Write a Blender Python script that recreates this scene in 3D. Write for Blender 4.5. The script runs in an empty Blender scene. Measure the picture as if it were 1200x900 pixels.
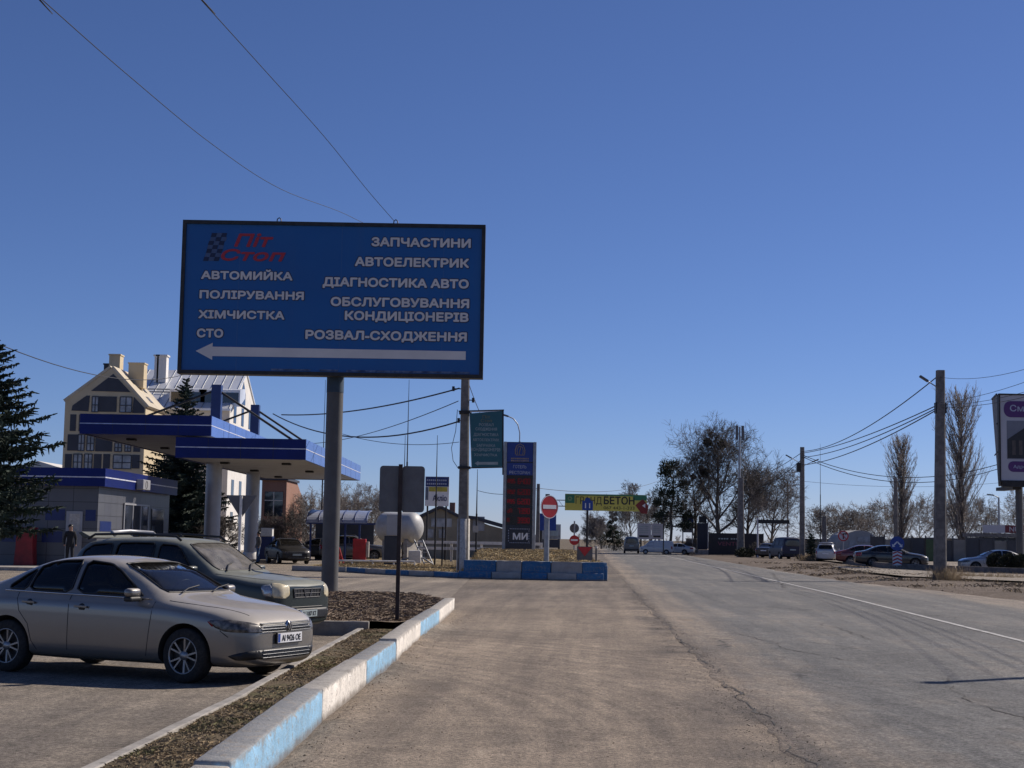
import bpy, bmesh, math, random
import numpy as np
from mathutils import Vector, Matrix, noise
from mathutils.bvhtree import BVHTree
from mathutils.geometry import delaunay_2d_cdt

R = math.radians
SC = bpy.context.scene
COL = SC.collection

# ------------------------------------------------------------------ camera
FPX, W0, H0, EYE = 1800.0, 1200.0, 900.0, 1.68
PITCH, ROLL = math.atan(180.0 / FPX), R(1.0)
cam_data = bpy.data.cameras.new('camera')
cam = bpy.data.objects.new('camera', cam_data)
COL.objects.link(cam)
cam_data.sensor_width = 36.0
cam_data.lens = 36.0 * FPX / W0
cam_data.clip_start, cam_data.clip_end = 0.1, 6000.0
CM = Matrix.Rotation(R(90) + PITCH, 4, 'X') @ Matrix.Rotation(ROLL, 4, 'Z')
cam.matrix_world = Matrix.Translation((0, 0, EYE)) @ CM
SC.camera = cam

# ------------------------------------------------------------------ sky and sun
SUN_AHEAD, SUN_EL = 33.0, 37.0          # degrees ahead of due right, degrees above the horizon
SUN_STRENGTH, SKY_STRENGTH, EXPOSURE = 5.0, 0.087, 0.0
world = bpy.data.worlds.new('World')
SC.world = world
world.use_nodes = True
wt = world.node_tree
sky = wt.nodes.new('ShaderNodeTexSky')
sky.sky_type = 'NISHITA'
sky.sun_disc = False
sky.sun_elevation = R(SUN_EL)
sky.sun_rotation = R(90 - SUN_AHEAD)
sky.altitude = 1000
sky.air_density, sky.dust_density, sky.ozone_density = 0.8, 0.25, 9.5
tint = wt.nodes.new('ShaderNodeMix')      # white balance of the sky
tint.data_type, tint.blend_type = 'RGBA', 'MULTIPLY'
tint.inputs[0].default_value = 1.0
tint.inputs[7].default_value = (1.08, 0.92, 0.99, 1)
wt.links.new(sky.outputs[0], tint.inputs[6])
wt.links.new(tint.outputs[2], wt.nodes['Background'].inputs[0])
wt.nodes['Background'].inputs[1].default_value = SKY_STRENGTH
sun_data = bpy.data.lights.new('sun', 'SUN')
sun_data.energy, sun_data.angle, sun_data.color = SUN_STRENGTH, R(0.53), (1.0, 0.90, 0.79)
sun = bpy.data.objects.new('sun', sun_data)
COL.objects.link(sun)
sv = Vector((math.cos(R(SUN_AHEAD)) * math.cos(R(SUN_EL)), math.sin(R(SUN_AHEAD)) * math.cos(R(SUN_EL)), math.sin(R(SUN_EL))))
sun.rotation_euler = sv.to_track_quat('Z', 'Y').to_euler()
sun.location = (40, 30, 60)
SC.view_settings.view_transform = 'Standard'
SC.view_settings.look = 'None'
SC.view_settings.exposure = EXPOSURE
SC.view_settings.gamma = 1.0
SC.view_settings.use_curve_mapping = False

# ------------------------------------------------------------------ measuring helpers
def ray(px, py):
    return CM.to_3x3() @ Vector(((px - W0 / 2) / FPX, (H0 / 2 - py) / FPX, -1.0))
def at(px, py, d):                       # the world point seen at a photo pixel, d metres ahead
    v = ray(px, py)
    return Vector((0, 0, EYE)) + v * (d / v.y)
def gnd(px, py, z=0.0):                  # the ground point seen at a photo pixel
    v = ray(px, py)
    return Vector((0, 0, EYE)) + v * ((z - EYE) / v.z)
def zat(py, d, px=600):
    return at(px, py, d).z
def xat(px, d, py=630):
    return at(px, py, d).x

# ------------------------------------------------------------------ object helpers
def link(o):
    COL.objects.link(o)
    return o
def tag(o, label=None, cat=None, group=None, kind=None):
    if label: o['label'] = label
    if cat: o['category'] = cat
    if group: o['group'] = group
    if kind: o['kind'] = kind
    return o
def thing(name, label, cat, loc=(0, 0, 0), rz=0.0, group=None):
    o = link(bpy.data.objects.new(name, None))
    o.location = loc
    o.rotation_euler = (0, 0, rz)
    o.empty_display_size = 0.3
    return tag(o, label, cat, group)
def copy_tree(o, parent=None):
    c = link(o.copy())
    if parent: c.parent = parent
    for ch in list(o.children):
        copy_tree(ch, c)
    return c
def recolor(root, mapping):              # give a copied thing its own paint
    for o in [root] + list(root.children_recursive):
        if o.type == 'MESH' and any(m and m.name in mapping for m in o.data.materials):
            o.data = o.data.copy()
            for i, m in enumerate(o.data.materials):
                if m and m.name in mapping:
                    o.data.materials[i] = mapping[m.name]

class MB:
    def __init__(self):
        self.v, self.f, self.mi, self.cur = [], [], [], 0
        self.sm = []
    def mat(self, i):
        self.cur = i
        return self
    def add(self, vs, fs, smooth=False):
        b = len(self.v)
        self.v.extend(tuple(p) for p in vs)
        for f in fs:
            self.f.append(tuple(b + i for i in f))
            self.mi.append(self.cur)
            self.sm.append(smooth)
        return self
    def box(self, c, s, rz=0.0, rot=None):
        x, y, z = s[0] / 2, s[1] / 2, s[2] / 2
        M = rot if rot is not None else Matrix.Rotation(rz, 3, 'Z')
        c = Vector(c)
        vs = [c + M @ Vector(p) for p in ((-x, -y, -z), (x, -y, -z), (x, y, -z), (-x, y, -z), (-x, -y, z), (x, -y, z), (x, y, z), (-x, y, z))]
        return self.add(vs, ((0, 3, 2, 1), (4, 5, 6, 7), (0, 1, 5, 4), (1, 2, 6, 5), (2, 3, 7, 6), (3, 0, 4, 7)))
    def box2(self, a, b):                # two corners
        return self.box([(a[i] + b[i]) / 2 for i in range(3)], [abs(b[i] - a[i]) for i in range(3)])
    def bar(self, p0, p1, w, h):         # square bar between two points
        p0, p1 = Vector(p0), Vector(p1)
        d = p1 - p0
        M = d.to_track_quat('X', 'Z').to_matrix()
        return self.box((p0 + p1) / 2, (d.length, w, h), rot=M)
    def tube(self, pts, r, n=8, caps=True, smooth=True):
        pts = [Vector(p) for p in pts]
        rs = r if isinstance(r, (list, tuple)) else [r] * len(pts)
        vs, fs = [], []
        up = None
        for i, p in enumerate(pts):
            t = (pts[min(i + 1, len(pts) - 1)] - pts[max(i - 1, 0)])
            if t.length < 1e-9: t = Vector((0, 0, 1))
            t.normalize()
            if up is None:
                up = Vector((1, 0, 0)) if abs(t.x) < 0.9 else Vector((0, 1, 0))
            a = (up - t * up.dot(t)).normalized()
            b = t.cross(a)
            up = a
            for k in range(n):
                an = 2 * math.pi * k / n
                vs.append(p + (a * math.cos(an) + b * math.sin(an)) * rs[i])
        for i in range(len(pts) - 1):
            for k in range(n):
                k2 = (k + 1) % n
                fs.append((i * n + k, i * n + k2, (i + 1) * n + k2, (i + 1) * n + k))
        self.add(vs, fs, smooth)
        if caps:
            e = (len(pts) - 1) * n
            self.add([vs[k] for k in range(n)], [tuple(range(n - 1, -1, -1))])
            self.add([vs[e + k] for k in range(n)], [tuple(range(n))])
        return self
    def lathe(self, prof, n=24, axis='Z', c=(0, 0, 0), smooth=True, a0=0.0):
        # prof: (radius, height) pairs
        vs, fs = [], []
        c = Vector(c)
        for (r, h) in prof:
            for k in range(n):
                an = 2 * math.pi * k / n + a0
                x, y = r * math.cos(an), r * math.sin(an)
                p = Vector((x, y, h)) if axis == 'Z' else (Vector((x, h, y)) if axis == 'Y' else Vector((h, x, y)))
                vs.append(c + p)
        for i in range(len(prof) - 1):
            for k in range(n):
                k2 = (k + 1) % n
                q = (i * n + k, i * n + k2, (i + 1) * n + k2, (i + 1) * n + k)
                fs.append(q if axis != 'Y' else q[::-1])
        return self.add(vs, fs, smooth)
    def prism(self, poly, a, b, plane='XZ'):   # polygon extruded between depths a and b
        n = len(poly)
        def P(u, w, t):
            return {'XZ': (u, t, w), 'YZ': (t, u, w), 'XY': (u, w, t)}[plane]
        vs = [P(u, w, a) for u, w in poly] + [P(u, w, b) for u, w in poly]
        fs = [tuple(range(n - 1, -1, -1)), tuple(range(n, 2 * n))]
        fs += [(i, (i + 1) % n, n + (i + 1) % n, n + i) for i in range(n)]
        return self.add(vs, fs)
    def build(self, name, mats, parent=None, world=False, bevel=0.0, fix=True, rough=0.0, sharp=None):
        me = bpy.data.meshes.new(name)
        me.from_pydata([tuple(p) for p in self.v], [], self.f)
        mats = mats if isinstance(mats, (list, tuple)) else [mats]
        for m in mats: me.materials.append(m)
        me.polygons.foreach_set('material_index', self.mi)
        me.polygons.foreach_set('use_smooth', self.sm)
        if fix or bevel:
            bm = bmesh.new()
            bm.from_mesh(me)
            if fix: bmesh.ops.recalc_face_normals(bm, faces=bm.faces)
            if bevel:
                es = [e for e in bm.edges if len(e.link_faces) == 2 and e.calc_face_angle(0) > 0.6]
                bmesh.ops.bevel(bm, geom=es, offset=bevel, segments=2, profile=0.5, affect='EDGES', clamp_overlap=True)
            bm.to_mesh(me)
            bm.free()
        o = link(bpy.data.objects.new(name, me))
        if world and parent is not None:
            me.transform(Matrix.Translation(-Vector(parent.location)))
        if parent is not None: o.parent = parent
        if sharp: me.set_sharp_from_angle(angle=sharp)
        return o

# ------------------------------------------------------------------ materials
def nd(nt, typ, **kw):
    n = nt.nodes.new(typ)
    for k, v in kw.items():
        if k.startswith('i_'):
            key = k[2:]
            n.inputs[int(key) if key.isdigit() else key.replace('_', ' ')].default_value = v
        else:
            setattr(n, k, v)
    return n
def math_node(nt, op, a, b=None, c=None, clamp=False):
    n = nt.nodes.new('ShaderNodeMath')
    n.operation = op
    n.use_clamp = clamp
    for i, x in enumerate((a, b, c)):
        if x is None: continue
        if isinstance(x, (int, float)): n.inputs[i].default_value = x
        else: nt.links.new(x, n.inputs[i])
    return n.outputs[0]
def mixc(nt, fac, a, b, blend='MIX'):
    n = nt.nodes.new('ShaderNodeMix')
    n.data_type = 'RGBA'
    n.blend_type = blend
    for s, x in ((0, fac), (6, a), (7, b)):
        if isinstance(x, (int, float)): n.inputs[s].default_value = x
        elif isinstance(x, (tuple, list)): n.inputs[s].default_value = (*x[:3], 1)
        else: nt.links.new(x, n.inputs[s])
    return n.outputs[2]
def ramp(nt, x, lo, hi, smooth=True):
    n = nt.nodes.new('ShaderNodeMapRange')
    n.interpolation_type = 'SMOOTHSTEP' if smooth else 'LINEAR'
    n.inputs[1].default_value, n.inputs[2].default_value = lo, hi
    nt.links.new(x, n.inputs[0])
    return n.outputs[0]
def noise_node(nt, vec, scale, detail=4, rough=0.55, stretch=None, dist=0.0):
    if stretch:
        mp = nd(nt, 'ShaderNodeMapping')
        mp.inputs['Scale'].default_value = stretch
        if len(stretch) > 3: pass
        nt.links.new(vec, mp.inputs[0])
        vec = mp.outputs[0]
    n = nd(nt, 'ShaderNodeTexNoise')
    n.inputs['Scale'].default_value = scale
    n.inputs['Detail'].default_value = detail
    n.inputs['Roughness'].default_value = rough
    n.inputs['Distortion'].default_value = dist
    nt.links.new(vec, n.inputs['Vector'])
    return n.outputs['Fac']
def new_mat(name):
    m = bpy.data.materials.new(name)
    m.use_nodes = True
    nt = m.node_tree
    b = nt.nodes['Principled BSDF']
    tc = nt.nodes.new('ShaderNodeTexCoord')
    return m, nt, b, tc.outputs['Object']
def bump(nt, b, h, strength=0.3, dist=0.01):
    n = nd(nt, 'ShaderNodeBump')
    n.inputs['Strength'].default_value = strength
    n.inputs['Distance'].default_value = dist
    nt.links.new(h, n.inputs['Height'])
    nt.links.new(n.outputs[0], b.inputs['Normal'])
def mat(name, col, rough=0.6, metal=0.0, var=0.18, vs=3.0, bmp=0.0, bs=40.0, coat=0.0, dirt=None, dirt_amt=0.4, spec=0.5, stretch=None):
    m, nt, b, oc = new_mat(name)
    n1 = noise_node(nt, oc, vs, 5, 0.6, stretch)
    f = ramp(nt, n1, 0.3, 0.7)
    lo = tuple(c * (1 - var) for c in col)
    hi = tuple(min(1, c * (1 + var)) for c in col)
    c = mixc(nt, f, lo, hi)
    if dirt:
        n2 = noise_node(nt, oc, vs * 2.3, 6, 0.7)
        c = mixc(nt, math_node(nt, 'MULTIPLY', ramp(nt, n2, 0.45, 0.7), dirt_amt), c, dirt)
    nt.links.new(c, b.inputs['Base Color'])
    b.inputs['Roughness'].default_value = rough
    b.inputs['Metallic'].default_value = metal
    b.inputs['Specular IOR Level'].default_value = spec
    if coat:
        b.inputs['Coat Weight'].default_value = coat
        b.inputs['Coat Roughness'].default_value = 0.06
    if bmp:
        bump(nt, b, noise_node(nt, oc, bs, 3), bmp, 0.01)
    return m
def glass_mat(name, tint, refl=0.08, rough=0.02):
    m, nt, b, oc = new_mat(name)
    nt.nodes.remove(b)
    out = nt.nodes['Material Output']
    tr = nd(nt, 'ShaderNodeBsdfTransparent')
    tr.inputs[0].default_value = (*tint, 1)
    gl = nd(nt, 'ShaderNodeBsdfGlossy')
    gl.inputs['Roughness'].default_value = rough
    gl.inputs['Color'].default_value = (0.9, 0.95, 1, 1)
    fr = nd(nt, 'ShaderNodeFresnel')
    fr.inputs['IOR'].default_value = 1.5
    dn = noise_node(nt, oc, 5, 4)
    df = nd(nt, 'ShaderNodeBsdfDiffuse')
    df.inputs[0].default_value = (0.35, 0.33, 0.3, 1)
    mx = nd(nt, 'ShaderNodeMixShader')
    nt.links.new(fr.outputs[0], mx.inputs[0])
    nt.links.new(tr.outputs[0], mx.inputs[1])
    nt.links.new(gl.outputs[0], mx.inputs[2])
    mx2 = nd(nt, 'ShaderNodeMixShader')
    nt.links.new(math_node(nt, 'MULTIPLY', dn, refl), mx2.inputs[0])
    nt.links.new(mx.outputs[0], mx2.inputs[1])
    nt.links.new(df.outputs[0], mx2.inputs[2])
    nt.links.new(mx2.outputs[0], out.inputs[0])
    return m
def paint_mat(name, col, metal=0.5, rough=0.38, dust=0.35, dustcol=(0.30, 0.27, 0.23), side=0.5, coat=0.9, top=0.0):
    m, nt, b, oc = new_mat(name)
    n1 = noise_node(nt, oc, 2.2, 6, 0.65)
    n2 = noise_node(nt, oc, 30, 4, 0.7)
    sep = nd(nt, 'ShaderNodeSeparateXYZ')
    nt.links.new(oc, sep.inputs[0])
    low = ramp(nt, sep.outputs[2], 0.75, 0.15)       # road dust thrown up the lower body
    d = math_node(nt, 'ADD', math_node(nt, 'MULTIPLY', n1, 0.5), math_node(nt, 'MULTIPLY', low, 0.45))
    d = math_node(nt, 'MULTIPLY', math_node(nt, 'MULTIPLY', d, math_node(nt, 'ADD', n2, 0.5)), dust, clamp=True)
    geo = nd(nt, 'ShaderNodeNewGeometry')
    sn = nd(nt, 'ShaderNodeSeparateXYZ'); nt.links.new(geo.outputs['Normal'], sn.inputs[0])
    d = math_node(nt, 'MULTIPLY', d, math_node(nt, 'MULTIPLY_ADD', ramp(nt, sn.outputs[2], 0.1, 0.8), 1 - side, side))  # less dust on upright sides, their shade put into the colour
    if top:                                            # settled dust on upward faces, paled to carry their sunlight too
        d = math_node(nt, 'ADD', d, math_node(nt, 'MULTIPLY', ramp(nt, sn.outputs[2], 0.25, 0.9), math_node(nt, 'MULTIPLY_ADD', n1, 0.6, top - 0.3)), clamp=True)
    nt.links.new(mixc(nt, d, col, dustcol), b.inputs['Base Color'])
    nt.links.new(math_node(nt, 'MULTIPLY_ADD', d, 0.6, rough, clamp=True), b.inputs['Roughness'])
    nt.links.new(math_node(nt, 'MULTIPLY_ADD', d, -metal, metal, clamp=True), b.inputs['Metallic'])
    b.inputs['Coat Weight'].default_value = coat
    b.inputs['Coat Roughness'].default_value = 0.05
    return m
def emit_mat(name, col, strength):
    m, nt, b, oc = new_mat(name)
    b.inputs['Base Color'].default_value = (0.02, 0.0, 0.0, 1)
    b.inputs['Emission Color'].default_value = (*col, 1)
    b.inputs['Emission Strength'].default_value = strength
    return m

M = {}
M['steel'] = mat('galvanised_steel', (0.33, 0.34, 0.35), 0.45, 0.6, 0.15, 4)
M['darksteel'] = mat('dark_steel', (0.03, 0.028, 0.028), 0.5, 0.3, 0.3, 6)
M['rust'] = mat('rusty_brown_paint', (0.035, 0.022, 0.02), 0.65, 0.1, 0.4, 8, 0.2)
M['pole_grey'] = mat('grey_pole_paint', (0.095, 0.092, 0.088), 0.55, 0.0, 0.15, 2, 0.1, 60, dirt=(0.10, 0.085, 0.07))
M['concrete'] = mat('concrete', (0.34, 0.32, 0.29), 0.85, 0, 0.25, 3, 0.5, 60, dirt=(0.16, 0.14, 0.12))
M['darkconcrete'] = mat('weathered_concrete', (0.19, 0.175, 0.16), 0.9, 0, 0.3, 3, 0.5, 60, dirt=(0.1, 0.09, 0.08))
M['white'] = mat('white_paint', (0.72, 0.71, 0.68), 0.5, 0, 0.08, 4, dirt=(0.4, 0.36, 0.3))
M['dirtywhite'] = mat('dirty_white', (0.5, 0.48, 0.44), 0.8, 0, 0.15, 5, 0.3, 50, dirt=(0.25, 0.21, 0.17), dirt_amt=0.6)
M['signwhite'] = mat('sign_white', (0.78, 0.78, 0.78), 0.4, 0, 0.05, 3)
M['signred'] = mat('sign_red', (0.48, 0.02, 0.025), 0.4, 0, 0.12, 3)
M['signblue'] = mat('sign_blue', (0.015, 0.06, 0.30), 0.4, 0, 0.12, 3)
M['signback'] = mat('sign_back_grey', (0.13, 0.13, 0.135), 0.55, 0.1, 0.12, 5, dirt=(0.12, 0.11, 0.1))
M['black'] = mat('black_plastic', (0.012, 0.012, 0.013), 0.5, 0, 0.2, 8)
M['rubber'] = mat('rubber', (0.018, 0.017, 0.016), 0.85, 0, 0.3, 12, dirt=(0.07, 0.06, 0.05), dirt_amt=0.5)
M['wire'] = mat('cable', (0.02, 0.02, 0.022), 0.6, 0)
M['chrome'] = mat('chrome', (0.6, 0.6, 0.6), 0.15, 1.0, 0.05)
M['alloy'] = mat('alloy_rim', (0.30, 0.30, 0.30), 0.35, 0.8, 0.1, 8, dirt=(0.1, 0.09, 0.08))
M['interior'] = mat('car_interior', (0.03, 0.029, 0.028), 0.9, 0, 0.3, 6)
M['seat'] = mat('seat_fabric', (0.06, 0.058, 0.055), 0.95, 0, 0.3, 20)
M['glass_dark'] = glass_mat('tinted_glass', (0.16, 0.17, 0.17), 0.03)
M['glass_light'] = glass_mat('windscreen_glass', (0.42, 0.46, 0.45), 0.04)
M['glass_dusty'] = glass_mat('dusty_windscreen', (0.5, 0.55, 0.52), 0.85)
M['win'] = mat('window_glass', (0.02, 0.025, 0.035), 0.06, 0, 0.3, 0.8, spec=0.8)
M['lamp_clear'] = mat('headlight_lens', (0.35, 0.36, 0.37), 0.12, 0.4, 0.35, 14, coat=1)
M['lamp_smoke'] = mat('smoked_headlight_lens', (0.10, 0.095, 0.09), 0.35, 0.2, 0.7, 16, coat=.35)
M['lamp_yellow'] = mat('yellowed_headlight_lens', (0.62, 0.54, 0.36), 0.3, 0.0, 0.2, 9, coat=0.6)
M['lamp_red'] = mat('tail_light', (0.25, 0.008, 0.008), 0.2, 0, 0.3, 14, coat=0.8)
M['bark'] = mat('bark', (0.10, 0.085, 0.07), 0.95, 0, 0.4, 4, 0.6, 20)
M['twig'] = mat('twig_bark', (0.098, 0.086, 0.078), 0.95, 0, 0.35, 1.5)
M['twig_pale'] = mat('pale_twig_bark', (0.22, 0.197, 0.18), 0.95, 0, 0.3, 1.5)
M['needle'] = mat('spruce_needles', (0.036, 0.058, 0.042), 0.8, 0, 0.6, 2.2)
M['pine'] = mat('pine_needles', (0.03, 0.045, 0.025), 0.9, 0, 0.5, 1.0)
M['mistle'] = mat('mistletoe_leaves', (0.06, 0.06, 0.03), 0.9, 0, 0.4, 3)
M['hedge'] = mat('shrub_foliage', (0.035, 0.04, 0.02), 0.9, 0, 0.5, 2)
M['drygrass'] = mat('dry_grass_blades', (0.30, 0.225, 0.14), 0.95, 0, 0.4, 2.0, dirt=(0.13, 0.13, 0.06), dirt_amt=0.5)

# ------------------------------------------------------------------ lettering
GLYPHS = {}
def glyph_mesh(body, shear):
    # outlines of the built-in font, filled by winding number (its letters overlap their own strokes)
    if (body, shear) in GLYPHS: return GLYPHS[body, shear]
    c = bpy.data.curves.new('text', 'FONT')
    c.body, c.size, c.shear = body, 1.0, shear
    o = link(bpy.data.objects.new('text', c))
    dg = bpy.context.evaluated_depsgraph_get()
    dg.update()
    cu = o.to_curve(dg)
    loops = []
    for sp in cu.splines:
        bp = sp.bezier_points
        pts = []
        m = len(bp)
        for i in range(m):
            p0, p1 = bp[i], bp[(i + 1) % m]
            a, h0, h1, b = (Vector(v[:2]) for v in (p0.co, p0.handle_right, p1.handle_left, p1.co))
            ln = (b - a).length
            cr = abs((b - a).cross(h0 - a)) + abs((b - a).cross(h1 - a)) if ln > 1e-6 else 0
            k_ = 1 if cr < 1e-4 * max(ln, 1e-4) else 4
            for k in range(k_):
                t = k / k_
                pts.append(a * (1 - t) ** 3 + h0 * 3 * t * (1 - t) ** 2 + h1 * 3 * t * t * (1 - t) + b * t ** 3)
        q = [p for i, p in enumerate(pts) if (p - pts[i - 1]).length > 1e-4]
        if len(q) > 2: loops.append(q)
    o.to_curve_clear()
    bpy.data.objects.remove(o)
    vs, es = [], []
    for q in loops:
        k0 = len(vs)
        vs += q
        es += [(k0 + i, k0 + (i + 1) % len(q)) for i in range(len(q))]
    ov, oe, of, *_ = delaunay_2d_cdt(vs, es, [], 0, 1e-5)
    A = np.array([tuple(vs[i]) for i, j in es]); B = np.array([tuple(vs[j]) for i, j in es])
    keep = []
    for f in of:
        px_ = sum(ov[i].x for i in f) / len(f); py_ = sum(ov[i].y for i in f) / len(f)
        up = (A[:, 1] <= py_) & (B[:, 1] > py_); dn = (B[:, 1] <= py_) & (A[:, 1] > py_)
        cr = (B[:, 0] - A[:, 0]) * (py_ - A[:, 1]) - (px_ - A[:, 0]) * (B[:, 1] - A[:, 1])
        if int((up & (cr > 0)).sum()) - int((dn & (cr < 0)).sum()): keep.append(tuple(f))
    used = sorted({i for f in keep for i in f})
    mp = {i: k for k, i in enumerate(used)}
    GLYPHS[body, shear] = (np.array([(ov[i].x, ov[i].y, 0) for i in used]), [tuple(mp[i] for i in f) for f in keep])
    return GLYPHS[body, shear]
def text_part(body, parent, x, z, height, mats, y=-0.01, width=None, align='L', bold=0.0, extrude=0.002, name='lettering', shear=0.0, step=0.0006):
    # letters in the XZ plane facing -Y; bold thickens the strokes by layering shifted copies (bold is a share of the letter height)
    co, polys = glyph_mesh(body, shear)
    n = len(co)
    x0, x1 = co[:, 0].min(), co[:, 0].max()
    s = height * (1 - 2 * bold) / 0.73
    b = bold * height
    w = width if width else (x1 - x0) * s + 2 * b
    px = (co[:, 0] - x0) * (w - 2 * b) / (x1 - x0) + b + {'L': 0, 'C': -w / 2, 'R': -w}[align] + x
    pz = co[:, 1] * s + z + b
    mb = MB()
    offs = [(0, 0)] if not bold else [(0, 0)] + [(b * math.cos(R(45 * k)), b * math.sin(R(45 * k))) for k in range(8)]
    for k, (dx, dz) in enumerate(offs):
        mb.add([(px[i] + dx, y - extrude - step * k, pz[i] + dz) for i in range(n)], polys)
    ob = mb.build(name, mats, parent, fix=False)
    return ob
# ================================================================== GROUND
def dusty_asphalt(name, base, dust, dust_fn, crack=0.6, speck=0.35, grain=1.0):
    m, nt, b, oc = new_mat(name)
    sep = nd(nt, 'ShaderNodeSeparateXYZ')
    nt.links.new(oc, sep.inputs[0])
    X, Y = sep.outputs[0], sep.outputs[1]
    u = math_node(nt, 'SUBTRACT', X, math_node(nt, 'MULTIPLY', Y, 0.052))
    big = noise_node(nt, oc, 0.16, 5, 0.6)
    mid = noise_node(nt, oc, 1.1, 6, 0.65)
    fine = noise_node(nt, oc, 26, 5, 0.75)
    grit = noise_node(nt, oc, 110, 2, 0.8)
    cmb = nd(nt, 'ShaderNodeCombineXYZ')
    nt.links.new(u, cmb.inputs[0]); nt.links.new(math_node(nt, 'MULTIPLY', Y, 0.05), cmb.inputs[1])
    trk = noise_node(nt, cmb.outputs[0], 1.5, 5, 0.65, dist=0.3)      # worn along the driving direction
    trk2 = noise_node(nt, cmb.outputs[0], 7.0, 3, 0.6)
    d = dust_fn(nt, X, Y, u)
    d = math_node(nt, 'ADD', d, math_node(nt, 'MULTIPLY_ADD', trk, 1.0, -0.5))
    d = math_node(nt, 'ADD', d, math_node(nt, 'MULTIPLY_ADD', mid, 0.9, -0.45))
    d = math_node(nt, 'ADD', d, math_node(nt, 'MULTIPLY_ADD', big, 0.8, -0.4))
    d = math_node(nt, 'ADD', d, math_node(nt, 'MULTIPLY_ADD', trk2, 0.5, -0.25), clamp=True)
    c = mixc(nt, d, base, dust)
    # stone specks of the worn asphalt
    vor = nd(nt, 'ShaderNodeTexVoronoi')
    vor.inputs['Scale'].default_value = 55
    nt.links.new(oc, vor.inputs['Vector'])
    sp = ramp(nt, vor.outputs['Distance'], 0.05, 0.45)
    c = mixc(nt, math_node(nt, 'MULTIPLY', math_node(nt, 'SUBTRACT', 1.0, sp), speck), c, tuple(min(1, x * 2.0) for x in base))
    c = mixc(nt, 1.0, c, mixc(nt, ramp(nt, fine, 0.36, 0.64), (1 - .42 * grain,) * 3, (1 + .38 * grain,) * 3), 'MULTIPLY')
    c = mixc(nt, 1.0, c, mixc(nt, ramp(nt, grit, 0.4, 0.6), (1 - .38 * grain,) * 3, (1 + .36 * grain,) * 3), 'MULTIPLY')
    c = mixc(nt, 1.0, c, mixc(nt, ramp(nt, big, 0.3, 0.7), (0.86, 0.86, 0.86), (1.14, 1.14, 1.14)), 'MULTIPLY')
    mot = noise_node(nt, oc, 3.4, 5, 0.7)
    c = mixc(nt, 1.0, c, mixc(nt, ramp(nt, mot, 0.34, 0.66), (0.86, 0.86, 0.86), (1.14, 1.14, 1.14)), 'MULTIPLY')
    c = mixc(nt, 1.0, c, mixc(nt, ramp(nt, trk, 0.3, 0.7), (0.84, 0.84, 0.85), (1.13, 1.13, 1.12)), 'MULTIPLY')
    stain = ramp(nt, noise_node(nt, oc, .55, 5, .6, None, .4), .62, .70)
    c = mixc(nt, math_node(nt, 'MULTIPLY', stain, .28), c, tuple(x * .45 for x in base))
    # arcs worn by vehicles swinging off the road into the entry
    ax = math_node(nt, 'ADD', X, 13.0); ay = math_node(nt, 'SUBTRACT', Y, 13.0)
    rad = math_node(nt, 'SQRT', math_node(nt, 'ADD', math_node(nt, 'MULTIPLY', ax, ax), math_node(nt, 'MULTIPLY', ay, ay)))
    ca = nd(nt, 'ShaderNodeCombineXYZ'); nt.links.new(rad, ca.inputs[0]); nt.links.new(math_node(nt, 'MULTIPLY', big, 1.5), ca.inputs[1])
    arc = noise_node(nt, ca.outputs[0], 4.2, 4, .65)
    gate_a = math_node(nt, 'MULTIPLY', ramp(nt, rad, 11.5, 13.5), ramp(nt, rad, 21, 18))
    c = mixc(nt, gate_a, c, mixc(nt, 1.0, c, mixc(nt, ramp(nt, arc, .34, .66), (.80, .80, .81), (1.14, 1.13, 1.12)), 'MULTIPLY'))
    # cracks: borders of large warped cells, only where a second noise lets them be
    if crack:
        wv = nd(nt, 'ShaderNodeVectorMath', operation='ADD')
        ns = nd(nt, 'ShaderNodeTexNoise'); ns.inputs['Scale'].default_value = 1.3; ns.inputs['Detail'].default_value = 5
        nt.links.new(oc, ns.inputs['Vector'])
        sc = nd(nt, 'ShaderNodeVectorMath', operation='SCALE'); sc.inputs['Scale'].default_value = 0.9
        nt.links.new(ns.outputs['Color'], sc.inputs[0])
        nt.links.new(oc, wv.inputs[0]); nt.links.new(sc.outputs[0], wv.inputs[1])
        v2 = nd(nt, 'ShaderNodeTexVoronoi', feature='DISTANCE_TO_EDGE'); v2.inputs['Scale'].default_value = 0.28
        nt.links.new(wv.outputs[0], v2.inputs['Vector'])
        cr = ramp(nt, v2.outputs['Distance'], 0.010, 0.002)
        gate = ramp(nt, noise_node(nt, oc, 0.22, 3), 0.50, 0.60)
        crf = math_node(nt, 'MULTIPLY', math_node(nt, 'MULTIPLY', cr, gate), crack)
        c = mixc(nt, crf, c, tuple(x * 0.35 for x in base))
    nt.links.new(c, b.inputs['Base Color'])
    b.inputs['Roughness'].default_value = 0.85
    b.inputs['Specular IOR Level'].default_value = 0.3
    h = math_node(nt, 'ADD', math_node(nt, 'MULTIPLY', fine, 0.6), math_node(nt, 'MULTIPLY', grit, 0.5))
    h = math_node(nt, 'ADD', h, math_node(nt, 'MULTIPLY', mid, 0.8))
    bump(nt, b, h, 0.9, 0.018)
    return m
def dust_road(nt, X, Y, u):
    a = ramp(nt, u, 3.4, 1.5)
    bb = ramp(nt, u, 10.6, 12.6)
    return math_node(nt, 'ADD', math_node(nt, 'MULTIPLY', a, 0.75), math_node(nt, 'MULTIPLY_ADD', bb, 0.6, 0.02))
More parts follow.
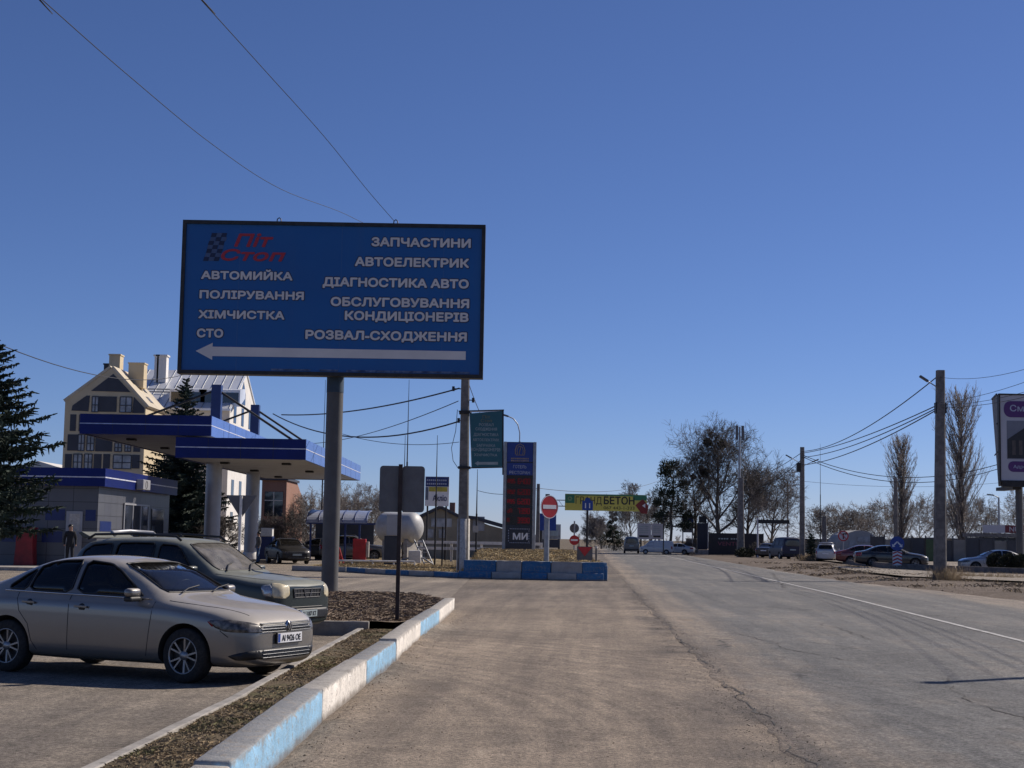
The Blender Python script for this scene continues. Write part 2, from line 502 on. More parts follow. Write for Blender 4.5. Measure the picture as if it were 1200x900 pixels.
def dust_shoulder(nt, X, Y, u):
    near = ramp(nt, Y, 46, 32)
    left = ramp(nt, X, -2.2, -1.2)
    s = math_node(nt, 'MULTIPLY', near, left)
    band = math_node(nt, 'MULTIPLY', ramp(nt, u, 0.75, 1.25), ramp(nt, u, 2.3, 1.6))
    base_ = math_node(nt, 'MULTIPLY_ADD', s, 0.60, 0.24)
    return math_node(nt, 'SUBTRACT', base_, math_node(nt, 'MULTIPLY', math_node(nt, 'MULTIPLY', band, ramp(nt, noise_node(nt, nt.nodes['Texture Coordinate'].outputs['Object'], .35, 4), .42, .58)), 0.75))
def dust_lot(nt, X, Y, u):
    return math_node(nt, 'MULTIPLY_ADD', ramp(nt, Y, 30, 40), 0.15, 0.22)
M['road'] = dusty_asphalt('road_asphalt', (0.150, 0.149, 0.144), (0.275, 0.222, 0.168), dust_road, 0.8, 0.35)
M['shoulder'] = dusty_asphalt('shoulder_dust', (0.145, 0.123, 0.102), (0.278, 0.226, 0.172), dust_shoulder, 0.15, 0.18, .95)
M['lot'] = dusty_asphalt('lot_asphalt', (0.19, 0.165, 0.137), (0.315, 0.264, 0.206), dust_lot, 0.6, 0.25)

def soil_mat(name, a, b_, green=None, gamt=0.5, sc=1.0):
    m, nt, b, oc = new_mat(name)
    n1 = noise_node(nt, oc, 0.5 * sc, 6, 0.65)
    n2 = noise_node(nt, oc, 9 * sc, 6, 0.75)
    n3 = noise_node(nt, oc, 60, 3, 0.7)
    c = mixc(nt, ramp(nt, n1, 0.3, 0.7), a, b_)
    if green:
        c = mixc(nt, math_node(nt, 'MULTIPLY', ramp(nt, noise_node(nt, oc, 0.9 * sc, 5), 0.45, 0.65), gamt), c, green)
    c = mixc(nt, 1.0, c, mixc(nt, ramp(nt, n2, 0.25, 0.75), (0.55, 0.55, 0.55), (1.35, 1.35, 1.35)), 'MULTIPLY')
    c = mixc(nt, 1.0, c, mixc(nt, ramp(nt, n3, 0.3, 0.7), (0.7, 0.7, 0.7), (1.3, 1.3, 1.3)), 'MULTIPLY')
    nt.links.new(c, b.inputs['Base Color'])
    b.inputs['Roughness'].default_value = 0.95
    b.inputs['Specular IOR Level'].default_value = 0.2
    bump(nt, b, math_node(nt, 'ADD', n2, math_node(nt, 'MULTIPLY', n3, 0.4)), 0.9, 0.04)
    return m
M['land'] = soil_mat('land_dirt', (0.13, 0.10, 0.075), (0.20, 0.165, 0.12), (0.12, 0.11, 0.05), 0.5, 0.2)
M['verge'] = soil_mat('verge_dirt', (0.135, 0.106, 0.083), (0.20, 0.162, 0.128), (0.10, 0.082, 0.064), 0.4, 0.6)
M['soil'] = soil_mat('strip_soil', (0.18, 0.14, 0.098), (0.27, 0.21, 0.15), None, 0, 2)
M['turf'] = soil_mat('strip_turf', (0.20, 0.155, 0.10), (0.15, 0.118, 0.078), (0.115, 0.115, 0.052), 0.6, 2.5)
M['mound'] = soil_mat('mound_dry_grass', (0.32, 0.255, 0.14), (0.24, 0.19, 0.11), (0.20, 0.13, 0.08), 0.5, 1)
M['pale_pave'] = soil_mat('pale_pavement', (0.33, 0.295, 0.25), (0.27, 0.235, 0.19), None, 0, 1)

def n2d(x, y, s=1.0, o=0.0):
    return noise.noise(Vector((x * s + o, y * s - o, o * 0.37)))
def grid_sheet(name, mt, xs_fn, ys, ncol, zf, skirt=0.0, label=None):
    # xs_fn(y) -> (x_left, x_right); zf(x, y) -> height
    vs, fs = [], []
    for y in ys:
        a, b = xs_fn(y)
        row = [a + (b - a) * k / (ncol - 1) for k in range(ncol)]
        for x in row: vs.append((x, y, zf(x, y)))
    for i in range(len(ys) - 1):
        for k in range(ncol - 1):
            p = i * ncol + k
            fs.append((p, p + 1, p + ncol + 1, p + ncol))
    if skirt:
        for side in (0, ncol - 1):
            base = len(vs)
            for i in range(len(ys)):
                x, y, z = vs[i * ncol + side]
                vs.append((x + (-0.04 if side == 0 else 0.04), y, z - skirt))
            for i in range(len(ys) - 1):
                p, q = i * ncol + side, (i + 1) * ncol + side
                fs.append((p, q, base + i + 1, base + i))
    mb = MB()
    mb.add(vs, fs, True)
    o = mb.build(name, mt)
    o['kind'] = 'structure'
    return o
def spaced(a, b, s0, growth=1.0, smax=20):
    out, s = [a], s0
    while out[-1] < b:
        out.append(min(b, out[-1] + s))
        s = min(smax, s * growth)
    return out
def sstep(a, b, x):
    t = max(0.0, min(1.0, (x - a) / (b - a)))
    return t * t * (3 - 2 * t)
def lerp_pts(pts, x):
    if x <= pts[0][0]: return pts[0][1]
    for (a, va), (b, vb) in zip(pts, pts[1:]):
        if x <= b: return va + (vb - va) * (x - a) / (b - a)
    return pts[-1][1]

# the land: one sheet to the horizon
mb = MB(); mb.add([(-3000, -400, -0.16), (3000, -400, -0.16), (3000, 5000, -0.16), (-3000, 5000, -0.16)], [(0, 1, 2, 3)])
g = mb.build('ground', M['land']); g['kind'] = 'structure'

ROAD_R = [(4, 14.6), (40, 14.0), (50, 13.2), (60, 12.4), (68, 11.3), (90, 11.1), (330, 11.2)]
def road_edges(y):
    e = 0.12 * n2d(0, y, 0.9, 3) + 0.08 * n2d(0, y, 4.0, 9) + 0.05 * n2d(0, y, 11.0, 5)
    near = lerp_pts([(4, 1.72), (12, 1.63), (35, 1.5), (60, 1.42), (330, 1.35)], y)
    return (near + 0.052 * y + e, lerp_pts(ROAD_R, y) + 0.052 * y + 0.25 * n2d(5, y, 0.6, 7))
def road_z(x, y):
    return 0.010 + 0.003 * n2d(x, y, 0.8, 2)
grid_sheet('road', M['road'], road_edges, spaced(3, 420, 0.16, 1.012, 8), 40, road_z, 0.03)

def shoulder_z(x, y):
    k = sstep(75, 20, y)
    u = x - 0.052 * y
    z = 0.012 * n2d(u, y * 0.12, 2.0, 4) + 0.012 * n2d(x, y, 0.7, 8) + 0.006 * n2d(x, y, 3.2, 5)
    heap = 0.05 * math.exp(-((x + 1.42) / 0.16) ** 2) * (0.5 + n2d(x, y, 1.3, 6)) if y < 36 else 0
    return 0.0 + k * z + max(0, heap)
def shoulder_edges(y):
    xl = lerp_pts([(4, -1.72), (14, -1.72), (36, -1.35), (36.5, -1.6), (62, -1.6), (64, 2.4), (330, 14)], y)
    return (xl, 2.35 + 0.052 * y)
grid_sheet('road_shoulder', M['shoulder'], shoulder_edges, spaced(3, 330, 0.12, 1.012, 8), 50, shoulder_z)
def lot_z(x, y): return 0.002 - 0.065 * sstep(38, 27, y)
grid_sheet('forecourt', M['lot'], lambda y: (-90, -1.58 if y < 64 else -1.6), spaced(3, 150, 1, 1.0, 4), 30, lot_z)

# right hand dirt verge, pale side lane and parking
def verge_z(x, y):
    u = x - 0.052 * y
    k = sstep(10.9, 13.2, u - (lerp_pts(ROAD_R, y) - 11.2))
    return -0.06 + k * (0.13 + 0.06 * n2d(x, y, 0.25, 2) + 0.03 * n2d(x, y, 1.1, 4))
grid_sheet('verge', M['verge'], lambda y: (lerp_pts(ROAD_R, y) - 0.6 + 0.052 * y, lerp_pts(ROAD_R, y) + 40), spaced(20, 330, 0.7, 1.02, 8), 70, verge_z)
mb = MB()
lane = [gnd(995, 669, .10), gnd(1060, 676.5, .10), gnd(1230, 684, .10), gnd(1400, 686, .1), gnd(1400, 676, .1), gnd(1230, 676, .10), gnd(1100, 671, .10), gnd(975, 664, .10)]
mb.add([(p.x, p.y, 0.16) for p in lane], [tuple(range(len(lane)))])
o = mb.build('side_lane', M['pale_pave']); o['kind'] = 'structure'
mb = MB()
pk = [(26.5, 122), (25.8, 101.5), (29.5, 91), (90, 78), (90, 150), (28, 150)]
mb.add([(x, y, 0.20) for x, y in pk], [tuple(range(len(pk)))])
o = mb.build('parking_area', M['lot']); o['kind'] = 'structure'

# cracks sealed and open in the road surface
M['crack'] = mat('dark_crack_strip', (0.07, 0.065, 0.06), 0.95, 0, 0.3, 6)  # thin dark strips drawn along the cracks
def crack(pts, w, seed):
    rng_ = random.Random(seed)
    mb = MB()
    P = [Vector(p) for p in pts]
    line = []
    for a, b in zip(P, P[1:]):
        n = max(2, int((b - a).length / .12))
        for k in range(n):
            p = a + (b - a) * k / n
            line.append(p + Vector((n2d(p.x, p.y, 1.3, seed) * .16 + n2d(p.x, p.y, 6, seed) * .05, n2d(p.x, p.y, 1.3, seed + 9) * .16 + n2d(p.x, p.y, 6, seed + 5) * .05)))
    vs, fs = [], []
    for i, p in enumerate(line):
        t = (line[min(i + 1, len(line) - 1)] - line[max(0, i - 1)]).normalized()
        ww = w * max(.05, .5 + 1.2 * n2d(p.x, p.y, 2.5, seed + 2)) * min(1, i / 4, (len(line) - 1 - i) / 4)
        n = Vector((-t.y, t.x)) * ww
        for s in (-1, 1): vs.append((p.x + n.x * s, p.y + n.y * s, road_z(p.x, p.y) + .005))
    for i in range(len(line) - 1): fs.append((2 * i, 2 * i + 1, 2 * i + 3, 2 * i + 2))
    mb.add(vs, fs)
    o = mb.build('road_crack', M['crack']); o['kind'] = 'structure'
g2 = lambda *p: gnd(*p).xy
crack([g2(860, 742), g2(960, 770), g2(1010, 776), g2(1200, 779)], .016, 1)
crack([g2(1105, 792), g2(1125, 812), g2(1150, 828), g2(1215, 850)], .020, 2)
crack([g2(955, 730), g2(1000, 742), g2(1025, 752)], .02, 3)
crack([g2(800, 690), g2(840, 705), g2(900, 712), g2(960, 718)], .02, 4)
crack([g2(1010, 890), g2(1080, 893), g2(1210, 891)], .012, 5)
for k_, (ya, yb) in enumerate(((9.2, 13.5), (14.2, 19), (19.6, 27), (28.5, 36), (38, 52))):
    crack([(road_edges(ya + (yb - ya) * i / 8)[0] + .03, ya + (yb - ya) * i / 8) for i in range(9)], .018, 20 + k_)
crack([g2(830, 658), g2(905, 672), g2(920, 690)], .04, 6)

# painted edge line: worn dashes of one strip
M['line'] = mat('worn_line_paint', (0.50, 0.49, 0.46), 0.7, 0, 0.2, 2.5, dirt=(0.16, 0.15, 0.14), dirt_amt=0.85)
mb = MB()
ys = spaced(6, 330, 0.5, 1.01, 6)
vs, fs = [], []
for y in ys:
    x = lerp_pts([(6, 7.45), (27, 7.67), (51, 8.05), (137, 8.2), (330, 8.2)], y) + 0.052 * y
    for k in range(3):
        xx = x + (-0.06 + 0.06 * k) * (1 + 0.25 * n2d(k, y, 2, 3))
        vs.append((xx, y, road_z(xx, y) + 0.008))
for i in range(len(ys) - 1):
    for k in range(2):
        p = i * 3 + k
        fs.append((p, p + 1, p + 4, p + 3))
mb.add(vs, fs)
o = mb.build('road_marking', M['line']); o['kind'] = 'structure'

# grass strip beside the lot and the raised soil patch round the billboard pole
THIN = [(3, -3.0), (10.9, -2.78), (15.1, -2.63), (20.0, -2.60), (27.0, -2.50)]
KERBX = [(3, -1.72), (11, -1.66), (14, -1.655), (17.45, -1.59), (20.8, -1.49), (25.5, -1.44), (29.8, -1.32), (36, -1.24)]
def strip_z(x, y):
    return 0.055 + 0.02 * n2d(x, y, 1.5, 3) + 0.012 * n2d(x, y, 5, 1)
grid_sheet('planting_strip', M['turf'], lambda y: (lerp_pts(THIN, y), lerp_pts(KERBX, y) - 0.20), spaced(3, 27.1, 0.15), 14, strip_z)
def patch_z(x, y):
    e = min(1, min(x + 6.6, 41.8 - y) / 0.6)
    return 0.05 + 0.11 * max(0, e) + 0.03 * n2d(x, y, 0.9, 3) + 0.025 * n2d(x, y, 3, 1)
grid_sheet('planting_patch', M['soil'], lambda y: (-6.6, lerp_pts(KERBX, y) - 0.20 + (0 if y < 37 else -(y - 37) * 0.25)), spaced(27.17, 41.8, 0.15), 50, patch_z)

# the traffic island: low ground on the left, a hump of dry grass on the right
FRONT = [(-9.9, 70.6), (-7.3, 69.5), (-4.7, 65.4), (-1.92, 62.75), (3.3, 62.0), (3.9, 62.5)]
def island_z(x, y):
    t = y - lerp_pts(FRONT, x)
    low = 0.16 + 0.05 * n2d(x, y, 0.6, 2)
    hump = 0.70 + 0.36 * sstep(0.5, 9, t) - 0.8 * sstep(20, 36, t) + 0.05 * n2d(x, y, 0.5, 4)
    xr = 3.9 + 0.052 * max(0, t)
    hump -= 0.55 * sstep(1.6, 0.0, xr - x) * sstep(1.0, 4.0, t)
    k = sstep(-2.1, -1.3, x)
    return low * (1 - k) + hump * k
vs, fs = [], []
NX, NT = 60, 40
for i in range(NX):
    x0 = -9.8 + (3.85 + 9.8) * i / (NX - 1)
    for j in range(NT):
        t = 0.25 + 36 * (j / (NT - 1)) ** 1.4
        x = x0 + 0.052 * t * (i / (NX - 1))
        y = lerp_pts(FRONT, x0) + t
        vs.append((x, y, island_z(x, y)))
for i in range(NX - 1):
    for j in range(NT - 1):
        p = i * NT + j
        fs.append((p, p + NT, p + NT + 1, p + 1))
mb = MB(); mb.add(vs, fs, True)
o = mb.build('traffic_island', M['mound']); o['kind'] = 'structure'

# ================================================================== KERB BLOCKS
def block_mat(name, col, top, worn=0.7):
    # paint on the road side of the block, bare weathered concrete on its top, chips showing through
    m, nt, b, oc = new_mat(name)
    geo = nd(nt, 'ShaderNodeNewGeometry')
    sp = nd(nt, 'ShaderNodeSeparateXYZ'); nt.links.new(geo.outputs['Normal'], sp.inputs[0])
    sx = nd(nt, 'ShaderNodeSeparateXYZ'); nt.links.new(oc, sx.inputs[0])
    n1 = noise_node(nt, oc, 7, 6, 0.7)
    n2 = noise_node(nt, oc, 28, 5, 0.75)
    n3 = noise_node(nt, oc, 2.2, 4, 0.6)
    chips = ramp(nt, math_node(nt, 'ADD', math_node(nt, 'MULTIPLY', n1, 0.6), math_node(nt, 'MULTIPLY', n2, 0.4)), 0.53, 0.57)
    low = ramp(nt, math_node(nt, 'ADD', sx.outputs[2], math_node(nt, 'MULTIPLY_ADD', n1, 0.22, -0.11)), 0.10, 0.0)
    isup = ramp(nt, math_node(nt, 'ADD', sp.outputs[2], math_node(nt, 'MULTIPLY_ADD', n3, 0.5, -0.25)), 0.45, 0.75)
    conc = mixc(nt, ramp(nt, n2, 0.3, 0.7), (0.18, 0.165, 0.145), (0.33, 0.305, 0.27))
    side = mixc(nt, math_node(nt, 'MULTIPLY', chips, 0.55), mixc(nt, ramp(nt, n3, 0.3, 0.7), tuple(x * 0.85 for x in col), tuple(min(1, x * 1.12) for x in col)), conc)
    side = mixc(nt, math_node(nt, 'MULTIPLY', low, 0.85), side, (0.17, 0.14, 0.11))
    edge = ramp(nt, math_node(nt, 'ADD', sx.outputs[2], math_node(nt, 'MULTIPLY_ADD', n1, 0.16, -0.08)), 0.245, 0.285)
    side = mixc(nt, math_node(nt, 'MULTIPLY', edge, worn), side, conc)
    upc = mixc(nt, math_node(nt, 'MULTIPLY_ADD', chips, 0.5, 0.45), top, conc)
    nt.links.new(mixc(nt, isup, side, upc), b.inputs['Base Color'])
    b.inputs['Roughness'].default_value = 0.85
    bump(nt, b, math_node(nt, 'ADD', n2, math_node(nt, 'MULTIPLY', n1, 0.7)), 0.6, 0.02)
    return m
M['kb_blue'] = block_mat('kerb_paint_pale_blue', (0.27, 0.49, 0.68), (0.25, 0.28, 0.31))
M['kb_white'] = block_mat('kerb_paint_white', (0.80, 0.755, 0.68), (0.50, 0.475, 0.43))
M['kb_blue_shade'] = block_mat('kerb_paint_shaded_blue', (0.036, 0.15, 0.31), (0.09, 0.17, 0.27), 0.0)  # blue darkened: shade of the island fronts put into the paint colour
M['kb_white_shade'] = block_mat('kerb_paint_shaded_white', (0.36, 0.35, 0.335), (0.42, 0.40, 0.37), 0.0)  # white darkened for the same shade on the island fronts

def kerb_block(p0, p1, w, h, mt, label, group, z0=-0.06, side=1, seed=0, sub=True):
    # a long block from p0 to p1 (its road-side bottom edge); w to the other side; edges chipped
    p0, p1 = Vector((p0[0], p0[1], 0)), Vector((p1[0], p1[1], 0))
    L = (p1 - p0).length
    d = (p1 - p0) / L
    bm = bmesh.new()
    nx = max(2, int(L / 0.06)) if sub else 6
    ny, nz = (4, 6) if sub else (2, 3)
    mtx = bmesh.ops.create_cube(bm, size=1.0)
    bmesh.ops.scale(bm, vec=(L - 0.028, w, h - z0), verts=bm.verts)
    bmesh.ops.translate(bm, vec=(L / 2, side * w / 2, (h + z0) / 2), verts=bm.verts)
    ed = [e for e in bm.edges]
    bmesh.ops.bevel(bm, geom=ed, offset=0.018, segments=2, affect='EDGES', profile=0.5)
    for k in range(1, nx):
        bmesh.ops.bisect_plane(bm, geom=bm.verts[:] + bm.edges[:] + bm.faces[:], plane_co=(L * k / nx, 0, 0), plane_no=(1, 0, 0))
    for k in range(1, nz):
        bmesh.ops.bisect_plane(bm, geom=bm.verts[:] + bm.edges[:] + bm.faces[:], plane_co=(0, 0, z0 + (h - z0) * k / nz), plane_no=(0, 0, 1))
    for v in bm.verts:
        s = seed * 7.3
        n = 0.006 * noise.noise(v.co * 9 + Vector((s, 0, 0))) + 0.009 * noise.noise(v.co * 2.5 + Vector((s, 3, 0)))
        edge = (abs(v.co.z - h) < 0.03) and (v.co.y * side < 0.03)
        if edge:
            n -= 0.06 * max(0, noise.noise(Vector((v.co.x * 5 + s, s, 0))) - 0.12)
        v.co.z += n
        v.co.y += side * (-n) * 0.8
    bmesh.ops.recalc_face_normals(bm, faces=bm.faces)
    me = bpy.data.meshes.new('kerb_block')
    bm.to_mesh(me)
    bm.free()
    for p in me.polygons: p.use_smooth = True
    me.set_sharp_from_angle(angle=R(50))
    me.materials.append(mt)
    o = link(bpy.data.objects.new('kerb_block', me))
    o.location = p0
    o.rotation_euler = (0, 0, math.atan2(d.y, d.x))
    return tag(o, label, 'kerb block', group)
KY = [7.0, 9.5, 14.05, 17.5, 20.85, 25.5, 29.9, 35.6]
KL = ['nearest kerb block, worn white concrete cut off by the bottom edge of the photo',
      'long pale blue kerb block nearest the camera, its top worn to grey',
      'white kerb block between the two nearest pale blue blocks',
      'pale blue kerb block beside the foot of the dark sign post',
      'white kerb block just past the foot of the dark sign post',
      'pale blue kerb block second from the far end of the row',
      'white kerb block ending the row at the entry road']
order = ['kb_white', 'kb_blue', 'kb_white', 'kb_blue', 'kb_white', 'kb_blue', 'kb_white']
for i in range(7):
    a, b2 = KY[i], KY[i + 1]
    kerb_block((lerp_pts(KERBX, a) + 0.01 * (i % 2), a), (lerp_pts(KERBX, b2) + 0.012 * ((i + 1) % 2), b2), 0.235, 0.29 + 0.012 * ((i * 5) % 3 - 1), M[order[i]], KL[i], 'painted kerb blocks along the dusty shoulder', side=1, seed=i)
# the kerb edging of the parking lot
def edging(pts, w, h, mt, label, name='kerb_edging', rw=0.0):
    mb = MB()
    vs, fs = [], []
    for i, (x, y) in enumerate(pts):
        a = Vector(pts[max(0, i - 1)]); b = Vector(pts[min(len(pts) - 1, i + 1)])
        t = (b - a).normalized(); n = Vector((-t.y, t.x)) * w / 2
        j = 0.006 * n2d(x, y, 3, 2)
        for s, z in ((-1, -0.12), (-1, h + j), (1, h + j), (1, -0.12)):
            vs.append((x + n.x * s, y + n.y * s, z))
    for i in range(len(pts) - 1):
        for k in range(4):
            k2 = (k + 1) % 4
            fs.append((i * 4 + k, i * 4 + k2, (i + 1) * 4 + k2, (i + 1) * 4 + k))
    fs += [(0, 1, 2, 3), tuple((len(pts) - 1) * 4 + k for k in (3, 2, 1, 0))]
    mb.add(vs, fs)
    o = mb.build(name, mt, bevel=0.008)
    return tag(o, label, 'kerb')
edging([(lerp_pts(THIN, y) - 0.05, y) for y in spaced(3, 26.95, 0.5)], 0.10, 0.075, M['concrete'], 'thin low concrete kerb between the parking lot and the grass strip')
edging([(x, 27.08) for x in spaced(-6.6, -2.42, 0.5)], 0.15, 0.18, M['concrete'], 'low concrete kerb in front of the bare soil patch by the billboard pole')
edging([(-6.68, y) for y in spaced(27.0, 41.8, 0.8)], 0.14, 0.16, M['darkconcrete'], 'low kerb on the car side of the soil patch, mostly hidden by the green car')

# two tiers of painted blocks holding the island hump
up = [(-1.85, -.52, 'kb_blue_shade', 'upper deep blue island block at the left end, under the concrete pole'), (-.52, .52, 'kb_white_shade', 'upper shaded white island block, left one of the two, below the price sign'),
      (.52, 1.7, 'kb_blue_shade', 'upper deep blue island block below the no entry sign'), (1.7, 2.95, 'kb_white_shade', 'upper shaded white island block, right one of the two'),
      (2.95, 3.98, 'kb_blue_shade', 'upper deep blue island block at the rounded right end')]
lo = [(-2.05, -.7, 'kb_blue_shade', 'lower deep blue kerb block at the left end of the island step'), (-.7, .5, 'kb_white_shade', 'lower shaded white kerb block, left of the two in the island step'),
      (.5, 1.55, 'kb_blue_shade', 'lower deep blue kerb block in the middle of the island step'), (1.55, 2.72, 'kb_white_shade', 'lower shaded white kerb block, right of the two in the island step'),
      (2.72, 3.85, 'kb_blue_shade', 'lower deep blue kerb block at the right end of the island step')]
for k, (a, b2, mt, lb) in enumerate(up):
    kerb_block((a, lerp_pts(FRONT, a) + .03), (b2, lerp_pts(FRONT, b2) + .03), 0.3, 0.75, M[mt], lb, 'painted blocks round the traffic island', side=1, seed=20 + k, sub=False)
for k, (a, b2, mt, lb) in enumerate(lo):
    kerb_block((a, lerp_pts(FRONT, a) - .12), (b2, lerp_pts(FRONT, b2) - .12), 0.14, 0.3, M[mt], lb, 'painted blocks round the traffic island', side=1, seed=30 + k, sub=False)
kerb_block((3.98, 62.45), (4.2, 66.4), 0.3, 0.6, M['kb_blue_shade'], 'deep blue island block turning the corner beside the road', 'painted blocks round the traffic island', side=1, seed=41, sub=False)
lowl = [(-9.9, -8.4, 'kb_white_shade', 'low grey kerb block at the left tip of the island, left of the billboard pole'), (-8.4, -7.3, 'kb_white_shade', 'low shaded white kerb block right beside the billboard pole'), (-7.3, -6.3, 'kb_blue_shade', 'low deep blue kerb block in front of the red dispenser'),
        (-6.3, -5.3, 'kb_white_shade', 'low shaded white kerb block left of the big sign back'), (-5.3, -4.2, 'kb_blue_shade', 'low deep blue kerb block behind the dark sign post'), (-4.2, -3.1, 'kb_white_shade', 'low shaded white kerb block left of the concrete pole'),
        (-3.1, -2.05, 'kb_blue_shade', 'low deep blue kerb block joining the island step')]
for k, (a, b2, mt, lb) in enumerate(lowl):
    kerb_block((a, lerp_pts(FRONT, a) - .1), (b2, lerp_pts(FRONT, b2) - .1), 0.2, 0.24, M[mt], lb, 'low painted kerb blocks left of the island step', side=1, seed=50 + k, sub=False)
# kerb of the right hand parking
edging([(26.5, 122), (25.6, 104), (25.9, 100.5), (27.6, 96)], 0.25, 0.42, M['darkconcrete'], 'long low concrete kerb under the blue arrow sign on the right')
edging([(27.75, 95.6), (29.6, 91), (60, 84)], 0.25, 0.42, M['darkconcrete'], 'long concrete kerb in front of the silver car and the bushes')
# ================================================================== FUEL STATION
M['fascia'] = mat('blue_fascia_panel', (0.0015, 0.011, 0.125), 0.4, 0.0, 0.15, 0.8, spec=0.3)
M['fascia_sunlit'] = mat('blue_fascia_panel_sunlit', (0.10, 0.19, 0.52), 0.3, 0.1, 0.1, 1.0, spec=0.6)  # right side's sunlight put into the colour of this lit fascia copy
M['stripe'] = mat('pale_stripe', (0.6, 0.62, 0.7), 0.5)
M['soffit'] = mat('canopy_soffit', (0.36, 0.37, 0.40), 0.6, 0, 0.1, 0.7, dirt=(0.3, 0.28, 0.26))
M['column'] = mat('column_cladding', (0.36, 0.365, 0.385), 0.4, 0.2, 0.1, 1)
M['bluepaint'] = mat('blue_gloss_paint', (0.012, 0.03, 0.13), 0.4, 0, 0.1, 2)
M['redpaint'] = mat('red_paint', (0.40, 0.015, 0.02), 0.45, 0, 0.2, 3)

def tile_wall_mat():
    m, nt, b, oc = new_mat('shop_wall_tiles')
    br = nd(nt, 'ShaderNodeTexBrick')
    br.offset = 0.0
    sp = nd(nt, 'ShaderNodeSeparateXYZ'); nt.links.new(oc, sp.inputs[0])
    cb = nd(nt, 'ShaderNodeCombineXYZ')
    nt.links.new(math_node(nt, 'ADD', sp.outputs[0], sp.outputs[1]), cb.inputs[0]); nt.links.new(sp.outputs[2], cb.inputs[1])
    nt.links.new(cb.outputs[0], br.inputs['Vector'])
    br.inputs['Color1'].default_value = (0.095, 0.10, 0.12, 1); br.inputs['Color2'].default_value = (0.11, 0.115, 0.13, 1)
    br.inputs['Mortar'].default_value = (0.035, 0.036, 0.04, 1)
    br.inputs['Scale'].default_value = 1.0
    br.inputs['Mortar Size'].default_value = 0.014
    br.inputs['Brick Width'].default_value = 1.08; br.inputs['Row Height'].default_value = 0.58
    n = noise_node(nt, oc, 1.2, 5)
    nt.links.new(mixc(nt, 1.0, br.outputs[0], mixc(nt, n, (0.8, 0.8, 0.8), (1.15, 1.15, 1.15)), 'MULTIPLY'), b.inputs['Base Color'])
    b.inputs['Roughness'].default_value = 0.35
    return m
M['tiles'] = tile_wall_mat()
M['bluetile'] = mat('blue_wall_tile', (0.008, 0.022, 0.12), 0.35, 0, 0.1, 1)

def canopy(name, label, x0, x1, y0, y1, zb, h, sag_panels):
    t = thing(name, label, 'canopy', ((x0 + x1) / 2, y0, zb))
    W, D = x1 - x0, y1 - y0
    a = MB().box2((-W / 2 + .12, .12, 0.04), (W / 2 - .12, D - .12, h - 0.12)); a.build('roof_deck', M['soffit'], t)
    f = MB()
    f.box2((-W / 2, 0, 0), (W / 2, .12, h))
    f.box2((-W / 2, D - .12, 0), (W / 2, D, h))
    f.box2((-W / 2, .121, 0), (-W / 2 + .119, D - .121, h))
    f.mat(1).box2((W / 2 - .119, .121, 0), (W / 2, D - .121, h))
    n = int(D / 3)
    f.mat(2)
    for k in range(1, int(W / 1.45)):
        f.box((-W / 2 + W * k / int(W / 1.45), -.001, h / 2), (.02, .008, h - .02))
    for k in range(1, n):
        f.box((W / 2 + .001, D * k / n, h / 2), (.008, .025, h))
    f.build('fascia', [M['fascia'], M['fascia_sunlit'], M['black']], t)
    s = MB().box2((-W / 2 - .012, -.012, h * .50), (W / 2 + .012, 0, h * .55))
    s.box2((W / 2, 0, h * .50), (W / 2 + .012, D, h * .54)).build('stripe', M['stripe'], t)
    for i in range(2):
        for j in range(3):
            MB().box((-W / 4 + W / 2 * i, D * (j + .5) / 3, -.02), (.45, .45, .1)).build('soffit_lamp', M['black'], t)
    return t
canopy('fuel_canopy', 'lower blue fuel canopy with pale stripe, its near end above the white columns', -16.6, -10.15, 76, 104, 5.33, 1.02, 3)
canopy('fuel_canopy', 'higher blue fuel canopy reaching left over the station shop', -21.5, -14.95, 76.4, 100, 6.46, 1.0, 3)
for k, (y, lb) in enumerate(((82.0, 'nearer thick white canopy column carrying a blue mast with stays'), (94.5, 'farther thick white canopy column behind the back of the triangular sign'))):
    t = thing('canopy_column', lb, 'column', (-15.8, y, 0), 0, 'columns of the fuel canopy')
    MB().lathe([(.42, 0), (.42, 6.4)], 28).build('shaft', M['column'], t)
    MB().lathe([(.47, 0), (.47, .5), (.44, .52)], 28).build('base', M['white'], t)
    m = MB(); m.box2((-.26, -.26, 7.3), (.26, .26, 9.55)); m.build('mast', M['bluepaint'], t, bevel=.02)
    s = MB()
    for sx, zz in ((-4.6, 7.46), (4.6, 6.36)):
        s.tube([(0, 0, 9.3), (sx, 0, zz)], .065, 6)
    s.build('stay', M['darksteel'], t)

# a fuel pump on its island
t = thing('fuel_pump', 'blue and white fuel pump by the farther canopy column', 'fuel pump', (xat(313, 91), 91, 0))
MB().box2((-.75, -.9, 0), (.75, .9, .16)).build('island', M['concrete'], t, bevel=.03)
MB().box2((-.38, -.3, .161), (.38, .3, 1.5)).build('cabinet', M['bluepaint'], t, bevel=.03)
MB().box2((-.34, -.32, 1.503), (.34, .3, 2.0)).build('display_head', M['white'], t, bevel=.03)
MB().tube([(.39, -.1, 1.4), (.55, -.15, .8), (.5, -.15, .4), (.4, -.1, .8)], .025, 6).build('hose', M['rubber'], t)
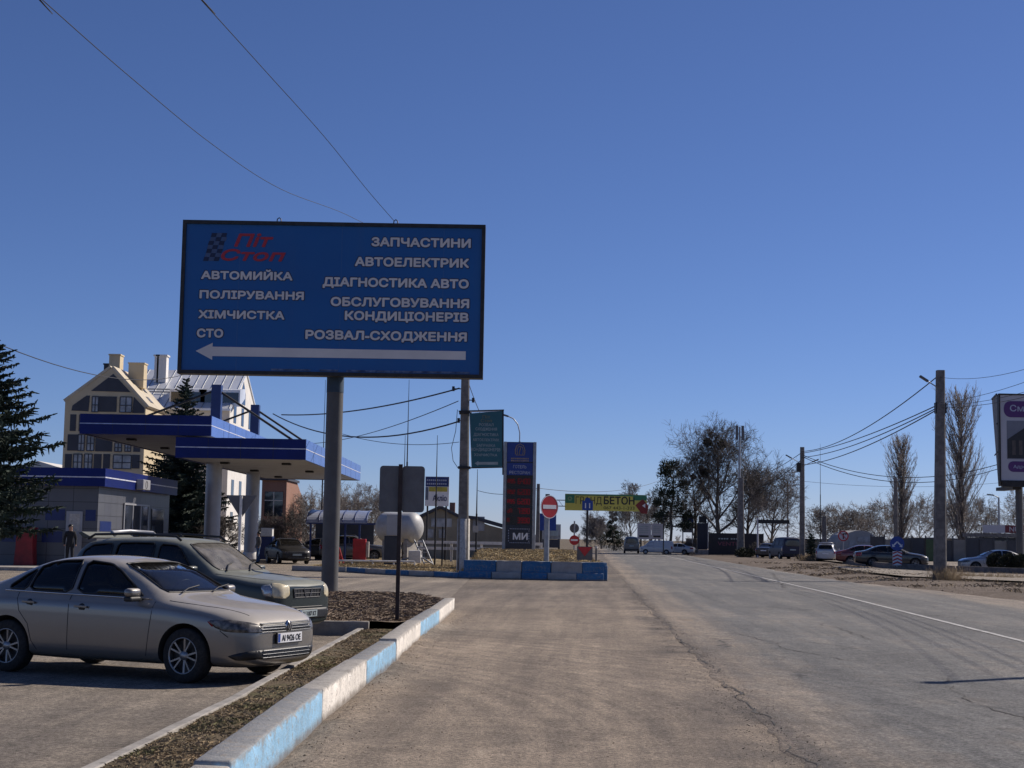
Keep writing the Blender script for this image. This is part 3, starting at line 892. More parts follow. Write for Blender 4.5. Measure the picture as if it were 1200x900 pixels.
# shop
sx0, sx1, sy0, sy1 = -30.0, -17.9, 67.0, 81.0
t = thing('station_shop', 'low fuel station shop with tiled walls, blue tiles and a blue roof band', 'shop', (sx1, sy0, 0))
w = MB()
w.box2((sx0 - sx1, 0, 0), (0, sy1 - sy0, 3.7))
w.build('wall', M['tiles'], t)
f = MB()
f.box2((sx0 - sx1 - .3, -.35, 3.58), (.35, -.2, 4.36)); f.box2((.2, -.199, 3.58), (.35, 14.2, 4.36))
f.box2((sx0 - sx1 - .3, -.199, 3.6), (.199, 14.2, 3.9))
f.build('roof_band', M['fascia'], t)
MB().box2((sx0 - sx1 - .3, -.36, 3.95), (.36, -.35, 4.0)).box2((.35, -.36, 3.95), (.36, 14.2, 4.0)).build('stripe', M['stripe'], t)
def wall_x(px): return xat(px, 67) - sx1
def wz(py, px=80): return zat(py, 67, px)
for (a, b2, c, d) in ((52, 597, 75, 610), (99, 597, 111, 610), (49, 623, 73, 636), (2, 622, 20, 636), (-40, 597, -20, 610)):
    MB().box2((wall_x(a), -.012, wz(d)), (wall_x(c), 0, wz(b2))).build('blue_tile', M['bluetile'], t)
MB().box2((0, .4, wz(622)), (.012, 2.3, wz(610))).build('blue_tile', M['bluetile'], t)
d = MB().box2((wall_x(77), -.06, 0.05), (wall_x(96), 0, wz(599))).build('door', M['column'], t)
MB().box2((wall_x(81), -.075, wz(622)), (wall_x(93), -.06, wz(602))).build('door_pane', M['dirtywhite'], d)
wn = MB().box2((0, 4.4, .9), (.04, 9.2, 2.9)); wn.build('shop_window', M['win'], t)
q = MB()
for yy in (4.4, 6.0, 7.6, 9.2): q.box((.05, yy, 1.9), (.05, .09, 2.1))
q.box((.05, 6.8, 2.93), (.06, 4.9, .08)); q.box((.05, 6.8, .88), (.08, 4.9, .08)); q.build('window_frame', M['column'], t)
MB().box2((0, 10.0, .05), (.05, 12.6, 2.8)).build('glass_door', M['win'], t)
ac = MB().box2((.36, 5.2, 3.62), (.7, 6.6, 4.1)).build('air_conditioner', M['column'], t, bevel=.03)
MB().lathe([(.18, .001), (.18, .02)], 20, 'X', (.7, 5.8, 3.86)).build('fan_grille', M['black'], ac)
tag(MB().box2((-31, 62.5, 0.0), (-17.2, 66.9, .14)).build('pavement', M['concrete']), kind='structure')
# red bin in front
M['darkred'] = mat('dark_red_plastic', (0.20, 0.008, 0.012), 0.5, 0, 0.25, 3)
t = thing('litter_container', 'tall red litter container standing before the tiled shop wall', 'bin', (xat(31, 66.2), 66.2, .14))
h = 1.55
m = MB().prism([(-.42, 0), (.42, 0), (.36, h * .55), (.36, h), (-.36, h), (-.36, h * .55)], -.3, .3); m.build('body', M['darkred'], t, bevel=.02)
MB().box2((-.39, -.33, h + .005), (.39, .33, h + .07)).build('lid', M['darkred'], t, bevel=.015)

# apartment house, cream
M['cream'] = mat('cream_plaster', (0.60, 0.50, 0.33), 0.85, 0, 0.08, 0.6, 0.1, 30)
M['slate'] = mat('dark_cladding', (0.045, 0.05, 0.065), 0.6, 0, 0.15, 0.8)
M['tinroof'] = mat('pale_metal_roof', (0.78, 0.80, 0.82), 0.35, 0.35, 0.12, 0.4)
M['creamroof'] = mat('cream_metal_roof', (0.56, 0.49, 0.36), 0.5, 0.1, 0.1, 0.6)
M['plaster'] = mat('white_plaster', (0.72, 0.70, 0.66), 0.85, 0, 0.06, 0.8)
M['winpale'] = mat('window_with_curtain', (0.30, 0.31, 0.33), 0.15, 0, 0.45, 0.9)
D1 = 130.0
def bx(px): return xat(px, D1)
def bz(py, px=115): return zat(py, D1, px)
xl, xr_, zeave, zpk, xp = bx(69), bx(164.5), bz(476, 164), bz(431, 122), bx(122)
zl = bz(470, 68)
t = thing('apartment_house', 'cream gabled apartment house with dark panels behind the fuel canopy', 'house', ((xl + xr_) / 2, D1, 0))
ox = (xl + xr_) / 2
dep = 7.4
m = MB().prism([(xl - ox, 0), (xr_ - ox, 0), (xr_ - ox, zeave), (xp - ox, zpk), (xl - ox, zl)], 0, dep)
m.build('wall', M['cream'], t)
rf = MB()
def slab(a, b2, y0, y1, th):
    a, b2 = Vector((a[0], 0, a[1])), Vector((b2[0], 0, b2[1]))
    dd = (b2 - a); L = dd.length; n = Vector((-dd.z, 0, dd.x)).normalized()
    if n.z < 0: n = -n
    q = [a, b2, b2 + n * th, a + n * th]
    rf.prism([(p.x, p.z) for p in q], y0, y1)
slab((xp - ox, zpk + .02), (xr_ - ox + .12, zeave - .12), -.05, dep, .22)
slab((xp - ox, zpk + .02), (xl - ox - .04, zl - .04), -.05, dep, .22)
roof = rf.build('roof', M['creamroof'], t)
for (px, py0, py1, d, wd, nm) in ((127, 417, 437, 3.5, .95, 'cream'), (153, 427, 445, 3.5, 1.35, 'cream'), (118, 428, 440, 5, .5, 'slate')):
    zz = zat(py0, D1 + d, px); z0 = zat(py1 + 10, D1 + d, px); xx = xat(px, D1 + d) - ox
    c = MB().box2((xx - wd / 2, d - .5, z0), (xx + wd / 2, d + .7, zz)).box2((xx - wd / 2 - .06, d - .56, zz + .003), (xx + wd / 2 + .06, d + .76, zz + .12))
    c.build('chimney', M[nm], t)
for k, (f0, yy) in enumerate(((.28, 2.2), (.42, 4.4), (.72, 2.6))):      # roof windows on the right slope
    a = Vector((xp - ox, 0, zpk + .3)); b2 = Vector((xr_ - ox + .25, 0, zeave + .03))
    p = a + (b2 - a) * f0; q = a + (b2 - a) * (f0 + .14)
    s = MB(); s.add([(p.x + .02, yy, p.z + .06), (q.x + .02, yy, q.z + .06), (q.x + .02, yy + 1.0, q.z + .06), (p.x + .02, yy + 1.0, p.z + .06), (p.x + .02, yy, p.z - .1), (q.x + .02, yy, q.z - .1), (q.x + .02, yy + 1.0, q.z - .1), (p.x + .02, yy + 1.0, p.z - .1)],
                    [(0, 1, 2, 3), (0, 4, 5, 1), (1, 5, 6, 2), (2, 6, 7, 3), (3, 7, 4, 0)]).build('roof_window', M['win'], t)
def rect(name, mt, a, y0, c, y1, dep_=.05, y=0, parent=t, ox_=None):
    o_ = ox if ox_ is None else ox_
    xa, xb = bx(a) - o_, bx(c) - o_
    return MB().box2((xa, y - dep_, bz(y1, (a + c) / 2)), (xb, y, bz(y0, (a + c) / 2))).build(name, mt, parent)
# dark panels
P = lambda *pts: [(bx(a) - ox, bz(b_, a)) for a, b_ in pts]
MB().prism(P((99, 458), (146, 459.5), (124.5, 438)), -.05, 0).build('dark_panel', M['slate'], t)
MB().prism(P((77, 481), (97, 482), (98, 463.5), (94, 463.5), (78, 475)), -.05, 0).build('dark_panel', M['slate'], t)
MB().prism(P((149, 484), (164 - 1, 484), (163, 478), (150, 465)), -.05, 0).build('dark_panel', M['slate'], t)
for r_ in ((109, 464.5, 130, 482.5), (76, 485.5, 83, 505), (74, 509, 86, 528), (107, 511, 127, 529), (72, 532, 80, 549), (106, 532, 115, 549), (117, 532, 125, 549), (151, 533, 160, 549), (152, 523, 160, 529.5)):
    rect('dark_panel', M['slate'], *r_)
def window(a, y0, c, y1):
    f = rect('window', M['winpale'], a, y0, c, y1, .05)
    xa, xb = bx(a) - ox, bx(c) - ox
    za, zb = bz(y1, a), bz(y0, a)
    q = MB()
    for xx in (xa, (xa + xb) / 2, xb): q.box((xx, -.07, (za + zb) / 2), (.07, .05, zb - za))
    for zz in (za, za + (zb - za) * .45, zb): q.box((((xa + xb) / 2), -.076, zz), (xb - xa, .05, .07))
    q.build('window_frame', M['slate'], f)
for w_ in ((101, 464.5, 108.5, 482.5), (134, 465, 148, 483), (87, 486, 96, 505), (86.5, 509, 94, 528), (97, 509, 105.5, 528), (130, 519, 138, 529), (142, 520, 149, 529), (82, 532, 92, 549), (95, 532, 104, 549), (129, 533, 150, 549)):
    window(*w_)

# the big pale roofed house behind
D2 = 141.0
x0, x1 = xat(160, D2), xat(264, D2)
t = thing('apartment_house', 'long white apartment house with pale metal roof, gable end in full sun', 'house', ((x0 + x1) / 2, D2, 0))
L = (x1 - x0) / 2 + 3
dp = 16.0
ze, zk = zat(478, D2, 265), zat(435, D2 + dp / 2, 280)
x1l = x1 - (x0 + x1) / 2
m = MB().prism([(0, 0), (dp, 0), (dp, ze), (dp / 2, zk - .25), (0, ze)], -L, x1l, 'YZ'); m.build('wall', M['plaster'], t)
rf = MB()
for s in (0, 1):
    ya, yb = (-.4, dp / 2) if s == 0 else (dp + .4, dp / 2)
    rf.add([(-L, ya, ze - .1), (x1l + .12, ya, ze - .1), (x1l + .12, yb, zk), (-L, yb, zk), (-L, ya, ze - .3), (x1l + .12, ya, ze - .3), (x1l + .12, yb, zk - .2), (-L, yb, zk - .2)],
           [(0, 1, 2, 3), (4, 7, 6, 5), (0, 4, 5, 1), (1, 5, 6, 2), (2, 6, 7, 3), (3, 7, 4, 0)])
rf.build('roof', M['tinroof'], t)
sm = MB()
for k in range(14):
    xx = -L + (x1l + L) * k / 13
    sm.tube([(xx, -.4, ze - .07), (xx, dp / 2, zk + .03)], .04, 4)
for fr in (.35, .42):
    sm.tube([(-L, -.4 + (dp / 2 + .4) * fr, ze + (zk - ze + .1) * fr + .08), (x1l, -.4 + (dp / 2 + .4) * fr, ze + (zk - ze + .1) * fr + .08)], .06, 4)
sm.build('roof_seam', M['steel'], t)
for px in (201, 222, 236, 262):
    xx = xat(px, D2) - (x0 + x1) / 2
    d_ = MB().prism([(.9, ze + .2), (.9, ze + 1.75), (3.6, ze + 2.1), (3.6, ze + 1.2)], xx - .9, xx + .9, 'YZ').build('dormer', M['tinroof'], t)
    MB().box2((xx - .75, .85, ze + .55), (xx + .75, .9, ze + 1.5)).build('dormer_window', M['win'], d_)
for px, w_ in ((184, .9), (178, .4)):
    xx = xat(px, D2 + 6) - (x0 + x1) / 2
    MB().box2((xx - w_ / 2, 5, zk - 1.5), (xx + w_ / 2, 6, zat(418, D2 + 5.5, px))).box2((xx - w_ / 2 - .1, 4.9, zat(418, D2 + 5.5, px) + .003), (xx + w_ / 2 + .1, 6.1, zat(418, D2 + 5.5, px) + .15)).build('chimney', M['plaster'], t)
# front windows between the canopies and the gable end windows
for row in range(4):
    for k in range(4):
        xx = x1l - 1.3 - 2.6 * k
        zz = ze - 2.2 - 3.0 * row
        if zz < .8: continue
        MB().box2((xx - .55, -.03, zz), (xx + .55, .0, zz + 1.5)).build('window', M['win'], t)
for row in range(5):
    for (ya, yb) in ((2.0, 3.3), (6.1, 7.4), (10.2, 11.5)):
        zz = ze - 2.2 - 3.0 * row + (1.0 if row == 0 else 0)
        if zz < .8: continue
        MB().box2((x1l, ya, zz), (x1l + .03, yb, zz + 1.7)).build('window', M['win'], t)
MB().prism([(5.6, ze + .9), (7.9, ze + .9), (7.9, ze + 2.0), (6.75, ze + 3.1), (5.6, ze + 2.0)], x1l, x1l + .035, 'YZ').build('window', M['win'], t)

# brick house
def brick_mat():
    m, nt, b, oc = new_mat('red_brickwork')
    br = nd(nt, 'ShaderNodeTexBrick')
    sp = nd(nt, 'ShaderNodeSeparateXYZ'); nt.links.new(oc, sp.inputs[0])
    cb = nd(nt, 'ShaderNodeCombineXYZ')
    nt.links.new(math_node(nt, 'ADD', sp.outputs[0], sp.outputs[1]), cb.inputs[0]); nt.links.new(sp.outputs[2], cb.inputs[1])
    nt.links.new(cb.outputs[0], br.inputs['Vector'])
    br.inputs['Color1'].default_value = (0.22, 0.085, 0.055, 1); br.inputs['Color2'].default_value = (0.28, 0.115, 0.075, 1)
    br.inputs['Mortar'].default_value = (0.34, 0.28, 0.22, 1)
    br.inputs['Scale'].default_value = 1.0; br.inputs['Mortar Size'].default_value = 0.012
    br.inputs['Brick Width'].default_value = 0.26; br.inputs['Row Height'].default_value = 0.085
    nt.links.new(mixc(nt, 0.5, br.outputs[0], mixc(nt, noise_node(nt, oc, .8, 5), (0.20, 0.085, 0.06), (0.34, 0.19, 0.13))), b.inputs['Base Color'])
    b.inputs['Roughness'].default_value = 0.9
    return m
M['brick'] = brick_mat()
t = thing('brick_house', 'red brick house with a sunlit end wall under the canopy edge', 'house', (xat(318, 120), 120, 0))
o0 = t.location.x
xa, xb = xat(305, 120) - o0, xat(334, 120) - o0
zt = zat(563, 120, 330)
MB().prism([(0, 0), (9.5, 0), (9.5, zt - 1.2), (6.0, zt), (0, zt)], xa, xb, 'YZ').build('wall', M['brick'], t)
MB().box2((xa - .2, -.3, zt + .004), (xb + .15, 6.2, zt + .2)).build('roof', M['slate'], t)
for k in range(1):
    w_ = MB().box2((xa + .25, -.05, 3.0), (xb - .25, 0, 4.9)).build('window', M['win'], t)
    MB().box2((xa + .25, -.08, 4.2), (xb - .25, -.05, 4.27)).box2(((xa + xb) / 2 - .04, -.085, 3.0), ((xa + xb) / 2 + .04, -.051, 4.9)).build('window_frame', M['dirtywhite'], w_)
for k in range(1):
    MB().box2((xa + .3, -.05, .6), (xb - .3, 0, 2.2)).build('window', M['win'], t)

# pale houses glimpsed at the far left, behind the spruce
t = thing('far_house', 'small white house glimpsed left of the cream gabled house', 'house', (xat(40, 150), 150, 0))
MB().prism([(-3.5, 0), (3.5, 0), (3.5, zat(552, 150, 40)), (0, zat(540, 150, 40)), (-3.5, zat(552, 150, 40))], 0, 8).build('wall', M['plaster'], t)
MB().box2((-1, -.05, 5), (0.2, 0, 6.4)).build('window', M['win'], t)

# self service wash shelter
M['polycarb'] = mat('polycarbonate_sheet', (0.30, 0.33, 0.42), 0.25, 0, 0.15, 1.0)
xa, xb = xat(358, 99), xat(430, 99)
t = thing('wash_shelter', 'car wash shelter with a curved bluish plastic roof on blue posts', 'shelter', ((xa + xb) / 2, 99, 0))
hw = (xb - xa) / 2
zt, zl = zat(597, 99, 390), zat(612, 99, 390)
arc = []
for k in range(9):
    an = R(90) * k / 8
    arc.append((3.2 - 3.2 * math.cos(an), zl + (zt - zl) * math.sin(an)))
prof = arc + [(y, z - .04) for y, z in reversed(arc)]
MB().prism(prof, -hw, hw, 'YZ').build('roof_sheet', M['polycarb'], t)
p_ = MB()
for k in range(6):
    xx = -hw + .05 + (2 * hw - .1) * k / 5
    p_.tube([(xx, y - .02, z + .02) for y, z in arc], .03, 5)
p_.build('roof_rib', M['bluepaint'], t)
for xx in (-hw + .3, .55, hw - .5):
    MB().box2((xx - .06, .05, 0), (xx + .06, .17, zl)).build('post', M['bluepaint'], t)
MB().box2((-hw, .02, zl - .12), (hw + 1.2, .14, zl - .005)).build('front_beam', M['bluepaint'], t)
MB().box2((-hw, 5.0, 0), (hw, 5.1, zl)).build('back_wall', M['slate'], t)
t = thing('vacuum_station', 'red dispenser box beside the wash shelter', 'dispenser', gnd(421, 657, .2))
MB().box2((-.37, -.25, 0), (.37, .25, 1.25)).build('cabinet', M['redpaint'], t, bevel=.03)
MB().box2((.38, -.15, .2), (.55, .15, 1.1)).build('side_pod', M['dirtywhite'], t, bevel=.02)
t = thing('red_frame', 'small red and white folding frame standing by the billboard pole', 'barrier', gnd(399, 660, .2))
f = MB()
for a, b2 in (((-.35, 0, 0), (-.1, 0, .8)), ((.15, 0, 0), (-.1, 0, .8)), ((-.1, .3, 0), (-.1, 0, .8)), ((-.28, 0, .3), (.1, 0, .3))): f.tube([a, b2], .045, 6)
f.build('leg', M['redpaint'], t)
MB().box2((-.5, -.1, 0), (-.38, .1, .75)).build('white_board', M['white'], t)

# LPG tank and its gear
t = thing('gas_tank', 'large white gas tank lying behind the back of the big road sign', 'tank', (xat(495, 84) - .55, 84, .17))
r_ = .82
M['tankwhite'] = mat('tank_white', (.48, .48, .47), .5, 0, .1, 1.5, dirt=(.3, .28, .25))
cz = zat(618, 84, 480) - .17
prof = []
for k in range(9):
    an = R(90) * k / 8
    prof.append((r_ * math.sin(an), -.55 * math.cos(an)))
prof += [(r_, 1.6)] + [(r_ * math.cos(R(90) * k / 8), 1.6 + .55 * math.sin(R(90) * k / 8)) for k in range(1, 9)]
sh = MB().lathe([(a, b2) for a, b2 in prof], 32, 'Y', (0, 0, cz)).build('shell', M['tankwhite'], t)
sh.rotation_euler = (0, 0, R(66))
for yy in (.1, 1.4):
    MB().box2((-.6, yy - .12, 0), (.6, yy + .12, cz - .7)).build('saddle', M['concrete'], t).rotation_euler = (0, 0, R(66))
lad = MB()
for s in (0, .45): lad.tube([(.75 + s, -1.0, 0), (.15 + s, -.7, 1.3)], .04, 6)
for k in range(5): lad.tube([(.7 - .12 * k, -.98 + .06 * k, .27 * k + .1), (1.15 - .12 * k, -.98 + .06 * k, .27 * k + .1)], .025, 5)
lad.build('ladder', M['steel'], t)
t = thing('gas_dispenser', 'dark grey gas pump cabinet left of the white tank', 'dispenser', (xat(460, 80), 80, .17))
MB().box2((-.4, -.3, 0), (.4, .3, 1.5)).build('cabinet', M['slate'], t, bevel=.03)
MB().box2((-.3, -.34, 1.5), (.3, .2, 2.6)).build('display_head', M['column'], t, bevel=.03)
MB().tube([(.42, -.2, 1.2), (.6, -.3, .6), (.45, -.3, .3), (.41, -.2, .9)], .03, 6).build('hose', M['rubber'], t)
t = thing('pump_skid', 'white pump unit with pipes beside the foot of the gas tank', 'pump', (xat(486, 81), 81, .17))
MB().box2((-.3, -.25, .1), (.35, .25, .75)).build('housing', M['white'], t, bevel=.04)
MB().tube([(-.9, 0, .15), (-.3, 0, .35), (.5, -.1, .35), (.9, 0, 0.1)], .05, 7).build('pipe', M['steel'], t)
t = thing('pipe_rail', 'low white pipe rail along the pump island left of the gas tank', 'rail', (xat(440, 78), 78, .17))
f = MB(); f.tube([(-2.2, 0, .2), (2.0, 0, .22)], .05, 7)
for k in range(5): f.tube([(-2.2 + k * 1.05, 0, -.05), (-2.2 + k * 1.05, 0, .22)], .04, 6)
f.build('rail', M['white'], t)
t = thing('pipe_fence', 'white two rail pipe fence behind the price sign', 'fence', (xat(560, 95), 95, 0))
f = MB()
for zz in (zat(637, 95), zat(644, 95)): f.box2((-5.5, -.05, zz - .09), (4, .05, zz + .09))
f.build('rail', M['white'], t)
for k in range(6): MB().box2((-5.4 + 1.85 * k, .05, 0), (-5.25 + 1.85 * k, .15, zat(636, 95))).build('post', M['white'], t)
t = thing('mesh_fence', 'grey mesh fence panel left of the concrete pole', 'fence', (xat(532, 78), 78, .17))
f = MB()
for k in range(16): f.tube([(-.55 + 1.1 * k / 15, 0, .05), (-.55 + 1.1 * k / 15, 0, 1.2)], .012, 4)
f.build('wire_panel', M['darksteel'], t)
for s in (-.58, .58): MB().box2((s - .04, -.04, 0), (s + .04, .04, 2.0 if s < 0 else 1.3)).build('post', M['darksteel'], t)

# small gabled house behind the tank
t = thing('village_house', 'beige gabled house behind the concrete pole, dark roof edges', 'house', (xat(512, 112), 112, 0))
o0 = t.location.x
zpk, ze = zat(596, 112, 514), zat(609, 112, 540)
xa, xb = xat(490, 112) - o0, xat(541, 112) - o0
M['beige'] = mat('beige_render', (0.27, 0.24, 0.18), 0.9, 0, 0.15, 1.0)
MB().prism([(xa, 0), (xb, 0), (xb, ze), ((xa + xb) / 2, zpk), (xa, ze)], 0, 9).build('wall', M['beige'], t)
rf = MB()
for s in (xa - .3, xb + .3):
    mx_ = (xa + xb) / 2
    rf.prism([(mx_, zpk + .03), (s, ze - .12), (s, ze + .1), (mx_, zpk + .25)], -.3, 9.2)
rf.build('roof', M['slate'], t)
for k, (a, b2, c, d) in enumerate(((505, 609, 529, 619), (500, 622, 508, 632), (514, 622, 523, 632))):
    MB().box2((xat(a, 112) - o0, -.05, zat(d, 112)), (xat(c, 112) - o0, 0, zat(b2, 112))).build('window', M['winpale'], t)
MB().box2((xb - 1.0, 2, zpk - .6), (xb - .6, 2.5, zpk + .5)).build('chimney', M['brick'], t)
t = thing('village_house', 'brown stepped house roofs between the concrete pole and the price sign', 'house', (xat(562, 130), 130, 0))
MB().prism([(-2.2, 0), (2.6, 0), (2.6, zat(622, 130)), (.8, zat(616, 130)), (-.4, zat(610, 130)), (-2.2, zat(607, 130))], 0, 8).build('wall', M['beige'], t)
rf = MB().prism([(-2.4, zat(607, 130) + .02), (-.4, zat(610, 130) + .02), (2.9, zat(622, 130) + .02), (2.9, zat(622, 130) + .3), (-.4, zat(608.5, 130) + .2), (-2.4, zat(605, 130) + .1)], -.3, 8.3); rf.build('roof', M['slate'], t)
MB().box2((-.6, -.05, 2.2), (.4, 0, 3.4)).build('window', M['winpale'], t)
t = thing('village_house', 'low long grey roofed house just left of the price sign foot', 'house', (xat(590, 150), 150, 0))
MB().prism([(-3, 0), (4, 0), (4, zat(634, 150)), (-3, zat(634, 150))], 0, 6).build('wall', M['plaster'], t)
MB().prism([(0, zat(634, 150) + .01), (7, zat(634, 150) + .01), (3.5, zat(626, 150))], -3.3, 4.3, 'YZ').build('roof', M['slate'], t)

# ================================================================== BIG BILLBOARD
M['panelgrey'] = mat('grey_panel', (.20, .195, .185), .7, 0, .15, 1)
def vinyl_mat():
    # printed sheet pasted in strips: joints, faint ripples and rain streaks
    m, nt, b, oc = new_mat('billboard_blue_vinyl')
    sp = nd(nt, 'ShaderNodeSeparateXYZ'); nt.links.new(oc, sp.inputs[0])
    strk = noise_node(nt, oc, 1.0, 5, .6, (2.2, 1, .12))
    big = noise_node(nt, oc, .35, 4)
    c = mixc(nt, ramp(nt, big, .3, .7), (0.001, 0.088, 0.30), (0.0015, 0.104, 0.335))
    c = mixc(nt, math_node(nt, 'MULTIPLY', ramp(nt, strk, .5, .75), .35), c, (0.02, 0.10, 0.28))
    fr = math_node(nt, 'ABSOLUTE', math_node(nt, 'SUBTRACT', math_node(nt, 'FRACT', math_node(nt, 'MULTIPLY_ADD', sp.outputs[0], .36, .42)), .5))
    joint = ramp(nt, fr, .006, .002)
    c = mixc(nt, math_node(nt, 'MULTIPLY', joint, .45), c, (0.04, 0.12, 0.30))
    nt.links.new(c, b.inputs['Base Color'])
    b.inputs['Roughness'].default_value = .4
    bump(nt, b, math_node(nt, 'ADD', noise_node(nt, oc, 1.3, 3, .5), math_node(nt, 'MULTIPLY', joint, .3)), .35, .05)
    return m
M['bb_blue'] = vinyl_mat()
M['bb_text'] = mat('billboard_letter_vinyl', (0.70, 0.665, 0.63), 0.5, 0, 0.06, 1)
M['bb_edge'] = mat('billboard_letter_edge', (0.006, 0.016, 0.06), 0.5)
M['bb_red'] = mat('billboard_red_vinyl', (0.42, 0.022, 0.04), 0.5, 0, 0.05, 1)
DB = 42.0
M['fadedblue'] = mat('faded_blue_band', (.03, .06, .10), .6)
c0, c1 = at(211, 347, DB - .74), at(567.5, 353, DB - .74)
BW = (c1 - c0).length
BH = (at(391, 260, DB - .74) - at(388, 440, DB - .74)).length
bc = (c0 + c1) / 2
bb = thing('billboard', 'large blue auto service billboard with white lettering on one thick pole', 'billboard', (at(386, 692, DB).x, DB, 0))
f = MB()
t_ = .10
ang = math.atan2(c1.z - c0.z, c1.x - c0.x)
BMX = Matrix.Translation((bc.x - bb.location.x, -.70, bc.z)) @ Matrix.Rotation(-ang, 4, 'Y')
board = thing('board', None, None)
board.parent = bb
board.matrix_local = BMX
bm_ = MB().box2((-BW / 2 + .05, .0, -BH / 2 + .05), (BW / 2 - .05, .30, BH / 2 - .05))
brd = bm_.build('board', M['bb_blue'], bb)
brd.matrix_local = BMX
bpy.data.objects.remove(board)
f.box2((-BW / 2, -.05, BH / 2 - t_), (BW / 2, .36, BH / 2)).box2((-BW / 2, -.05, -BH / 2), (BW / 2, .36, -BH / 2 + t_))
f.box2((-BW / 2, -.05, -BH / 2 + t_), (-BW / 2 + t_, .36, BH / 2 - t_)).box2((BW / 2 - t_, -.05, -BH / 2 + t_), (BW / 2, .36, BH / 2 - t_))
f.build('frame', M['darksteel'], brd)
S = BW / 356.5                              # metres per photo pixel on the board
def bpos(px, py):                            # board coordinates from the photo, slope taken out
    return ((px - 389.3) * S - .0 * (py - 350) * S, (350 + (px - 389.3) * 0.0168 - py) * S)
def bb_line(txt, xl_, xr_, yb, hpx, al):
    x, z = bpos(xl_, yb)
    x2, _ = bpos(xr_, yb)
    w_ = (x2 - x)
    text_part(txt, brd, x - .025, z - .025, hpx * S + .05, M['bb_edge'], y=-.002, width=w_ + .05, bold=.10, extrude=.001, name='letter_outline', step=.0003)
    text_part(txt, brd, x, z, hpx * S, M['bb_text'], y=-.008, width=w_, bold=.062, extrude=.001)
for txt, a, c, yb, hp in (('АВТОМИЙКА', 234.5, 342, 326.5, 10), ('ПОЛІРУВАННЯ', 233.5, 356, 349.5, 10), ('ХІМЧИСТКА', 233, 334, 373, 10), ('СТО', 232, 263, 395.5, 10.5),
                          ('ЗАПЧАСТИНИ', 433.5, 550.5, 287.5, 11), ('АВТОЕЛЕКТРИК', 414.5, 549, 311, 11), ('ДІАГНОСТИКА АВТО', 377.5, 549, 335, 11),
                          ('ОБСЛУГОВУВАННЯ', 387.5, 550, 358.5, 11), ('КОНДИЦІОНЕРІВ', 404.5, 549.5, 375, 11), ('РОЗВАЛ-СХОДЖЕННЯ', 359, 548, 397.5, 11)):
    bb_line(txt, a, c, yb + .0, hp, 'L')
pa = [bpos(*p) for p in ((231.5, 411.5), (251, 402), (251, 406.5), (547, 412), (547, 422), (251, 417.5), (251, 422))]
MB().prism(pa, -.012, -.001).build('arrow', M['bb_text'], brd)
sq = MB()
for k, (px, py) in enumerate(((247, 274), (259, 274), (252.5, 279), (244, 283.5), (256.5, 283.5), (249, 288.5), (242, 293), (254.5, 293), (246.5, 298), (239, 302.5), (251.5, 302.5))):
    x, z = bpos(px, py)
    sq.prism([(x - .065, z - .055), (x + .07, z - .055), (x + .10, z + .055), (x - .035, z + .055)], -.01, -.001)
sq.build('chequered_flag', M['bb_edge'], brd)
fl = MB()
for k, (px, py) in enumerate(((253, 274), (246, 279), (259, 279), (250.3, 283.6), (243, 288.3), (255.8, 288.3), (248.2, 293), (240.8, 297.8), (252.6, 297.8), (245.3, 302.5))):
    x, z = bpos(px, py)
    fl.prism([(x - .065, z - .055), (x + .07, z - .055), (x + .10, z + .055), (x - .035, z + .055)], -.007, -.001)
fl.build('chequered_flag_light', mat('flag_grey_vinyl', (0.06, 0.10, 0.2), 0.5), brd)
x, z = bpos(272, 288); text_part('Піт', brd, x, z, 16 * S, M['bb_red'], y=-.006, width=46 * S, bold=.045, shear=.25)
x, z = bpos(257, 304.5); text_part('Стоп', brd, x, z, 14 * S, M['bb_red'], y=-.009, width=76 * S, bold=.045, shear=.25)
cl = MB()
for a, c in ((320, 366), (377, 398), (408, 552)):
    x, z = bpos(a, 436.3 + (a - 389) * .0); x2, _ = bpos(c, 434)
    cl.box2((x, -.008, -BH / 2 + t_ + .02), (x2, -.001, -BH / 2 + t_ + .075))
cl.build('torn_edge', mat('torn_vinyl_edge', (0.10, 0.15, 0.25), 0.7, 0, 0.6, 3, dirt=(0.01, 0.05, 0.18), dirt_amt=0.9), brd)
zb = at(388, 441, DB).z
MB().lathe([(.228, -.1), (.228, zb + 3.2)], 40).build('pole', M['pole_grey'], bb)
MB().lathe([(.236, zb - .45), (.236, zb + .1)], 40).build('pole_collar', M['fadedblue'], bb)
MB().box2((-2.6, -.33, zb + .5), (2.6, .33, zb + .8)).build('bracket', M['darksteel'], bb)
for px in (323, 461):
    x, _ = bpos(px, 260)
    MB().tube([(x - .06, .15, BH / 2), (x - .05, .15, BH / 2 + .1), (x, .15, BH / 2 + .14), (x + .05, .15, BH / 2 + .1), (x + .06, .15, BH / 2)], .015, 6).build('lifting_eye', M['darksteel'], brd)

# ================================================================== SIGNS AND POLES
def rrect(x0, z0, x1, z1, r_):
    out = []
    for cx, cz, a0 in ((x1 - r_, z0 + r_, -90), (x1 - r_, z1 - r_, 0), (x0 + r_, z1 - r_, 90), (x0 + r_, z0 + r_, 180)):
        for k in range(5):
            an = R(a0 + 22.5 * k); out.append((cx + r_ * math.cos(an), cz + r_ * math.sin(an)))
    return out
def disc(r_, y0, y1, n=36):
    return [(r_ * math.cos(2 * math.pi * k / n), r_ * math.sin(2 * math.pi * k / n)) for k in range(n)]
def round_sign_parts(t, z, r_, back=False, rz=0.0):
    pl = MB().prism([(a, b2 + z) for a, b2 in disc(r_, 0, 0)], -.06, -.045).build('sign_plate', M['signback'], t)
    return pl
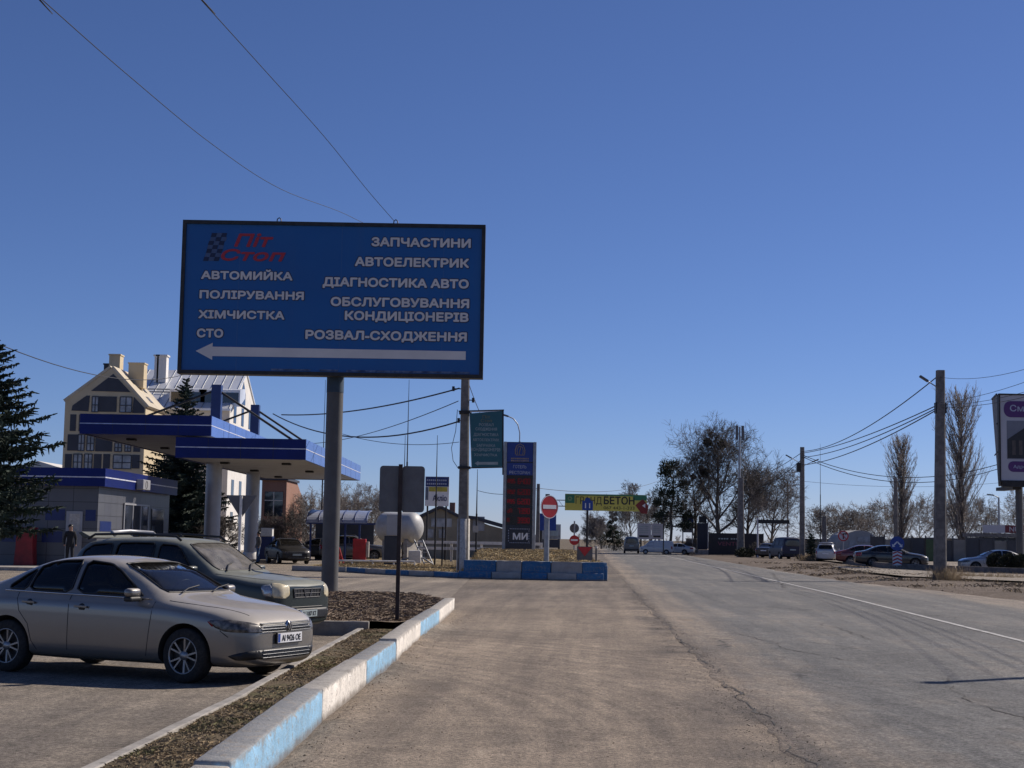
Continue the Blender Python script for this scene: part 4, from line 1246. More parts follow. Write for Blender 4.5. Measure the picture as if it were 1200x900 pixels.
# back of a large doubled sign on a dark post, on the grass strip
p0 = gnd(465, 736, .05)
t = thing('road_sign', 'back of a wide grey road sign on a thin dark post in the grass strip', 'road sign', p0)
d0 = p0.y
MB().box2((-.035, -.03, -.1), (.035, .03, zat(544, d0, 465) - .05)).build('post', M['rust'], t)
for a, c in ((443, 468.3), (469.3, 496)):
    xa, xb = xat(a, d0) - p0.x, xat(c, d0) - p0.x
    pl = MB()
    x_, z_ = (xa + xb) / 2, (zat(546, d0, 470) + zat(600, d0, 470)) / 2 - .05
    hz, hx = (600 - 546) * d0 / FPX / 2, (xb - xa) / 2
    pl.prism(rrect(x_ - hx, z_ - hz, x_ + hx, z_ + hz, .06), .035, .055)
    pl.build('sign_plate', M['signback'], t)

def tri(z, r_, down=True):
    s = -1 if down else 1
    return [(-r_, z - s * r_ * .58), (r_, z - s * r_ * .58), (0, z + s * r_ * 1.15)]
# back of the give way sign beside the pumps
dy = 52
t = thing('road_sign', 'grey back of a downward triangle sign on a white post behind the green car', 'road sign', (xat(281, dy), dy, 0))
MB().tube([(0, 0, 0), (0, 0, zat(581, dy, 281))], .05, 10).build('post', M['white'], t)
pl = MB()
z_ = zat(588, dy, 281)
pl.prism([(-.52, z_ + .22), (.52, z_ + .22), (.05, z_ - .5), (-.05, z_ - .5)], .06, .08); pl.build('sign_plate', M['signback'], t)

# no entry
dn = 62.9
t = thing('road_sign', 'large red no entry sign with white bar on the island edge', 'road sign', (xat(640.5, dn), dn, .68))
z_ = zat(594, dn, 640) - .68
r_ = 13.5 * dn / FPX
rzs = R(40)
pv = thing('x', None, None); bpy.data.objects.remove(pv)
MB().tube([(0, 0, -.1), (0, 0, z_ + .1)], .11, 14).build('post', M['steel'], t)
def sx(poly, k): return [(a * k, b2) for a, b2 in poly]
pl = MB().prism([(a, b2 + z_) for a, b2 in disc(r_, 0, 0)], -.16, -.14).build('sign_plate', M['signred'], t); pl.rotation_euler = (0, 0, rzs)
MB().prism([(-r_ * .76, z_ - r_ * .17), (r_ * .76, z_ - r_ * .17), (r_ * .76, z_ + r_ * .17), (-r_ * .76, z_ + r_ * .17)], -.166, -.161).build('white_bar', M['signwhite'], pl)
rg = MB()
n = 40
vs, fs = [], []
for k in range(n):
    an = 2 * math.pi * k / n
    for rr, yy in ((r_ * 1.0, -.165), (r_ * .94, -.165), (r_ * 1.0, -.14)):
        vs.append((rr * math.cos(an), yy, z_ + rr * math.sin(an)))
for k in range(n):
    k2 = (k + 1) % n
    fs += [(k * 3, k2 * 3, k2 * 3 + 1, k * 3 + 1), (k * 3, k * 3 + 2, k2 * 3 + 2, k2 * 3)]
rg.add(vs, fs).build('rim', M['signwhite'], pl)

# km sign, back of a round sign with a no entry below, give way board, bollard
dk = 72
t = thing('kilometre_sign', 'small blue sign numbered 11 on a dark post in front of the yellow banner', 'road sign', (xat(688, dk), dk, .5))
z0 = .5
MB().tube([(0, 0, -.3), (0, 0, zat(587, dk, 688) - z0)], .055, 8).build('post', M['darksteel'], t)
za, zb_ = zat(598, dk, 687) - z0, zat(587, dk, 687) - z0
pl = MB().box2((-.25, -.08, za), (.25, -.06, zb_)).build('sign_plate', M['signblue'], t)
MB().prism([(-.14, zb_), (.14, zb_), (.1, zb_ + .14), (-.1, zb_ + .14)], -.08, -.06).build('sign_cap', M['signblue'], t)
text_part('11', pl, 0, (za + zb_) / 2 - .12, .25, M['signwhite'], y=-.082, width=.24, align='C', bold=.02)
dk = 98
t = thing('road_sign', 'grey round sign back above a small no entry sign behind the grass hump', 'road sign', (xat(673, dk), dk, 0))
MB().tube([(0, 0, 0), (0, 0, zat(610.5, dk, 673))], .05, 8).build('post', M['steel'], t)
z_ = zat(619, dk, 673)
MB().prism([(a, b2 + z_) for a, b2 in disc(.30, 0, 0)], .06, .08).build('sign_plate', M['signback'], t)
z_ = zat(633, dk, 673)
pl = MB().prism([(a, b2 + z_) for a, b2 in disc(.31, 0, 0)], -.08, -.06).build('sign_plate', M['signred'], t); pl['label'] = 'round red no entry plate'
MB().prism([(-.22, z_ - .05), (.22, z_ - .05), (.22, z_ + .06), (-.22, z_ + .06)], -.086, -.081).build('white_bar', M['signwhite'], pl)
dk = 65.5
t = thing('road_sign', 'red give way triangle on a short board at the right end of the island', 'road sign', (xat(685.5, dk), dk, .5))
za, zb_ = zat(652, dk, 686) - .5, zat(640.5, dk, 686) - .5
bd = MB().box2((-.33, 0, za - .15), (.33, .03, zb_)).build('sign_board', M['signback'], t)
MB().prism([(-.31, zb_ - .02), (.31, zb_ - .02), (0, za)], -.02, -.002).build('triangle', M['signred'], bd)
for s in (-.25, .25): MB().box2((s - .03, .03, -.2), (s + .03, .08, za)).build('post', M['steel'], t)
t = thing('bollard', 'thin grey post at the rounded corner of the island', 'bollard', (xat(699, 64), 64, .1))
MB().tube([(0, 0, 0), (0, 0, 1.2)], .05, 8).build('post', M['darkconcrete'], t)
MB().tube([(0, 0, 1.203), (0, 0, 1.3)], [.055, .03], 8).build('cap', M['dirtywhite'], t)

# yellow overhead banner
M['banner_y'] = mat('banner_yellow', (0.62, 0.55, 0.10), 0.5, 0, 0.08, 1)
M['banner_g'] = mat('banner_green', (0.04, 0.20, 0.10), 0.5, 0, 0.08, 1)
M['ink'] = mat('black_print', (0.02, 0.02, 0.02), 0.5)
db = 84
xm = xat(641, db)
t = thing('overhead_banner', 'long yellow and green concrete firm banner hung out from a tall mast', 'banner', (xm, db, .6))
MB().tube([(0, 0, -.6), (0, 0, zat(579, db, 641) - .6)], .12, 10).build('mast', M['darksteel'], t)
xa, xb = xat(661.5, db) - xm, xat(757.5, db) - xm
za, zb_ = zat(598, db, 690) - .6, zat(579, db, 690) - .6
tr = MB()
for zz in (zat(586, db, 655) - .6, zat(593, db, 655) - .6): tr.bar((0, .1, zz), (xb, .1, zz - .01), .05, .05)
for k in range(10):
    x_ = .1 + k * .5
    tr.bar((x_, .1, zat(586, db, 655) - .6), (x_ + .25, .1, zat(593, db, 655) - .6), .02, .02)
tr.build('truss', M['steel'], t)
pl = MB().box2((xa, -.03, za - .02), (xb, .03, zb_)).build('panel', M['banner_y'], t)
sb = MB().box2((xa + .005, -.04, za + .38), (xa + .52, -.031, zb_ - .03)); sb.box2((xb - .75, -.04, zb_ - .3), (xb - .005, -.031, zb_ - .01)); sb.box2((xa + .53, -.04, zb_ - .085), (xb - .76, -.031, zb_ - .015))
sb.build('green_field', M['banner_g'], pl)
em = MB()
for k in range(8):
    an = R(45 * k)
    em.box((xa + .26 + .09 * math.cos(an), -.045, za + .62 + .09 * math.sin(an)), (.07, .006, .07))
em.build('emblem', mat('emblem_pale_green', (0.25, 0.4, 0.2), 0.5), pl)
text_part('ГРАНД', pl, xat(674, db) - xm, za + .34, .40, M['ink'], y=-.034, width=30.5 * db / FPX, bold=.0)
text_part('БЕТОН', pl, xat(707, db) - xm, za + .34, .43, M['ink'], y=-.034, width=36 * db / FPX, bold=.03)
text_part('067 443-1-333', pl, xat(707, db) - xm, za + .07, .17, M['ink'], y=-.034, width=36 * db / FPX, bold=.0)
MB().prism([(xb - .62, za + .32), (xb - .22, za + .66), (xb + .1, za + .3), (xb + .02, za - .14), (xb - .3, za - .12)], -.045, -.031).build('red_diamond', mat('banner_red', (0.22, 0.025, 0.02), 0.5), pl)
MB().prism([(xb - .25, za + .3), (xb - .08, za + .42), (xb - .08, za + .18)], -.052, -.046).build('white_arrowhead', M['signwhite'], pl)

# price totem
dt = 76
xc = (xat(589, dt) + xat(626.5, dt)) / 2
zb0 = 1.0
t = thing('price_totem', 'tall blue fuel price totem with red digits, hotel and restaurant lines', 'price sign', (xc, dt, zb0))
hw = (626.8 - 588.5) / 2 * dt / FPX
ztop = zat(518, dt, 607) - zb0
zlow = zat(647, dt, 607) - zb0
def tz(py): return zat(py, dt, 607) - zb0
MB().box2((-hw - .05, -.32, -.35), (hw - .15, .35, tz(645))).build('foot', M['darkconcrete'], t, bevel=.02)
MB().box2((-hw, -.24, tz(644)), (-hw + .16, .24, ztop)).build('side_frame', M['steel'], t, bevel=.02)
MB().box2((hw - .16, -.24, tz(652)), (hw, .24, ztop)).build('side_frame', M['steel'], t, bevel=.02)
bd = MB().box2((-hw + .161, -.2, tz(645)), (hw - .161, .2, ztop - .01)).build('body', mat('totem_black', (0.008, 0.010, 0.022), 0.25), t)
cw = hw - .175
M['totem_blue'] = mat('totem_blue', (0.012, 0.04, 0.235), 0.35, 0, 0.06, 1)
b1 = MB().box2((-cw, -.23, tz(541.5)), (cw, -.201, ztop - .03)).build('logo_panel', M['totem_blue'], bd)
b2_ = MB().box2((-cw, -.23, tz(557)), (cw, -.201, tz(542.7))).build('text_panel', M['totem_blue'], bd)
M['gold'] = mat('pale_gold_print', (0.33, 0.25, 0.16), 0.5)
M['pale_print'] = mat('pale_print', (0.42, 0.45, 0.55), 0.5)
lg = MB()
cz = tz(527.5)
for rr, w_ in ((.24, .035), (.15, .03)):          # nested rounded arches of the emblem
    pts = [(-rr * .95, -.232, cz - .22), (-rr, -.232, cz), (-rr * .7, -.232, cz + rr * .9), (0, -.232, cz + rr * 1.25), (rr * .7, -.232, cz + rr * .9), (rr, -.232, cz), (rr * .95, -.232, cz - .22)]
    lg.tube(pts, w_ * .6, 5)
lg.tube([(-.2, -.232, cz - .25), (.22, -.232, cz - .25)], .018, 4); lg.tube([(-.05, -.232, cz - .22), (.02, -.232, cz + .12)], .02, 4)
lg.build('emblem', M['gold'], b1)
for zz in (tz(537.6), tz(540.2)):
    s_ = MB()
    for k in range(9): s_.box((-.4 + .1 * k, -.233, zz), (.06 if k % 3 else .075, .006, .07))
    s_.build('small_print', M['gold'], b1)
text_part('ГОТЕЛЬ', b2_, 0, tz(549), .155, M['pale_print'], y=-.232, width=15.5 * dt / FPX, align='C', bold=.012)
text_part('РЕСТОРАН', b2_, 0, tz(555.8), .155, M['pale_print'], y=-.232, width=24 * dt / FPX, align='C', bold=.012)
M['led'] = emit_mat('led_red', (0.9, 0.03, 0.06), 0.06)
M['led_dim'] = emit_mat('led_red_dim', (0.9, 0.03, 0.05), 0.04)
SEG = {'0': 'abcdef', '1': 'bc', '2': 'abged', '3': 'abgcd', '4': 'fgbc', '5': 'afgcd', '6': 'afgedc', '7': 'abc', '8': 'abcdefg', '9': 'abcdfg', 'А': 'abcefg', 'Д': 'bcdeg', 'П': 'abcef', ' ': ''}
def digits(mb, txt, x, z, w_, h, y):
    s = .022
    for ch in txt:
        if ch == '.':
            mb.box((x - w_ * .14, y, z), (.035, .012, .035)); continue
        for sg in SEG[ch]:
            q = {'a': (w_ / 2, h, 1), 'd': (w_ / 2, 0, 1), 'g': (w_ / 2, h / 2, 1), 'b': (w_, h * .75, 0), 'c': (w_, h * .25, 0), 'e': (0, h * .25, 0), 'f': (0, h * .75, 0)}[sg]
            mb.box((x + q[0], y, z + q[1]), (w_ if q[2] else s * 2, .012, s * 2 if q[2] else h / 2))
        x += w_ * 1.5
rows = [(557.8, 570.5, 'А95', '64.00', 0), (571.5, 581.8, 'А92', '62.00', 0), (582.8, 592.8, 'А95', '62.00', 1), (593.8, 603.8, 'ДП', '73.90', 2), (604.8, 614.8, 'П', '39.90', 2)]
for (ya, yb, nm, val, br_) in rows:
    pn = MB().box2((-cw, -.225, tz(yb)), (cw, -.201, tz(ya))).build('price_panel', M['ink'], bd)
    q = MB(); h = .24
    zz = (tz(ya) + tz(yb)) / 2 - h / 2
    digits(q, val, -.07, zz, .105, h, -.231)
    q.build('digits', M['led'] if br_ else M['led_dim'], pn)
    q = MB(); digits(q, nm, -cw + .06, zz + .03, .085, h * .75, -.231); q.build('grade_letters', M['led'] if br_ == 1 else M['led_dim'], pn)
pn = MB().box2((-cw, -.225, tz(643.8)), (cw, -.201, tz(615.5))).build('brand_panel', mat('totem_dark_panel', (0.01, 0.016, 0.035), 0.3), bd)
text_part('МИ', pn, .08, tz(632.5), .34, M['signwhite'], y=-.228, width=17.5 * dt / FPX, align='C', bold=.05)
q = MB()
for k in range(12): q.box((-.42 + .085 * k, -.229, tz(619.8)), (.05, .006, .03)); q.box((-.42 + .085 * k, -.229, tz(636)), (.05, .006, .03))
for k in range(5): q.box((-.5, -.229, tz(622 + 3 * k)), (.03, .006, .06)); q.box((.5, -.229, tz(622 + 3 * k)), (.03, .006, .06))
q.build('dotted_border', M['pale_print'], pn)

# concrete pole with banner, and other poles
def concrete_pole(x, y, h, label, w0=.30, w1=.19, white=0.0, lean=0.0, z0=0.0):
    t = thing('utility_pole', label, 'utility pole', (x, y, z0), 0, 'concrete power poles')
    q = MB()
    vs, fs = [], []
    ks = [(0, -.3)] + [(k / 6, h * k / 6) for k in range(7)]
    for fr, z in ks:
        a = (w0 + (w1 - w0) * fr) / 2
        c = .28 * a
        for (px, py) in ((-a + c, -a), (a - c, -a), (a, -a + c), (a, a - c), (a - c, a), (-a + c, a), (-a, a - c), (-a, -a + c)):
            vs.append((px + lean * z, py, z))
    for i in range(len(ks) - 1):
        for k in range(8):
            fs.append((i * 8 + k, i * 8 + (k + 1) % 8, i * 8 + 8 + (k + 1) % 8, i * 8 + 8 + k))
    fs.append(tuple(range((len(ks) - 1) * 8, len(ks) * 8)))
    q.add(vs, fs)
    q.build('shaft', M['darkconcrete'], t)
    if white:
        MB().lathe([(w0 * .60, -.3), (w0 * .565, white), (w0 * .48, white + .01)], 12).build('whitewash', M['dirtywhite'], t)
    return t
def lamp_arm(t, z, dx, dz, dy=0.0, head=.55):
    s = 1 if dx > 0 else -1
    a = MB().tube([(0, 0, z), (dx * .5, dy * .5, z + dz * .5), (dx, dy, z + dz)], .028, 7).build('lamp_arm', M['steel'], t)
    d = Vector((dx, dy, dz)).normalized()
    p = Vector((dx, dy, z + dz))
    MB().bar(p - d * .1, p + d * head, .2, .09).build('lamp_head', M['signback'], a)
dp_ = 64.8
cp = concrete_pole(xat(543, dp_), dp_, zat(425, dp_, 541) - .2, 'tall concrete pole with whitewashed foot carrying the teal advert banner', .46, .34, white=zat(608, dp_, 543) - .2, z0=.2, lean=-.006)
for zz, px in ((zat(485, dp_) - .2, 0), (zat(549, dp_) - .2, 0)):
    MB().box((-.02, -.02, zz), (.52, .52, .1)).build('strap', M['darksteel'], cp)
ins = MB()
for k, (dx, zz) in enumerate(((-.55, zat(457, dp_)), (-.3, zat(494, dp_)), (.3, zat(470, dp_)))):
    ins.bar((0, -.1, zz - .2), (dx, -.1, zz - .2), .04, .04); ins.tube([(dx, -.1, zz - .3), (dx, -.1, zz - .1)], .06, 7)
ins.build('insulator', M['darksteel'], cp)
M['teal'] = mat('teal_banner_vinyl', (0.025, 0.125, 0.155), 0.5, 0, 0.08, 1)
px0 = cp.location.x
t = thing('hanging_banner', 'teal vertical auto service banner with an arrow on the concrete pole', 'banner', (px0, dp_, 0))
fr = MB()
zt_, zb_ = zat(483.5, dp_, 565), zat(548, dp_, 565)
xa, xb = xat(547.5, dp_) - px0, xat(587.5, dp_) - px0
fr.bar((-.3, -.28, zt_ + .02), (xb + .02, -.28, zt_ + .1), .05, .05); fr.bar((-.25, -.28, zb_ - .05), (xb + .02, -.28, zb_ + .02), .05, .05); fr.bar((xb + .02, -.28, zb_ - .3), (xb - .02, -.28, zt_ + .12), .06, .06)
fr.build('frame', M['darksteel'], t)
pl = MB().prism([(xa + .13, zb_ - .02), (xb + .03, zb_ + .05), (xb - .02, zt_ + .07), (xa, zt_ - .07)], -.30, -.26).build('panel', M['teal'], t)
MB().bar((xa + .02, -.285, zt_ + .0), (xb - .02, -.285, zt_ + .055), .015, .05).bar((xa + .13, -.285, zb_), (xa, -.285, zt_ - .07), .05, .015).build('white_edge', M['signwhite'], pl)
M['bleached'] = mat('faded_print', (0.36, 0.42, 0.42), 0.5)
M['faded_gold'] = mat('faded_gold_print', (0.20, 0.20, 0.12), 0.5)
xc_ = (xa + xb) / 2
s_ = dp_ / FPX
for txt, py, hp, w_, mt in (('Піт', 491, 4, 9, 'faded_gold'), ('Стоп', 495.5, 4, 13, 'faded_gold'), ('РОЗВАЛ', 500, 3.4, 17, 'bleached'), ('СХОДЖЕННЯ', 505, 3.4, 25, 'bleached'), ('ДІАГНОСТИКА', 511.5, 3.4, 29, 'bleached'),
                            ('АВТОЕЛЕКТРИК', 517.5, 3.2, 31, 'bleached'), ('ЗАПРАВКА', 524, 3.2, 22, 'bleached'), ('КОНДИЦІОНЕРІВ', 529, 3.6, 34, 'bleached'), ('ХІМЧИСТКА', 535, 3, 27, 'bleached')):
    text_part(txt, pl, xc_, zat(py, dp_, 567), hp * s_, M[mt], y=-.302, width=w_ * s_, align='C', bold=.015)
za = zat(543.5, dp_, 566)
ax = lambda p: xat(p, dp_) - px0
MB().prism([(ax(554.5), za), (ax(559), za - .1), (ax(559), za - .055), (ax(582), za - .04), (ax(582), za + .075), (ax(559), za + .055), (ax(559), za + .1)], -.312, -.3005).build('arrow', M['bleached'], pl)

# street lamp behind the totem (its arm leans left)
dl = 92
t = thing('street_lamp', 'street lamp with curved arm rising behind the price totem', 'street lamp', (xat(607, dl), dl, 0))
zt_ = zat(517, dl, 607)
MB().tube([(0, 0, 0), (0, 0, zt_)], [.1, .06], 9).build('pole', M['steel'], t)
ar = MB().tube([(0, 0, zt_ - .1), (0, 0, zt_ + .5), (-.12, 0, zt_ + 1.0), (-.4, 0, zt_ + 1.35), (-.75, 0, zt_ + 1.5)], .035, 7).build('arm', M['steel'], t)
MB().bar((-.7, 0, zt_ + 1.48), (-1.1, 0, zt_ + 1.6), .2, .1).build('lamp_head', M['signback'], ar)

pA = concrete_pole(xat(1101, 71.5), 71.5, zat(434, 71.5, 1100), 'nearest tall concrete power pole on the right verge, lamp arm to the left', .54, .36, lean=0.012)
lamp_arm(pA, 9.0, -.55, .35, 0, .35)
MB().box((.1, 0, 8.05), (.5, .3, .5)).build('junction_box', M['darksteel'], pA)
pB = concrete_pole(xat(940, 136), 136, zat(524, 136, 940), 'farther concrete power pole in front of the blue van, two lamp arms', .46, .34, lean=0.002)
lamp_arm(pB, 8.6, -1.0, .55, 0, .5); lamp_arm(pB, 8.4, 1.0, .45, 0, .5)
MB().box((-.3, 0, 8.3), (.35, .35, .8)).build('junction_box', M['darksteel'], pB)
pC = concrete_pole(xat(868, 163), 163, zat(560, 163, 868), 'concrete pole before the dark banner fence, among the bare trees', .8, .5)
concrete_pole(xat(1050, 150), 150, zat(560, 150, 1050), 'thin concrete pole in front of the smaller poplar', .42, .3)
concrete_pole(xat(966, 165), 165, zat(605, 165, 966), 'short thin pole behind the white tailed car', .5, .4)
concrete_pole(xat(630, 125), 125, zat(567, 125, 630), 'distant pole with insulator arms right of the price totem', .35, .25)
t = thing('antenna_mast', 'slim mobile phone mast with antenna panels above the bare trees', 'mast', (xat(866.5, 172), 172, 0))
zt_ = zat(500, 172, 867)
MB().tube([(0, 0, 0), (0, 0, zt_)], [.2, .1], 9).build('pole', M['steel'], t)
for dx in (-.32, .32): MB().box((dx, -.1, zt_ - .7), (.28, .2, 1.6)).build('antenna_panel', M['signback'], t)
for (px, py, d, lb) in ((961.5, 520, 172, 'thin wire mast right of the second concrete pole'), (475, 445, 88, 'tall lightning rod rising behind the big sign back'), (472, 510, 90, 'shorter lightning rod beside the tallest one'), (510, 510, 80, 'thin lightning rod in front of the beige house'), (558, 550, 79, 'thin rod with a small plate left of the price totem'), (376, 445, 110, 'thin antenna rod beside the top of the billboard pole'), (1193, 560, 150, 'lattice thin mast beside the right billboard pole')):
    t = thing('lightning_rod', lb, 'mast', (xat(px, d), d, 0.1))
    zt_ = zat(py, d, px) - .1
    MB().tube([(0, 0, 0), (0, 0, zt_ * .55)], .05, 7).build('lower_tube', M['darksteel'], t)
    MB().tube([(0, 0, zt_ * .55), (0, 0, zt_)], [.035, .012], 6).build('upper_rod', M['darksteel'], t)
    if px == 558: MB().box2((-.16, -.06, zat(627, d)), (.1, -.04, zat(619, d))).build('plate', M['dirtywhite'], t)
for (px, py, d, s, lb) in ((923, 564, 200, -1, 'distant thin street lamp above the black boom'), (1171, 583, 160, -1, 'street lamp with short arm below the right billboard')):
    t = thing('street_lamp', lb, 'street lamp', (xat(px, d), d, 0))
    zt_ = zat(py, d, px)
    MB().tube([(0, 0, 0), (0, 0, zt_)], [.14, .09], 8).build('pole', M['steel'], t)
    a = MB().tube([(0, 0, zt_), (s * .6, 0, zt_ + .25)], .05, 6).build('arm', M['steel'], t)
    MB().bar((s * .5, 0, zt_ + .22), (s * 1.2, 0, zt_ + .3), .25, .12).build('lamp_head', M['signback'], a)

# yellow, blue and white advert above the beige house
da = 98
t = thing('advert_sign', 'square blue, yellow and white advert board above the beige house', 'billboard', (xat(511, da), da, 0))
o0 = t.location.x
Z = lambda p: zat(p, da, 511)
X_ = lambda p: xat(p, da) - o0
bd = MB().box2((X_(497), 0, Z(593)), (X_(525), .2, Z(558.5))).build('board', M['signwhite'], t)
MB().box2((X_(497.3), -.02, Z(570)), (X_(524.7), 0, Z(559))).build('blue_field', mat('advert_navy', (.02, .04, .16), .5), bd)
MB().box2((X_(501.5), -.02, Z(576)), (X_(523), 0, Z(570.6))).build('yellow_field', mat('advert_yellow', (.5, .42, .06), .5), bd)
MB().box2((X_(497.3), -.02, Z(586)), (X_(500.7), 0, Z(571))).build('side_picture', mat('advert_greyblue', (.12, .15, .2), .5), bd)
text_part('Акліо', bd, X_(506), Z(587), .36, mat('advert_ink', (.05, .06, .14), .5), y=-.012, width=16.5 * da / FPX, bold=.03)
pr = MB()
for r0, y_ in ((562.8, 0), (567, 1)):
    for k in range(10): pr.box((X_(499.5 + 2.4 * k), -.024, Z(r0)), (.09, .006, .1))
pr.build('small_print', M['pale_print'], bd)
for s in (500, 522): MB().tube([(X_(s), .1, 0), (X_(s), .1, Z(593))], .06, 7).build('post', M['darksteel'], t)

# signs seen past the no entry sign
t = thing('advert_sign', 'dark blue advert panel seen behind the no entry sign', 'billboard', (xat(641, 130), 130, 0))
o0 = t.location.x
MB().box2((xat(629, 130) - o0, 0, zat(621, 130)), (xat(651.5, 130) - o0, .2, zat(601, 130))).build('board', M['signblue'], t)
MB().tube([(-.5, .1, 0), (-.5, .1, zat(621, 130))], .1, 8).build('post', M['darksteel'], t)
t = thing('advert_sign', 'two tier grey advert board beside the foot of the no entry sign', 'billboard', (xat(645, 142), 142, 0))
o0 = t.location.x
MB().box2((xat(632, 142) - o0, 0, zat(631, 142)), (xat(657, 142) - o0, .25, zat(613.5, 142))).build('upper_board', M['winpale'], t)
MB().box2((xat(633, 142) - o0, 0, zat(641, 142)), (xat(656, 142) - o0, .25, zat(631.3, 142))).build('lower_board', M['slate'], t)
MB().box2((xat(645, 142) - o0, -.05, zat(627, 142)), (xat(654, 142) - o0, -.005, zat(616, 142))).build('picture', M['bleached'], t)
for s in (-1, 1): MB().tube([(s * .8, .3, 0), (s * .8, .3, zat(620, 142))], .1, 7).build('post', M['darksteel'], t)

# ---- right side signs
M['purple'] = mat('purple_print', (0.10, 0.03, 0.16), 0.5, 0, 0.05, 1)
M['vinyl'] = mat('white_vinyl', (0.50, 0.49, 0.52), 0.5, 0, 0.04, 1)
dR = 106
xw0 = xat(1172.5, dR, 520)
t = thing('billboard', 'right edge billboard with purple captions and a picture of a dark house', 'billboard', (xw0 + 3.1, dR, 0))
o0 = t.location.x
X_ = lambda p: xat(p, dR, 520) - o0
Z = lambda p: zat(p, dR, 1185)
zt_, zb_ = Z(463), Z(563)
Wd = 9.0
x0_ = X_(1172.5)
bd = MB().box2((x0_, 0, zb_), (x0_ + Wd, .2, zt_)).build('board', M['vinyl'], t)
fr = MB().box2((x0_ - .08, -.06, zb_ - .1), (x0_ + Wd, .25, zb_)).box2((x0_ - .08, -.06, zt_), (x0_ + Wd, .25, zt_ + .1)).box2((x0_ - .1, -.06, zb_), (x0_, .25, zt_)).build('frame', M['darksteel'], bd)
# angled back board of the three sided prism
bk = MB(); bk.add([(x0_ - .1, .3, zb_ - .35), (x0_ + 1.25, 4.5, zb_ - .25), (x0_ + .85, 4.5, zt_ + .1), (x0_ - .1, .3, zt_ + .05), (x0_ + .2, .3, zb_ - .35), (x0_ + 1.5, 4.5, zb_ - .25), (x0_ + 1.1, 4.5, zt_ + .1), (x0_ + .2, .3, zt_ + .05)],
               [(0, 1, 2, 3), (4, 7, 6, 5), (0, 4, 5, 1), (1, 5, 6, 2), (2, 6, 7, 3), (3, 7, 4, 0)]); bk.build('side_board', M['panelgrey'], t)
fb = MB()
for k in range(1, 3):
    zz = zb_ + (zt_ - zb_) * k / 3
    fb.bar((x0_ - .13, .3, zz), (x0_ + 1.0, 4.5, zz), .05, .08)
fb.bar((x0_ - .13, .3, zt_ + .08), (x0_ + .85, 4.5, zt_ + .12), .08, .1); fb.build('side_batten', M['darksteel'], t)
MB().box2((x0_ + .1, -.1, zb_ - .45), (x0_ + 1.6, .3, zb_ - .101)).box2((x0_ + .9, .31, zb_ - .6), (x0_ + 1.5, 4, zb_ - .36)).build('walkway', M['darksteel'], t)
q = MB().prism(rrect(X_(1177), Z(489), X_(1240), Z(470), .45), -.02, -.001).build('caption_panel', M['purple'], bd)
text_part('Смачно', q, X_(1184), Z(482), .45, M['pale_print'], y=-.021, width=44 * dR / FPX, bold=.02)
q = MB().prism(rrect(X_(1181), Z(553), X_(1240), Z(540.5), .35), -.02, -.001).build('caption_panel', M['purple'], bd)
text_part('Адреса', q, X_(1187), Z(548.5), .22, M['pale_print'], y=-.021, width=22 * dR / FPX, bold=.01)
pc = MB().box2((X_(1180), -.015, Z(538)), (X_(1240), -.001, Z(493))).build('picture', mat('picture_sky_grey', (0.20, 0.21, 0.25), 0.5, 0, 0.1, .6), bd)
MB().prism([(X_(1180.5), Z(537)), (X_(1239), Z(537)), (X_(1239), Z(500)), (X_(1204), Z(499)), (X_(1180.5), Z(515))], -.03, -.0155).build('picture_house', mat('picture_house_dark', (0.03, 0.028, 0.03), 0.5), pc)
q = MB()
for k in range(4): q.box2((X_(1186 + 8 * k), -.036, Z(533)), (X_(1190 + 8 * k), -.031, Z(516)))
q.build('picture_window', mat('picture_window_brown', (0.10, 0.08, 0.07), 0.5), pc)
MB().lathe([(.25, 0), (.25, zb_)], 20, 'Z', (X_(1200), 1.2, 0)).build('pole', M['pole_grey'], t)

def post_sign(px, py, pyb, d, z0, name, label):
    t = thing(name, label, 'road sign', (xat(px, d), d, z0))
    MB().tube([(0, 0, -.1), (0, 0, zat(py, d, px) - z0 + .3)], .04, 8).build('post', M['steel'], t)
    return t, zat(py, d, px) - z0
t, z_ = post_sign(988, 628, 660, 122, .2, 'road_sign', 'round no right turn sign on a thin post before the red car')
r_ = .42
pl = MB().prism([(a, b2 + z_) for a, b2 in disc(r_, 0, 0)], -.08, -.06).build('sign_plate', M['signred'], t)
MB().prism([(a, b2 + z_) for a, b2 in disc(r_ * .78, 0, 0)], -.085, -.081).build('white_field', M['vinyl'], pl)
ar = MB().box2((-.05, -.091, z_ - .25), (.05, -.086, z_ + .12)).box2((-.05, -.091, z_ + .12), (.2, -.086, z_ + .2)).prism([(.18, z_ + .05), (.18, z_ + .27), (.3, z_ + .16)], -.091, -.086)
ar.build('arrow', M['ink'], pl)
sl = MB(); sl.bar((-.27, -.095, z_ + .27), (.27, -.095, z_ - .27), .004, .06); sl.build('slash', M['signred'], pl)
t, z_ = post_sign(1051, 637, 667, 101.2, .3, 'road_sign', 'blue round arrows sign above a red and white chevron panel')
r_ = .47
pl = MB().prism([(a, b2 + z_) for a, b2 in disc(r_, 0, 0)], -.08, -.06).build('sign_plate', M['signblue'], t)
ar = MB()
for s in (-1, 1):
    ar.bar((0, -.086, z_ + .12), (s * .25, -.086, z_ - .13), .006, .09)
    ar.prism([(s * .33, z_ - .24), (s * .34, z_ - .02), (s * .13, z_ - .2)], -.09, -.083)
ar.build('arrows', M['signwhite'], pl)
za, zb_ = zat(667, 101.2, 1051) - .3, zat(646, 101.2, 1051) - .3
pn = MB().box2((-.3, -.1, max(.02, za)), (.3, -.05, zb_)).build('chevron_panel', M['signwhite'], t)
ch = MB()
H_ = zb_ - max(.02, za)
